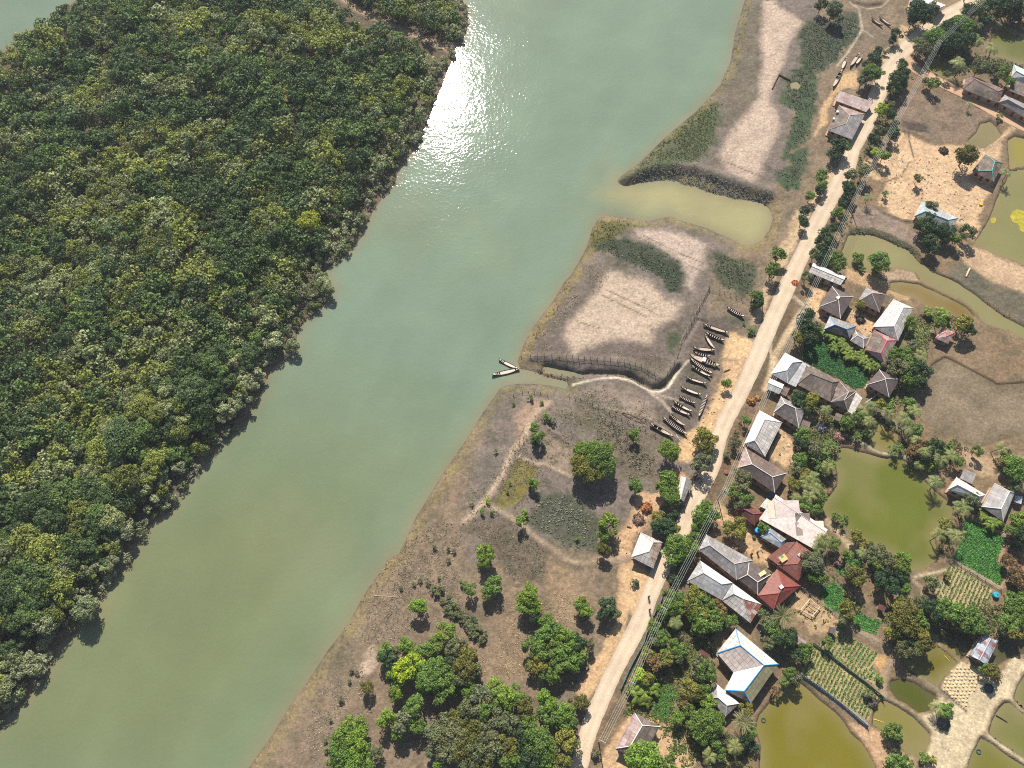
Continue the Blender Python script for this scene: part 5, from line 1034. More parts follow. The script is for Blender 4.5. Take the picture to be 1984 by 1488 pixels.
BOATS = [('L4', '1590,268 1850,412', 58, 'ribs', 8, 'slender open boat lying apart highest on the mud near the road'), ('L4', '1240,520 1620,650', 55, 'deck', 0, 'white decked boat just below the small dark ditch corner'),
 ('L4', '1270,640 1548,762', 48, 'ribs', 7, 'open ribbed boat directly under the white decked one'), ('L4', '1258,662 1400,885', 44, 'deck', 0, 'narrow boat lying crosswise, pointing steeply down the mud'),
 ('L4', '1088,868 1410,906', 58, 'deck', 0, 'pinkish decked boat lying almost level above the motor boat'), ('L4', '1105,940 1345,1000', 46, 'ribs', 6, 'short boat pressed against the upper side of the motor boat'),
 ('L4', '1038,975 1482,1135', 92, 'motor', 0, 'largest boat with a white engine box amidships'), ('L4', '1042,1030 1372,1255', 58, 'ribs', 11, 'many ribbed dark boat touching the motor boat on its lower side'),
 ('L4', '1058,1130 1345,1296', 44, 'mixed', 4, 'pale narrow boat below the many ribbed one near the motor boat'), ('L4', '978,1300 1290,1402', 40, 'deck', 0, 'slim pale boat alone above the creek fork'),
 ('L5', '905,378 1212,502', 48, 'deck', 0, 'pale decked boat beside the creek bend'), ('L5', '878,510 1125,622', 42, 'ribs', 8, 'small open boat left of the boat standing upright'),
 ('L5', '798,590 1072,745', 46, 'mixed', 4, 'half decked boat, upper one of a close pair'), ('L5', '765,660 1042,795', 46, 'mixed', 5, 'half decked boat, lower one of a close pair'),
 ('L5', '728,768 972,958', 48, 'mixed', 5, 'short half decked boat above the long ribbed boat'), ('L5', '635,825 1000,1085', 62, 'ribs', 12, 'long dark boat with a dozen ribs at the lower end of the boat yard'),
 ('L5', '445,918 795,1115', 58, 'mixed', 3, 'pale boat lowest on the mud beside the net fence'), ('L5', '1292,485 1166,820', 52, 'ribs', 12, 'dark boat lying upright along the sand edge, bow up'),
 ('B', '480,478 970,722', 92, 'deck', 0, 'upper moored boat at the creek mouth with green bow stripes'), ('B', '305,885 1010,722', 112, 'deck', 0, 'lower and longer moored boat at the creek mouth'),
 ('R1', '632,158 732,228', 20, 'deck', 0, 'left one of two beached boats in the dry upper creek'), ('R1', '702,143 804,228', 22, 'deck', 0, 'right one of two beached boats in the dry upper creek'),
 ('R1', '525,468 443,588', 30, 'deck', 0, 'wider one of a beached pair beside the upper roadside trees'), ('R1', '552,488 494,572', 24, 'deck', 0, 'narrower one of a beached pair beside the upper roadside trees'),
 ('R1', '412,508 368,614', 28, 'deck', 0, 'pale boat beached at the foot of the green marsh, above the last one'), ('R1', '372,618 292,775', 34, 'mixed', 3, 'pale boat with two dark gaps, lowest at the upper marsh edge')]
rb = random.Random(5)
for reg, ps, wz, style, ribs, lab in BOATS:
    (ax, ay), (bx, by) = Q(reg, T(ps)); k = REG[reg][2]; water = reg == 'B'
    if water: A = (*P(ax, ay, .35), 0); B = (*P(bx, by, .35), 0)
    else:
        A = PG(ax, ay); B = PG(bx, by); A = (*P(ax, ay, A[2]+.6), A[2]); B = (*P(bx, by, B[2]+.6), B[2])
    cx, cy = (A[0]+B[0])/2, (A[1]+B[1])/2; L = math.hypot(B[0]-A[0], B[1]-A[1]); a = math.atan2(B[1]-A[1], B[0]-A[0])
    z = -.25 if water else max((A[2]+B[2])/2, gz(cx, cy))+.0
    Wd = max(wz*k*PS(cx*0+ax, ay)*1.02, .75)
    root = empty('wooden_boat', (cx, cy, z), lab, 'boat', 'wooden boats drawn up on the mud' if not water else 'boats moored at the creek mouth', a)
    if not water: root.rotation_euler = (rb.uniform(-.06, .06), max(-.12, min(.12, math.atan2(A[2]-B[2], L))), a)
    pale = style in ('deck', 'motor')
    boat_parts(L, Wd, style, rb.choice([(54, 45, 40), (66, 54, 46), (48, 44, 42), (84, 68, 54)]) if not (pale and reg == 'R1') else (150, 134, 116), rb.choice([(196, 178, 160), (178, 160, 142), (204, 186, 172)]), ribs, root, rb)
    if lab.startswith('upper moored'):
        for dx in (-.33, -.29): m = MB(); m.box((dx*L, 0, .62), (.1, Wd*.6, .06)); m.build('bow_stripe', pm((70, 150, 110)), root)
# sunken empty hull outline in the mud
def wreck():
    (ax, ay), (bx, by) = Q('L5', T('40,765 372,915')); A = PG(ax, ay); B = PG(bx, by); cx, cy = (A[0]+B[0])/2, (A[1]+B[1])/2; L = math.hypot(B[0]-A[0], B[1]-A[1])
    root = empty('sunken_hull', (cx, cy, gz(cx, cy)), 'bare hull outline of a boat sunk in the mud by the fence', 'boat wreck', None, math.atan2(B[1]-A[1], B[0]-A[0]))
    for s in (-1, 1):
        m = MB(); m.tube([((i/10-.5)*L, s*.5*math.sin(math.pi*i/10)**.7, .22) for i in range(11)], .07, 4); m.build('gunwale', pm((96, 80, 66)), root)
wreck()
LAND.append((1340, 760, 'row of beached boats'))
# ================================================================ FENCES
def fence(pts, label, post_h=1.3, step=1.6, name='net_fence', pc=(120, 104, 86), rail=True, net=None, cat='fence', pr=.075):
    w3 = [PG(*p) for p in pts]; root = empty(name, w3[0], label, cat); ox, oy, oz = w3[0]; posts = []
    for (a, b) in zip(w3[:-1], w3[1:]):
        L = math.hypot(b[0]-a[0], b[1]-a[1]); k = max(1, int(L/step))
        for i in range(k): t = i/k; posts.append((a[0]+(b[0]-a[0])*t, a[1]+(b[1]-a[1])*t))
    posts.append(w3[-1][:2]); me = None; r = random.Random(len(posts)); tops = []
    for x, y in posts:
        g = gz(x, y); lx, ly = r.uniform(-.1, .1), r.uniform(-.1, .1)
        if me is None: m = MB(); m.tube([(0, 0, -.5), (.02, .01, post_h*.5), (0, 0, post_h)], pr, 5); me = m.mesh('post'); me.materials.append(pm(pc, .9))
        o = mobj('post', me, None, root, (x-ox, y-oy, g-oz)); o.rotation_euler = (lx, ly, 0); o.scale = (1, 1, r.uniform(.85, 1.25)); tops.append((x-ox, y-oy, g-oz))
    if rail:
        for f in (.35, .8):
            m = MB(); m.tube([(x, y, z+post_h*f+r.uniform(-.05, .05)) for x, y, z in tops], .035, 4); m.build('rail', pm((150, 132, 110), .9), root)
    if net:
        m = MB(); n = len(tops); vs = [(x, y, z+.05) for x, y, z in tops]+[(x, y, z+post_h*.85) for x, y, z in tops]+[(x+.03, y+.03, z+.05) for x, y, z in tops]+[(x+.03, y+.03, z+post_h*.85) for x, y, z in tops]
        m.add(vs, [(i, i+1, n+i+1, n+i) for i in range(n-1)]+[(2*n+i, 3*n+i, 3*n+i+1, 2*n+i+1) for i in range(n-1)]); m.build('netting', pm(net, .8), root)
    return root
fence(QQ('L3 320,690 400,680 520,676 720,692 930,708 1230,732 1380,772 1500,842 1580,890'), 'stake fence with long leaning posts along the upper edge of the boat creek')
fence(QQ('L3 1580,890 1640,790 1700,690 1730,560 1870,300 1984,80'), 'stake fence climbing from the creek bend toward the ditch corner')
fence(QQ('L2 1112,1188 1200,1215 1300,1245 1400,1280 1480,1330'), 'short pale brush fence right of the marsh corner above the boats')
fence(QQ('L2 1108,1192 1060,1290 1000,1390 950,1470'), 'thin pale branch fence running down from the marsh corner')
fence(QQ('L3 250,1030 330,1008 490,1015 555,1035'), 'few stakes along the yellow bank below the moored boats')
fence(QQ('L3 740,1040 900,1085 1100,1190 1260,1270 1420,1345 1500,1390 1620,1450'), 'long stake fence below the boat yard')
fence(QQ('R7 115,385 260,490 430,620 600,750 735,862'), 'teal net fence between two vegetable plots', 1.0, 2.2, 'garden_fence', (120, 140, 130), False, (72, 140, 128))
fence(QQ('R7 0,655 180,775 400,950 600,1120'), 'pale blue grey net fence along the edge of the ochre pond', .9, 2.2, 'garden_fence', (150, 150, 140), False, (150, 168, 175))
fence(QQ('R6 1350,1070 1500,1165 1640,1250 1780,1335'), 'grey white low fence between green plot and striped field', .7, 2.0, 'garden_fence', (170, 160, 140), True)
fence(QQ('R6 1530,690 1680,780 1830,875'), 'low fence at the top of the green vegetable plot', .8, 2.0, 'garden_fence', (150, 130, 105), True)
fence(QQ('R5 390,1120 370,1210 320,1300 300,1345'), 'blue and red cloth fence at the road edge near the walkers', 1.0, 1.6, 'cloth_fence', (140, 120, 100), False, (120, 165, 205))
fence(QQ('R8 640,240 600,380 520,520 470,620 395,790'), 'faded blue sheet fence along the right road edge', 1.0, 1.6, 'cloth_fence', (140, 120, 100), False, (100, 170, 190))
fence(QQ('R5 1610,1095 1750,1205 1880,1300 1984,1385'), 'narrow grey fence line beside the lower green plot', .8, 2.2, 'garden_fence', (140, 135, 125), True)
fence(QQ('R6 210,1140 330,1250 470,1400'), 'thin fence between trees left of the lower green plot', .8, 2.2, 'garden_fence', (140, 135, 125), True)
fence(QQ('R2 1230,790 1300,830 1370,820 1400,870'), 'short pale pond side fence under the dark trees', .9, 1.2, 'brush_fence', (185, 170, 155), True)
# low brick walls around the odd yard and dark retaining wall
def low_wall(pts, h_, wd, label, col):
    w3 = [PG(*p) for p in pts]; root = w3[0]; m = MB()
    for a, b in zip(w3[:-1], w3[1:]):
        L = math.hypot(b[0]-a[0], b[1]-a[1]); m.box(((a[0]+b[0])/2-root[0], (a[1]+b[1])/2-root[1], h_/2-.15), (L+wd, wd, h_+.3), math.atan2(b[1]-a[1], b[0]-a[0]))
    tag(m.build('low_wall', pm(col, .95), None, root), label, 'wall')
low_wall(Q('L1', T('1580,790 1640,665')), .5, .25, 'dark earth wall left of the tiny square pool', (96, 76, 60)); low_wall(Q('L1', T('1645,668 1740,715')), .5, .25, 'dark earth wall above the tiny square pool', (96, 76, 60))
# ================================================================ POWER LINE
MWOOD = plain('pole_concrete', (170, 165, 155), .8); MWIRE = plain('wire', (205, 208, 198), .5)
PT = [(1935, -30), (1822, 79), (1666, 366), (1562, 589), (1406, 948), (1287, 1178), (1225, 1322), (1167, 1436)]
PTXT = ['power pole at the top right corner beside the road', 'power pole inside the road fork', 'power pole with crossarm right of the road beside the sand yard', 'power pole between the narrow white shop roof and the garden',
        'power pole in front of the dark brown white ridged roof', 'power pole behind the long white roof at the road', 'power pole among roadside trees beside the blue fence', 'leaning power pole near the pinkish roof at the bottom']
PH = 8.2; heads = []
tops = [P(x, y, 1.8+PH) for x, y in PT]
for i, (x, y) in enumerate(tops):
    a = math.atan2(tops[min(i+1, 7)][1]-tops[max(i-1, 0)][1], tops[min(i+1, 7)][0]-tops[max(i-1, 0)][0]); g = gz(x, y)
    root = empty('power_pole', (x, y, g), PTXT[i], 'power pole', 'poles of the village power line', a+math.pi/2)
    m = MB(); m.tube([(0, 0, -.5), (0, 0, 1.8+PH-g+.3)], [.16, .1], 8); m.build('pole', MWOOD, root); top = 1.8+PH-g
    m = MB(); m.box((0, 0, top), (1.6, .12, .12)); m.build('crossarm', pm((150, 140, 125)), root)
    if i in (1, 4): m = MB(); m.box((0, 0, top-1.0), (1.6, .12, .12)); m.build('crossarm', pm((150, 140, 125)), root); m = MB(); m.tube([(.35, 0, top-1.9), (.35, 0, top-1.1)], .32, 10); m.build('transformer', pm((140, 145, 140)), root)
    for s in (-.68, -.23, .23, .68): m = MB(); m.tube([(s, 0, top+.06), (s, 0, top+.26)], .06, 6); m.build('insulator', pm((215, 210, 200)), root)
    heads.append((x, y, 1.8+PH+.27, a+math.pi/2))
for i in range(7):
    A, B = heads[i], heads[i+1]; root = empty('overhead_wires', (A[0], A[1], A[2]), 'four parallel wires between the '+['top right corner pole and the fork pole', 'fork pole and the sand yard pole', 'sand yard pole and the garden pole', 'garden pole and the dark brown roof pole', 'dark brown roof pole and the white roof pole', 'white roof pole and the blue fence pole', 'blue fence pole and the bottom pole'][i], 'wires')
    for s in (-.68, -.23, .23, .68):
        a = Vector((A[0]+math.cos(A[3])*s, A[1]+math.sin(A[3])*s, A[2])); b = Vector((B[0]+math.cos(B[3])*s, B[1]+math.sin(B[3])*s, B[2])); o = Vector(A[:3])
        m = MB(); m.tube([a.lerp(b, t/10)-o-Vector((0, 0, 3.2*(t/10)*(1-t/10))) for t in range(11)], .018, 4); m.build('wire', MWIRE, root)
# ================================================================ SMALL THINGS
def heap(px, py, rp, col, name, label, cat, hf=.6, seed=1):
    x, y, g = PG(px, py); R = rp*PS(px, py); r = np.random.RandomState(seed); n = 900
    d = r.normal(size=(n, 3)); d[:, 2] = np.abs(d[:, 2]); d /= np.linalg.norm(d, axis=1)[:, None]; lump = 1+.18*np.sin(d[:, 0]*7+seed)*np.sin(d[:, 1]*6)
    p = d*R*lump[:, None]*r.uniform(.8, 1.0, (n, 1)); p[:, 2] *= hf; a = r.normal(size=(n, 3))*.12*min(R, 1.6); b = np.cross(d, a)*.6
    me = quads(name, np.stack([p-a-b*.3, p-b*.6, p+a, p+b], 1)); m = plain(name+'_mat', col, .9, .45, 4); me.materials.append(m); o = mobj(name, me, None, None, (x, y, g)); tag(o, label, cat)
    core = MB(); vs = []; k = 12
    for j in range(4):
        e = j/4*math.pi/2
        for i in range(k): vs.append((math.cos(i/k*6.283)*R*.82*math.cos(e), math.sin(i/k*6.283)*R*.82*math.cos(e), R*.78*hf*math.sin(e)-.05))
    vs.append((0, 0, R*.8*hf)); core.add(vs, [(j*k+i, j*k+(i+1) % k, (j+1)*k+(i+1) % k, (j+1)*k+i) for j in range(3) for i in range(k)]+[(3*k+i, 3*k+(i+1) % k, 4*k) for i in range(k)])
    core.build('core', m, o); LAND.append((px, py, 'orange straw heap' if 'orange' in label else 'grey straw stack' if 'fan' in label else 'pink straw stack')) if name == 'straw_heap' and rp > 8 else None
z5 = lambda x, y: Q('R5', [(x, y)])[0]
heap(*z5(240, 385), 11, (168, 112, 70), 'straw_heap', 'rusty orange straw heap beside the white hut', 'straw heap', .8, 3)
heap(*Q('R4', [(478, 352)])[0], 8, (172, 128, 74), 'straw_heap', 'golden hay heap at the road edge beside the brick path', 'straw heap', .8, 5); heap(*Q('R4', [(540, 328)])[0], 6, (178, 140, 86), 'straw_heap', 'smaller pale hay heap right of the golden one', 'straw heap', .7, 6)
heap(*Q('R6', [(335, 1085)])[0], 13, (150, 124, 108), 'straw_heap', 'fan shaped greyish straw stack right of the date palm and brown roof', 'straw heap', .7, 8)
heap(*Q('R1', [(1270, 1340)])[0], 9, (96, 80, 62), 'brush_heap', 'dark round brush heap in the sand yard', 'brush heap', .6, 9); heap(*Q('R5', [(170, 490)])[0], 12, (140, 118, 100), 'brush_heap', 'flat twig heap below the orange straw heap', 'brush heap', .25, 10)
heap(*Q('R7', [(1270, 1090)])[0], 13, (112, 110, 104), 'net_heap', 'grey fishing net heap on the pale sand below a palm', 'net heap', .4, 12); heap(*Q('R7', [(1672, 780)])[0], 9, (92, 104, 110), 'net_heap', 'dark blue grey net heap right of the drying cakes', 'net heap', .35, 13)
heap(*Q('R7', [(640, 910)])[0], 11, (104, 96, 84), 'brush_heap', 'brush and junk heap at the corner of the striped rows', 'brush heap', .35, 14); heap(*Q('R4', [(1110, 590)])[0], 12, (112, 112, 116), 'brush_heap', 'grey clutter heap in the shaded yard above the round pond', 'brush heap', .35, 15)
heap(*Q('R4', [(1265, 670)])[0], 14, (150, 120, 105), 'straw_heap', 'brownish pink straw stack at the top corner of the round pond', 'straw heap', .45, 16); heap(*Q('R3', [(990, 640)])[0], 9, (90, 78, 66), 'brush_heap', 'dark firewood pile in the compound yard', 'wood pile', .4, 17)
heap(*Q('R5', [(1270, 1450)])[0], 9, (150, 130, 140), 'flower_bed', 'pink and white plant pile in a pen above the blue ridged house', 'plant pile', .4, 18)
heap(*Q('R3', [(412, 312)])[0], 7, (206, 132, 84), 'brick_pile', 'orange brick rubble on the right road edge', 'brick pile', .12, 19)
def stick(a, b, rad, z0, label, name='log', cat='log', col=(110, 90, 70), fl=None):
    A = PG(*a); B = PG(*b); za = fl if fl is not None else A[2]+z0; zb = fl if fl is not None else B[2]+z0; m = MB(); q = Vector((A[0], A[1], za))
    m.tube([(0, 0, 0), ((B[0]-A[0])*.5, (B[1]-A[1])*.5+.06, (zb-za)*.5+.03), (B[0]-A[0], B[1]-A[1], zb-za)], [rad, rad*.95, rad*.7], 7); tag(m.build(name, pm(col, .9), None, q), label, cat)
q7 = lambda s: Q('R7', T(s)); stick(*Q('L7', T('112,706 340,722')), .12, .1, 'long driftwood trunk lying at the river shore', col=(150, 132, 105)); stick(*Q('R5', T('65,548 105,560')), .2, .15, 'short thick log near the white hut')
stick(*Q('L5', T('835,1085 900,1180')), .1, .1, 'bent pale driftwood below the lowest boat', col=(205, 190, 170)); stick(*Q('L5', T('1545,155 1640,118')), .16, .12, 'dark log on the sand above the boat yard tree', col=(120, 90, 62))
stick(*q7('1258,495 1302,542'), .07, 0, 'pale bamboo floating in the dark olive pond', 'bamboo_pole', 'pole', (205, 180, 90), 1.18); stick(*q7('640,1048 722,1086'), .08, 0, 'yellow bamboo floating in the round ended olive pond', 'bamboo_pole', 'pole', (215, 190, 80), 1.18)
stick(*q7('1732,1020 1808,1082'), .12, .1, 'dark plank sticking into the grey green fish pond', 'plank', 'plank', (50, 48, 46), 1.25); stick(*q7('1245,262 1275,298'), .07, 0, 'pale pole floating in the shaded dark pond', 'bamboo_pole', 'pole', (190, 185, 170), 1.14)
stick(*Q('R2', T('1502,1008 1468,1082')), .28, .2, 'pale plank bridge over the grey mud bank', 'plank', 'plank', (205, 180, 150)); stick(*Q('R4', T('1640,545 1690,600')), .06, 0, 'white bamboo floating in the small narrow pond', 'bamboo_pole', 'pole', (205, 205, 180), 1.18)
stick(*Q('R4', T('1490,372 1610,290')), .09, .4, 'white pole leaning beside the white ridged pyramid roof', 'bamboo_pole', 'pole', (200, 195, 185)); stick(*Q('R2', T('1240,785 1400,840')), .08, .5, 'dead pale branch under the dark pond side trees', 'branch', 'branch', (190, 175, 165))
stick(*Q('R7', T('1555,180 1570,240')), .05, .3, 'thin grey pole leaning in the trees left of the shiny hut', 'bamboo_pole', 'pole', (190, 185, 160))
def drum(pt, r, h_, col, name, label, cat, fl=None):
    x, y, g = PG(*pt); g = g if fl is None else fl; m = MB(); n = 14
    m.tube([(0, 0, 0), (0, 0, h_*.08), (0, 0, h_*.5), (0, 0, h_*.92), (0, 0, h_)], [r*.9, r, r*1.04, r, r*.88], n); o = m.build(name, pm(col, .4), None, (x, y, g)); tag(o, label, cat)
    q = MB(); q.tube([(r*.3, 0, h_), (r*.3, 0, h_+.06)], r*.25, 8); q.build('lid', pm((60, 60, 60)), o)
drum(z5(1215, 588), .75, 1.1, (60, 160, 205), 'water_tank', 'bright blue water drum beside the small blue ended roof', 'water tank'); drum(Q('R6', [(1725, 1388)])[0], .7, .9, (50, 150, 175), 'water_tank', 'turquoise tank at the lower corner of the striped field', 'water tank')
drum(z5(1330, 282), .45, .8, (50, 90, 180), 'water_tank', 'blue barrel in the shade under the dark brown roof', 'water tank'); drum(z5(1352, 268), .4, .8, (60, 100, 190), 'water_tank', 'smaller blue barrel by the corner of the wide pale roof', 'water tank')
drum(z5(1190, 645), .42, .6, (80, 80, 66), 'clay_jar', 'dark round jar in the yard below the small maroon roof', 'jar'); drum(Q('R4', [(258, 985)])[0], .55, .4, (140, 84, 78), 'water_tub', 'red tub at the road edge beside the dark brown roof', 'tub')
drum(Q('R2', [(1600, 440)])[0], .5, .4, (230, 180, 40), 'water_tub', 'bright yellow tub at the pond edge of the sand yard', 'tub')
def ring(pt, fl, label):
    x, y = P(*pt, fl); m = MB(); m.tube([(math.cos(i/16*6.283)*.45, math.sin(i/16*6.283)*.45, .05) for i in range(17)], .13, 6); o = m.build('float_ring', pm((52, 76, 84), .5), None, (x, y, fl)); tag(o, label, 'float')
ring(Q('R8', [(1660, 1062)])[0], 1.18, 'dark blue ring float alone on the ochre pond'); ring(Q('R7', [(1582, 1340)])[0], 1.2, 'small pale green float on the bottom right fish pond')
# open bamboo frame
def frame():
    cs = [PG(*q) for q in Q('R5', T('1680,1195 1765,1270 1700,1350 1598,1292'))]; x, y, g = cs[0]; root = empty('bamboo_pen', (x, y, g), 'open square bamboo frame with crossbars on bare soil beside the red roof', 'frame')
    c = pm((205, 180, 145), .9)
    for i in range(4):
        a, b = cs[i], cs[(i+1) % 4]; m = MB(); m.tube([(a[0]-x, a[1]-y, a[2]-g-.3), (a[0]-x, a[1]-y, a[2]-g+.9)], .1, 6); m.build('post', c, root)
        m = MB(); m.tube([(a[0]-x, a[1]-y, .85), (b[0]-x, b[1]-y, .85)], .11, 6); m.build('beam', c, root)
    for t in (.25, .5, .75):
        a = [cs[0][i]*(1-t)+cs[3][i]*t for i in (0, 1)]; b = [cs[1][i]*(1-t)+cs[2][i]*t for i in (0, 1)]; m = MB(); m.tube([(a[0]-x, a[1]-y, .95), (b[0]-x, b[1]-y, .95)], .07, 5); m.build('crossbar', c, root)
frame()
# ---------------------------------------------------------------- people: one continuous skinned body each, clothes and hair as children
def body(pose):
    J = {'pel': (0, 0, .92, .12), 'che': (0, .01, 1.25, .15), 'nec': (0, .01, 1.45, .06), 'hed': (0, .03, 1.56, .095), 'top': (0, .02, 1.68, .08)}
    E = [('pel', 'che'), ('che', 'nec'), ('nec', 'hed'), ('hed', 'top')]; st_ = pose
    for s, q in ((-1, 'l'), (1, 'r')):
        k = s*st_
        J.update({'hip'+q: (s*.1, 0, .88, .085), 'kne'+q: (s*.1, k*.18, .5, .06), 'ank'+q: (s*.1, k*.28-.05, .09, .038), 'toe'+q: (s*.11, k*.28+.13, .03, .03),
                  'sho'+q: (s*.19, 0, 1.38, .055), 'elb'+q: (s*.25, -k*.12, 1.12, .042), 'wri'+q: (s*.26, -k*.2+.08, .88, .026), 'pal'+q: (s*.26, -k*.2+.1, .8, .03)})
        E += [('pel', 'hip'+q), ('hip'+q, 'kne'+q), ('kne'+q, 'ank'+q), ('ank'+q, 'toe'+q), ('che', 'sho'+q), ('sho'+q, 'elb'+q), ('elb'+q, 'wri'+q), ('wri'+q, 'pal'+q)]
        for f in range(5):
            a = (f-2)*.02; ln_ = (.05, .075, .085, .078, .06)[f] if f else .05; J['f%d%s' % (f, q)] = (s*.26+s*a*.4, -k*.2+.1+a, .8-ln_*(.9 if f else .5), .009); E.append(('pal'+q, 'f%d%s' % (f, q)))
    ks = list(J); me = bpy.data.meshes.new('body_src'); me.from_pydata([J[k][:3] for k in ks], [(ks.index(a), ks.index(b)) for a, b in E], [])
    o = bpy.data.objects.new('body_src', me); C.objects.link(o); md = o.modifiers.new('s', 'SKIN'); sv = me.skin_vertices[0].data
    for i, k in enumerate(ks): sv[i].radius = (J[k][3],)*2; sv[i].use_root = (k == 'pel')
    o.modifiers.new('d', 'SUBSURF').levels = 1; dg = bpy.context.evaluated_depsgraph_get(); dg.update()
    out = bpy.data.meshes.new_from_object(o.evaluated_get(dg)); out.name = 'body'; bpy.data.objects.remove(o); out.polygons.foreach_set('use_smooth', [True]*len(out.polygons)); return out
BODY = [body(.9), body(.25)]
SKIN = plain('skin', (128, 88, 66), .6, .05)
for b_ in BODY: b_.materials.clear(); b_.materials.append(SKIN)
def lathe(prof, n=12, sy=.7):
    m = MB(); vs = [(math.cos(i/n*6.283)*r_, math.sin(i/n*6.283)*r_*sy, z) for r_, z in prof for i in range(n)]
    m.add(vs, [(j*n+i, j*n+(i+1) % n, (j+1)*n+(i+1) % n, (j+1)*n+i) for j in range(len(prof)-1) for i in range(n)]); return m
def person(pt, shirt, cloth, label, rz, pose=0, z=None):
    x, y, g = PG(*pt); g = g if z is None else z; x, y = P(*pt, g)
    root = empty('person', (x, y, g), label, 'person', None, rz); mobj('body', BODY[pose], None, root)
    lathe([(.0, 1.44), (.1, 1.44), (.2, 1.4), (.2, 1.25), (.18, 1.05), (.19, .86), (.17, .85)]).build('shirt', pm(shirt, .9), root, None, True)
    lathe([(.17, .98), (.2, .85), (.21, .5), (.23, .22), (.21, .2)], 12, 1.0).build('wrap', pm(cloth, .9), root, None, True)
    for s in (-1, 1): m = MB(); m.tube([(s*.17, 0, 1.38), (s*.235, 0, 1.2), (s*.25, 0, 1.08)], [.075, .065, .06], 8); m.build('sleeve', pm(shirt, .9), root)
    m = lathe([(.0, 1.755), (.06, 1.75), (.1, 1.69), (.112, 1.6), (.1, 1.53)], 10, 1.05); h_ = m.build('hair', pm((28, 24, 22), .7), root, None, True); h_.location = (0, -.02, 0)
    m = MB(); m.tube([(0, .1, 1.58), (0, .135, 1.555)], [.012, .018], 5); m.build('nose', SKIN, root)
    for s in (-1, 1): m = MB(); m.tube([(s*.035, .105, 1.6), (s*.035, .118, 1.6)], .012, 6); m.build('eye', pm((40, 34, 30)), root)
ZR = 2.02
person(z5(258, 1175), (70, 66, 70), (96, 70, 90), 'person in dark clothes walking on the road below the white hut', .4, 0, ZR)
person(z5(266, 1290), (90, 70, 66), (60, 60, 80), 'person in brownish shirt walking behind the dark dressed one', .4, 0, ZR)
person(Q('R1', [(1448, 12)])[0], (60, 60, 66), (80, 70, 60), 'person walking on the road at the top edge', .3, 0, ZR)
person(Q('R1', [(1080, 178)])[0], (220, 190, 180), (120, 90, 90), 'person in a pale pink shirt left of the road at the bend', 1.2, 1); person(Q('R1', [(1122, 186)])[0], (200, 205, 205), (90, 90, 110), 'person in a white shirt nearest the road at the bend', 2, 1)
person(z5(568, 378), (60, 64, 70), (90, 84, 80), 'person in dark shirt standing below the roadside shop', 1.0, 1, ZR); person(z5(632, 240), (215, 212, 205), (70, 70, 84), 'person in a white shirt beside the roadside shop', .2, 1, ZR)
person(z5(1220, 780), (170, 150, 120), (120, 90, 70), 'person in tan clothes standing in the sandy yard right of the long grey roof', 1.5, 1); person(z5(1165, 800), (180, 70, 60), (110, 60, 60), 'person in red clothes beside the long grey roof', 2.2, 1)
def motorbike(pt, rz, col, label, z=ZR):
    x, y = P(*pt, z); root = empty('motorbike', (x, y, z), label, 'motorbike', 'motorbikes parked in the shade of the road tree', rz); dk = pm((34, 34, 38), .5)
    for s in (-.62, .62):
        m = MB(); m.tube([(s+math.cos(i/16*6.283)*.26, 0, .3+math.sin(i/16*6.283)*.26) for i in range(17)], .055, 6); wh = m.build('wheel', dk, root); m = MB(); m.tube([(s, -.04, .3), (s, .04, .3)], .17, 12); m.build('rim', pm((160, 160, 160), .4), wh)
    m = MB(); m.tube([(.12, 0, .8), (.3, 0, .86), (.45, 0, .78)], [.1, .15, .06], 8); m.build('tank', pm(col, .35), root); m = MB(); m.tube([(-.6, 0, .82), (-.3, 0, .8), (.1, 0, .78)], [.09, .13, .1], 8); m.build('seat', dk, root)
    m = MB(); m.tube([(.62, 0, .3), (.45, 0, .95)], .04, 6); m.tube([(-.62, 0, .3), (0, 0, .45), (.45, 0, .85)], .05, 6); m.box((0, 0, .42), (.38, .26, .3)); m.build('frame', pm((90, 90, 92), .4), root)
    m = MB(); m.tube([(.36, -.36, 1.02), (.48, 0, .98), (.36, .36, 1.02)], .025, 6); m.build('handlebar', dk, root); m = MB(); m.tube([(.52, 0, .86), (.62, 0, .86)], .1, 10); m.build('headlight', pm((220, 220, 210), .3), root)
motorbike(z5(675, 105), .8, (150, 40, 36), 'parked motorbike with red tank, upper of three beside the shop'); motorbike(z5(700, 130), .6, (40, 44, 60), 'parked dark motorbike, middle of three beside the shop'); motorbike(z5(722, 152), 1.0, (36, 80, 130), 'parked motorbike with blue tank, lowest of three beside the shop')
# ================================================================ STUFF: crops, marsh scrub, drying cakes, undergrowth
def in_poly(pts, n, seed):
    r = np.random.RandomState(seed); xs = [p[0] for p in pts]; ys = [p[1] for p in pts]
    X = r.uniform(min(xs), max(xs), n*3); Y = r.uniform(min(ys), max(ys), n*3); s = sd_poly(pts, X, Y); k = np.nonzero(s < 0)[0][:n]; return X[k], Y[k]
def poly_area(p): return abs(sum(p[i][0]*p[(i+1) % len(p)][1]-p[(i+1) % len(p)][0]*p[i][1] for i in range(len(p))))/2
def gzv(X, Y):
    i = np.clip(np.searchsorted(GX, X)-1, 0, len(GX)-2); j = np.clip(np.searchsorted(GY, Y)-1, 0, len(GY)-2); fx = (X-GX[i])/(GX[i+1]-GX[i]); fy = (Y-GY[j])/(GY[j+1]-GY[j])
    return (GH[j, i]*(1-fx)+GH[j, i+1]*fx)*(1-fy)+(GH[j+1, i]*(1-fx)+GH[j+1, i+1]*fx)*fy
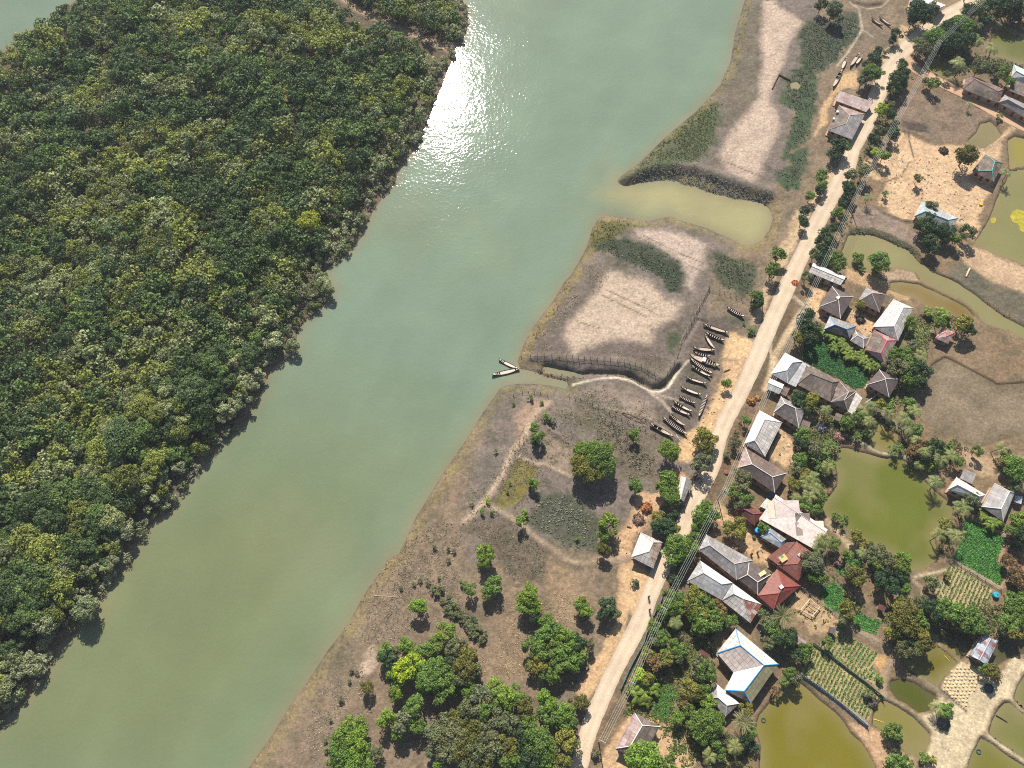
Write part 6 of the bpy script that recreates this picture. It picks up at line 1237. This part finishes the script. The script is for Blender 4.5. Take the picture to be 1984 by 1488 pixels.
def tufts(X, Y, size, hgt, cols, seed, k=5, upright=.7):
    r = np.random.RandomState(seed); n = len(X); Z = gzv(X, Y); o = []; c = []; ca = np.array([lin(q) for q in cols]); ci = r.randint(len(cols), size=n); sz = size*r.uniform(.6, 1.4, n)
    for j in range(k):
        a = r.uniform(0, 6.283, n); d = np.stack([np.cos(a), np.sin(a), np.zeros(n)], 1); p = np.stack([X, Y, Z-.03], 1)+d*(sz*r.uniform(0, .5, n))[:, None]
        h_ = (hgt*r.uniform(.5, 1.3, n))[:, None]; side = np.stack([-np.sin(a), np.cos(a), np.zeros(n)], 1)*(sz*.45)[:, None]; up = np.array([0, 0, 1.])*h_
        tip = p+up*upright+d*(sz*.9)[:, None]*(1.2-upright); mid = p+up*.6+d*(sz*.3)[:, None]
        o.append(np.stack([p-side*.4, mid-side, tip, mid+side], 1)); cc = ca[ci]*r.uniform(.7, 1.25, (n, 1)); c.append(np.repeat(np.concatenate([cc, np.ones((n, 1))], 1), 4, 0))
    return np.concatenate(o, 0).reshape(-1, 3), np.concatenate(c, 0)
def stuff(name, V, Cc, label, cat):
    me = quads(name, V, Cc); me.materials.append(MAT_FA); return tag(mobj(name, me), label, cat, kind='stuff')
def scrub(name, items, label, cat, dens, size, hgt, k=5, upright=.6, th=0, ns=.3, soft=2.5):
    VV = []; CC = []
    for i, (s_, cols) in enumerate(items):
        pts = W(QQ(s_), 1.6); X, Y = in_poly(pts, int(poly_area(pts)*dens), 40+i*3+len(name)); f = fbm(X*ns, Y*ns, 7+i, 3); rq = np.random.RandomState(i); kk = (f > th) & (rq.rand(len(X)) < np.clip((-sd_poly(pts, X, Y)+2.5*(fbm(X*.4, Y*.4, 44, 3)-.42))/soft, .03, 1)); X, Y = X[kk], Y[kk]
        kk = gsr_at(X, Y) > .2; X, Y = X[kk], Y[kk]; kk = np.ones(len(X), bool)
        for rdp, wd in ((ROADW, 3.0), (ROAD2W, 2.0)): kk &= d_line(rdp, X, Y) > wd
        for pd in PONDW: kk &= ~(sd_in(pd, X, Y))
        X, Y = X[kk], Y[kk]; V, c = tufts(X, Y, size, hgt, cols, 60+i, k, upright); VV.append(V); CC.append(c)
    return stuff(name, np.concatenate(VV), np.concatenate(CC), label, cat)
def gsr_at(X, Y):
    i = np.clip(np.searchsorted(GX, X), 0, len(GX)-1); j = np.clip(np.searchsorted(GY, Y), 0, len(GY)-1); return GSR[j, i]
def sd_in(pts, X, Y):
    xs = [p[0] for p in pts]; ys = [p[1] for p in pts]; o = np.zeros(len(X), bool); ix = np.nonzero((X > min(xs)) & (X < max(xs)) & (Y > min(ys)) & (Y < max(ys)))[0]
    if len(ix): o[ix] = sd_poly(pts, X[ix], Y[ix]) < .1
    return o
ROADW = W(ROAD, 2.02); ROAD2W = W(ROAD2, 2.0); PONDW = [W(QQ(s_), lv) for _, lv, s_ in PONDS]
MG = [(104, 112, 86), (122, 126, 98), (90, 102, 76)]; GB = [(112, 116, 108), (90, 98, 92), (132, 132, 116)]; YL = [(178, 156, 92), (158, 144, 84), (138, 132, 72)]; BR = [(150, 132, 106), (128, 116, 88), (168, 148, 120)]
scrub('marsh_scrub', [('R1 0,200 150,180 280,200 480,100 530,200 530,320 400,440 330,540 200,640 30,620 0,560', MG), ('L1 1740,620 1900,560 1990,640 1980,900 1900,1230 1800,1300 1680,1400 1720,1200 1780,1000 1650,900', MG),
  ('L1 930,930 1150,880 1130,1100 1050,1300 900,1486 L2 800,100 400,200 330,210 480,100 600,-60', [(112, 120, 76), (128, 130, 80), (96, 108, 78)]),
  ('L2 30,820 150,750 400,730 600,790 800,900 890,970 900,1100 840,1220 760,1210 680,1130 560,1040 400,960 200,860', MG), ('L2 1150,850 1300,880 1500,960 1560,1060 1500,1220 1400,1260 1240,1180 1150,1000', MG),
  ('L2 130,560 400,575 560,610 380,660 300,720 350,790 200,860 60,800 70,680', [(132, 128, 80), (110, 116, 74)]), ('L2 1780,0 1990,-60 1990,80 1900,300 1750,290 1720,150 1840,90', MG),
  ('L6 640,820 950,790 1200,1050 1180,1300 1000,1310 850,1260 700,1160 540,1060', [(128, 132, 112), (108, 112, 94), (150, 150, 128)]), ('L6 1150,60 1500,250 1700,420 1700,650 1450,700 1350,500 1150,330', BR+GB),
  ('L6 1200,150 1330,170 1480,260 1560,330 1500,340 1350,300', [(98, 108, 92), (80, 92, 76)])], 'low grey green marsh scrub in patches over the tidal flats', 'scrub', 4.2, .3, .4, 5, .5, .3, .3, 4.5)
scrub('bank_scrub', [('L2 400,205 580,135 830,110 1000,135 1150,190 1300,240 1500,310 1710,345 1620,430 1590,425 1350,380 1100,325 880,260 830,222 740,215 580,235', GB), ('L3 380,800 470,760 560,800 860,850 1280,850 1480,980 1380,940 1250,870 1000,860 860,890 640,885 460,830', [(112, 96, 80), (90, 80, 68)]),
  ('R2 430,650 640,660 800,710 960,800 1060,870 1100,950 960,850 740,745 520,700 425,705', [(96, 98, 70), (116, 112, 82)]), ('R2 1300,1080 1500,1200 1700,1330 1984,1480 1984,1500 1700,1360 1450,1220', [(92, 86, 70), (112, 104, 84)])], 'dark tangled scrub on the steep creek and inlet banks', 'scrub', 5, .3, .3, 5, .45, .25, .5, .8)
scrub('shore_grass', [('L1 1320,0 1440,0 1380,200 1330,420 1300,640 1180,800 950,950 700,1130 400,1400 330,1486 320,1486 560,1260 880,980 1100,700 1220,400', YL), ('L3 730,0 780,40 640,300 560,450 460,600 400,680 300,690 340,590 520,290 660,90', YL+[(120, 122, 70)]), ('L3 20,1130 130,980 300,935 560,945 700,975 700,1010 560,1010 330,1000 180,1060 60,1200 -60,1330 F 905,860 845,960 800,1040 770,1100 715,1165 650,1265 590,1350 530,1450 500,1500 480,1490 540,1395 620,1280 700,1150 752,1083 790,1020 860,910 905,850', YL)], 'dry yellow grass fringe along the right river shore', 'grass', 4.5, .3, .35, 4, .6, .32)
scrub('dry_grass', [('L7 0,500 480,0 900,0 900,300 500,700 0,1100', [(136, 126, 104), (112, 106, 84)]), ('L6 0,800 300,560 600,100 1000,0 1150,200 900,500 600,900 200,1100 0,1300', [(140, 130, 106), (112, 106, 84)]), ('L3 700,930 1250,950 1500,1150 1600,1400 900,1300 800,1100', [(150, 138, 114), (124, 114, 92)]), ('L7 880,50 1300,30 1640,300 1650,600 1300,560 1180,300 950,150', [(138, 130, 104), (108, 104, 82), (90, 92, 66)]), ('L7 1250,700 1650,600 1900,650 1900,900 1984,1400 1050,1450 1000,1250 1200,1100', [(178, 156, 124), (150, 130, 100)]), ('L7 0,700 400,350 850,150 1000,400 950,800 600,1000 250,1150 0,1250', [(128, 116, 100), (150, 138, 118)]),
  ('L8 0,650 400,400 520,800 350,950 150,1200 -100,1200', [(140, 128, 110), (160, 148, 126)]), ('L2 1600,450 1780,480 1780,700 1600,800 1500,860 1400,850 1600,760 1660,660', [(196, 180, 140), (170, 156, 120)]), ('L2 0,960 330,1000 100,1250 0,1200', BR), ('L3 700,60 960,60 700,400 560,650 380,680 560,400', BR), ('L3 860,620 1500,640 1700,640 1580,880 1300,720 900,690', BR)], 'sparse dry brown grass and stubble on the mud flats', 'grass', 3.4, .28, .24, 4, .5, .42)
scrub('undergrowth', [('R8 700,0 850,0 1250,300 1250,700 1200,1000 1350,1200 1600,1330 1600,1486 900,1486 700,1150 400,1000 430,800 620,400', [(96, 112, 52), (78, 98, 46), (124, 122, 60)]), ('R5 700,1050 1000,1200 1150,1400 1984,1486 1984,1350 1750,1200 1700,1000 1800,900 1984,900 1984,600 1800,500 R6 250,800 400,880 700,1020 980,1200 1000,1486 0,1486 0,1000', [(88, 108, 50), (70, 92, 44), (116, 116, 64)]),
  ('R5 560,560 760,300 900,400 850,560 700,700 500,1050 420,1000', [(88, 106, 54), (112, 108, 60)]), ('R4 850,260 1200,400 1400,480 1500,380 1984,650 1984,900 1700,790 1300,700 1250,900 1130,1300 1000,1400 900,1100 780,950 880,850 880,600 1000,500', [(90, 108, 52), (116, 116, 60), (72, 92, 46)]),
  ('R3 1250,1000 1350,850 1400,640 1600,560 1984,620 1984,760 1650,700 1600,900 1560,1150 1400,1420 1250,1486 1100,1350 1340,1180', [(90, 108, 52), (112, 116, 56)]), ('R2 540,60 300,500 100,950 0,1150 0,1080 260,520 500,60 620,20 640,120 500,450 380,900 200,960', [(92, 106, 58), (122, 116, 76), (76, 92, 50)]),
  ('R1 900,480 1000,700 850,900 700,1350 560,1486 480,1486 760,850 850,560', [(84, 100, 54), (110, 108, 66)]), ('R1 960,430 1300,120 1500,0 1984,0 1984,200 1700,170 1450,450 1700,500 1984,570 1984,700 1500,650 1400,700 1200,640 1120,500', [(80, 100, 56), (104, 108, 64), (68, 86, 50)]),
  ('R6 980,0 1400,0 1500,120 1450,250 1300,300 1050,280 960,190', [(96, 96, 60), (116, 100, 70)]), ('R7 640,0 1984,0 1984,300 1700,330 1500,290 1180,260 1150,450 900,540 780,470 820,380', [(86, 100, 48), (110, 108, 56)]), ('R6 1250,560 1500,620 1420,900 1340,1070 1220,1000 1200,800', [(104, 112, 64), (84, 98, 54)]), ('R6 1700,180 1984,150 1984,480 1880,440', [(96, 108, 54)]),
  ('R4 300,560 460,440 380,760 250,900 180,1060 60,1260 120,1060', [(116, 112, 76), (98, 102, 64)]), ('R6 1800,880 1984,880 1984,1486 1800,1486 1840,1200', [(130, 100, 76), (92, 104, 56)])], 'weeds and low undergrowth between the houses and village trees', 'undergrowth', 4.2, .42, .45, 5, .45, .27)
# crop rows
def crops(s_, p0, p1, sp, cols, size, hgt, label, fill=.85, name='vegetable_rows', seed=1, along=.2):
    pts = W(QQ(s_), 1.8); (ax, ay), (bx, by) = W(QQ('%s %s %s' % (s_.split()[0], p0, p1)), 1.8); L = math.hypot(bx-ax, by-ay); dx, dy = (bx-ax)/L, (by-ay)/L; r = np.random.RandomState(seed)
    cx, cy = centroid(pts); R = 40; n = int(2*R/sp); us = np.arange(-R, R, along); X = []; Y = []
    for k in range(n):
        v = -R+k*sp; X.append(cx+us*dx-v*dy+r.normal(size=len(us))*.06); Y.append(cy+us*dy+v*dx+r.normal(size=len(us))*.06)
    X = np.concatenate(X); Y = np.concatenate(Y); k = (sd_poly(pts, X, Y) < 0) & (r.rand(len(X)) < fill*np.clip(fbm(X*.2, Y*.2, seed)*2.2, .2, 1)); V, c = tufts(X[k], Y[k], size, hgt, cols, seed, 5, .35)
    stuff(name, V, c, label, 'crops')
GR = [(70, 128, 52), (56, 108, 46), (88, 142, 60)]; GC = [(84, 112, 50), (98, 122, 56)]; GS = [(108, 132, 66), (90, 118, 56), (128, 140, 80)]
crops('R6 1470,705 1820,885 1740,1080 1835,1165 1770,1300 1360,1065 1420,900', '1500,1150', '1800,900', .55, GR, .34, .35, 'dense bright green vegetable plot right of the round pond', 1.0, seed=2)
crops('R6 1340,1095 1705,1335 1690,1420 1640,1486 1560,1600 1195,1375 1250,1270', '1350,1350', '1450,1130', .9, GC, .27, .3, 'pale striped field with thin green rows at the lower right', .9, seed=3)
crops('R7 10,560 120,405 720,850 600,1060 560,1030 0,650', '200,700', '290,520', .88, GC, .27, .3, 'striped vegetable rows along the ochre pond', .95, seed=4)
crops('R7 150,395 240,330 360,285 700,470 640,600 720,690 705,790', '300,420', '380,300', .88, GC+GR, .27, .3, 'vegetable rows above the teal fence', .95, seed=5)
crops('R7 500,95 722,190 665,310 440,225 470,150', '500,180', '650,230', .6, GR, .36, .35, 'small bright green plot under the olive tree', 1, seed=6)
crops('R5 1800,1070 1900,1030 1984,1090 1984,1340 1900,1270 1760,1170', '1800,1150', '1950,1200', .6, GR, .36, .35, 'leafy green plot right of the red roof', 1, seed=7)
crops('R6 390,1010 470,1030 560,1110 500,1200 420,1260 330,1170', '400,1050', '500,1150', .6, GR, .36, .35, 'leafy green patch near the straw stack', .9, seed=11)
crops('R6 210,1440 260,1300 460,1420 560,1486 480,1486 400,1560 220,1500', '300,1350', '420,1450', .6, GR, .36, .35, 'leafy green patch left of the olive trees', .9, seed=12)
crops('R3 500,840 620,800 800,900 900,960 1080,1110 1030,1230 950,1250 800,1150 640,1080 480,990', '600,900', '900,1120', .6, [(56, 112, 52), (44, 92, 44)], .36, .4, 'deep green garden between the bananas and the old brown row', 1, seed=8)
crops('R3 1385,650 1470,650 1620,735 1560,835 1370,800', '1400,680', '1600,780', .8, GS, .3, .3, 'small hatched green plot right of the large white panelled roof', .95, seed=9)
crops('R8 780,700 900,830 850,960 780,1080 690,1000 720,850', '760,800', '800,1000', .6, GR, .36, .35, 'green garden strip beside the big banana clump', 1, seed=10)
crops('R6 1130,1210 1220,1220 1240,1290 1180,1350 1120,1330', '1140,1250', '1200,1300', .7, MG+GS, .34, .35, 'grey green patch below the round pond', .9, seed=13)
def cakes():
    pts = W(QQ('R7 1400,575 1480,590 1600,660 1620,720 1560,790 1500,860 1490,960 1390,890 1250,790 1270,720 1340,640'), 1.8); xs = [p[0] for p in pts]; ys = [p[1] for p in pts]
    m = MB(); r = random.Random(2); y = min(ys); k = 0
    while y < max(ys):
        x = min(xs)+(.45 if k % 2 else 0)
        while x < max(xs):
            X, Y = x+r.uniform(-.1, .1), y+r.uniform(-.1, .1)
            if sd_poly(pts, np.array([X]), np.array([Y]))[0] < 0:
                g = gz(X, Y); s = r.uniform(.24, .34); n = 7
                vs = [(X+math.cos(i/n*6.283)*s*q, Y+math.sin(i/n*6.283)*s*q, g+z) for q, z in ((1, -.05), (1, .1), (.6, .24)) for i in range(n)]+[(X, Y, g+.27)]
                m.add(vs, [(j*n+i, j*n+(i+1) % n, (j+1)*n+(i+1) % n, (j+1)*n+i) for j in range(2) for i in range(n)]+[(2*n+i, 2*n+(i+1) % n, 3*n) for i in range(n)])
            x += .9
        y += .8; k += 1
    tag(m.build('drying_cakes', pm((196, 172, 132), .95)), 'rows of small tan mud cakes drying on the pale sand', 'drying cakes', kind='stuff')
cakes()
def litter():
    VV = []; CC = []; pal = np.array([lin(c) for c in ((110, 90, 70), (80, 70, 60), (200, 190, 175), (150, 120, 90), (60, 60, 62), (96, 110, 60), (170, 90, 70), (90, 120, 150))])
    for i, s_ in enumerate(('R5 880,330 1200,480 1330,900 1180,840 900,550 780,420', 'R4 740,600 880,680 900,900 760,930 640,840', 'R3 560,380 700,350 680,680 510,490', 'R3 900,540 1120,640 1100,740 950,790 880,640', 'R2 700,0 1300,0 1620,420 1560,780 1340,560 1000,590 780,400', 'R5 1560,1130 1984,1400 1700,1486 1500,1250', 'R5 0,850 250,700 350,400 260,250 100,400', 'L5 1500,300 1760,240 1560,700 1400,1300 900,1486 900,1180 1150,950', 'R8 480,980 900,1100 1080,1400 300,1486', 'R7 430,1080 720,1180 850,1400 740,1600 600,1300', 'R4 1050,500 1300,480 1350,640 1200,760 1050,680', 'L6 1900,600 1740,900 1480,1370 1330,1400 1500,950')):
        pts = W(QQ(s_), 1.7); X, Y = in_poly(pts, int(poly_area(pts)*.3), 300+i); r = np.random.RandomState(i); n = len(X); kk = ~sd_in(PONDW[0], X, Y) & (d_line(ROADW, X, Y) > 2.6); X, Y = X[kk], Y[kk]; n = len(X); Z = gzv(X, Y); a = r.uniform(0, 6.28, n); L = r.uniform(.08, .45, n); wd = r.uniform(.04, .16, n)
        d = np.stack([np.cos(a), np.sin(a), r.uniform(0, .3, n)], 1)*L[:, None]; s = np.stack([-np.sin(a), np.cos(a), np.zeros(n)], 1)*wd[:, None]; p = np.stack([X, Y, Z+.06], 1)
        VV.append(np.stack([p-d-s, p+d-s, p+d+s, p-d+s], 1).reshape(-1, 3)); CC.append(np.repeat(np.concatenate([pal[r.randint(len(pal), size=n)], np.ones((n, 1))], 1), 4, 0))
    stuff('litter', np.concatenate(VV), np.concatenate(CC), 'small twigs, straw and scraps strewn over yards and sandy verges', 'litter')
litter()
# ================================================================ LABELS FOR TREES
LAND += [(1720, 985, 'large round pond'), (1590, 1440, 'ochre pond'), (1680, 840, 'small narrow pond'), (1870, 1310, 'drying mud cakes'), (1870, 1050, 'dense green plot'), (1400, 420, 'wide inlet'), (1145, 895, 'big two toned tree'), (1130, 1010, 'grey scrub patch'), (980, 930, 'olive algae flat'),
         (1800, 360, 'sand yard'), (1690, 480, 'long tidal pond'), (1850, 780, 'wide mud basin'), (1960, 420, 'broad khaki pond'), (1560, 660, 'banana row garden'), (1540, 50, 'upper creek'), (1640, 1270, 'vegetable rows'), (1230, 1250, 'blue road fence'), (950, 1330, 'lower marsh grove'), (1740, 80, 'road bend'), (1830, 130, 'road fork pond'), (1960, 100, 'top right pond'),
         (860, 1190, 'pale scrub row'), (1700, 1220, 'small bright green plot'), (1650, 1130, 'leafy plot'), (680, 1440, 'bottom river bank'), (1940, 1210, 'right edge track'), (1700, 1420, 'round ended olive pond'), (1250, 830, 'boat yard fence'), (1480, 470, 'straight road stretch'), (1000, 1130, 'middle mud flat'), (1180, 1180, 'lower road verge'), (1120, 1440, 'bottom of the road')]
SZ = ['tiny', 'small', 'medium', 'large', 'very large']
def szw(R): return SZ[0] if R < .8 else SZ[1] if R < 1.5 else SZ[2] if R < 2.3 else SZ[3] if R < 4 else SZ[4]
ORD = ['', 'second', 'third', 'fourth', 'fifth', 'sixth', 'seventh', 'eighth', 'ninth', 'tenth', 'eleventh', 'twelfth', 'thirteenth', 'fourteenth', 'fifteenth']
def dirw(dx, dy):
    if abs(dx) > 2.2*abs(dy): return 'right of' if dx > 0 else 'left of'
    if abs(dy) > 2.2*abs(dx): return 'below' if dy > 0 else 'above'
    return ('below right of' if dx > 0 else 'below left of') if dy > 0 else ('above right of' if dx > 0 else 'above left of')
buckets = {}; USED = set()
WORD = {'marsh_tree': 'tree', 'broadleaf_tree': 'tree', 'shrub': 'bush', 'coconut_palm': 'coconut palm', 'date_palm': 'date palm', 'screw_pine': 'screw pine', 'banana_plant': 'banana clump'}
for root, px, py, R, cn, nm, west in ALL_TREES:
    if nm == 'broadleaf_tree' and west: nm = 'marsh_tree'; root.name = 'marsh_tree'
    if R > 5: root['label'] = 'huge two toned tree, yellow and bright green, alone on the marsh'; root['group'] = GNAME['w']; continue
    lx, ly, ln_ = min(LAND, key=lambda q: math.hypot(q[0]-px, q[1]-py)); d = math.hypot(px-lx, py-ly)
    w_ = 'beside' if d < 14 else dirw(px-lx, py-ly)
    key = "%s %s %s %s the %s" % (szw(R), cn, WORD[nm], w_, ln_); buckets.setdefault(key, []).append((d, root, west))
    root['group'] = GNAME['w' if west else 'e']; SEEN = 0
for key, it in buckets.items():
    it.sort(key=lambda q: q[0])
    for i, (d, root, west) in enumerate(it):
        q = key if len(key.split()) <= 14 else key.replace('medium ', '').replace('very large', 'large').replace(' broad leaved', '').replace('below right of', 'right below').replace('above right of', 'right above').replace('below left of', 'left below').replace('above left of', 'left above')
        while len(q.split()) > (16 if len(it) == 1 else 14): q = ' '.join(q.split()[1:])
        if len(it) == 1 and q in USED: q = ' '.join(q.split()[:13])+', larger one'
        USED.add(q)
        root['label'] = q if len(it) == 1 else q+(', nearest it' if i == 0 else ', %s nearest' % ORD[min(i, 14)])
# the mangroves: by colour, size and the stretch of bank they stand on
STRETCH = [(560, 'opposite the wide inlet'), (700, 'opposite the moored boats'), (820, 'below the moored boats'), (900, 'opposite the two toned tree'), (980, 'opposite the algae flat'), (1060, 'opposite the scrub patch'),
           (1120, 'above the shore bush'), (1180, 'beside the shore bush'), (1240, 'near the leaning tree'), (1320, 'above bottom left corner'), (9999, 'in bottom left corner')]
bk = {}
for root, px, py, pn, shore, R in MANG:
    pl = next(t for y, t in STRETCH if py < y)
    key = "%s %s mangrove %s%s" % (szw(min(R*.8, 3)), pn, 'at left shore ' if shore else 'in left wood ', pl); bk.setdefault(key, []).append((px, root))
for key, it in bk.items():
    it.sort(key=lambda q: q[0])
    for i, (px, root) in enumerate(it):
        root['label'] = key if len(it) == 1 else key+(', leftmost' if i == 0 else ', rightmost' if i == len(it)-1 else ', %s from left' % ORD[min(i, 14)])
build_haze()
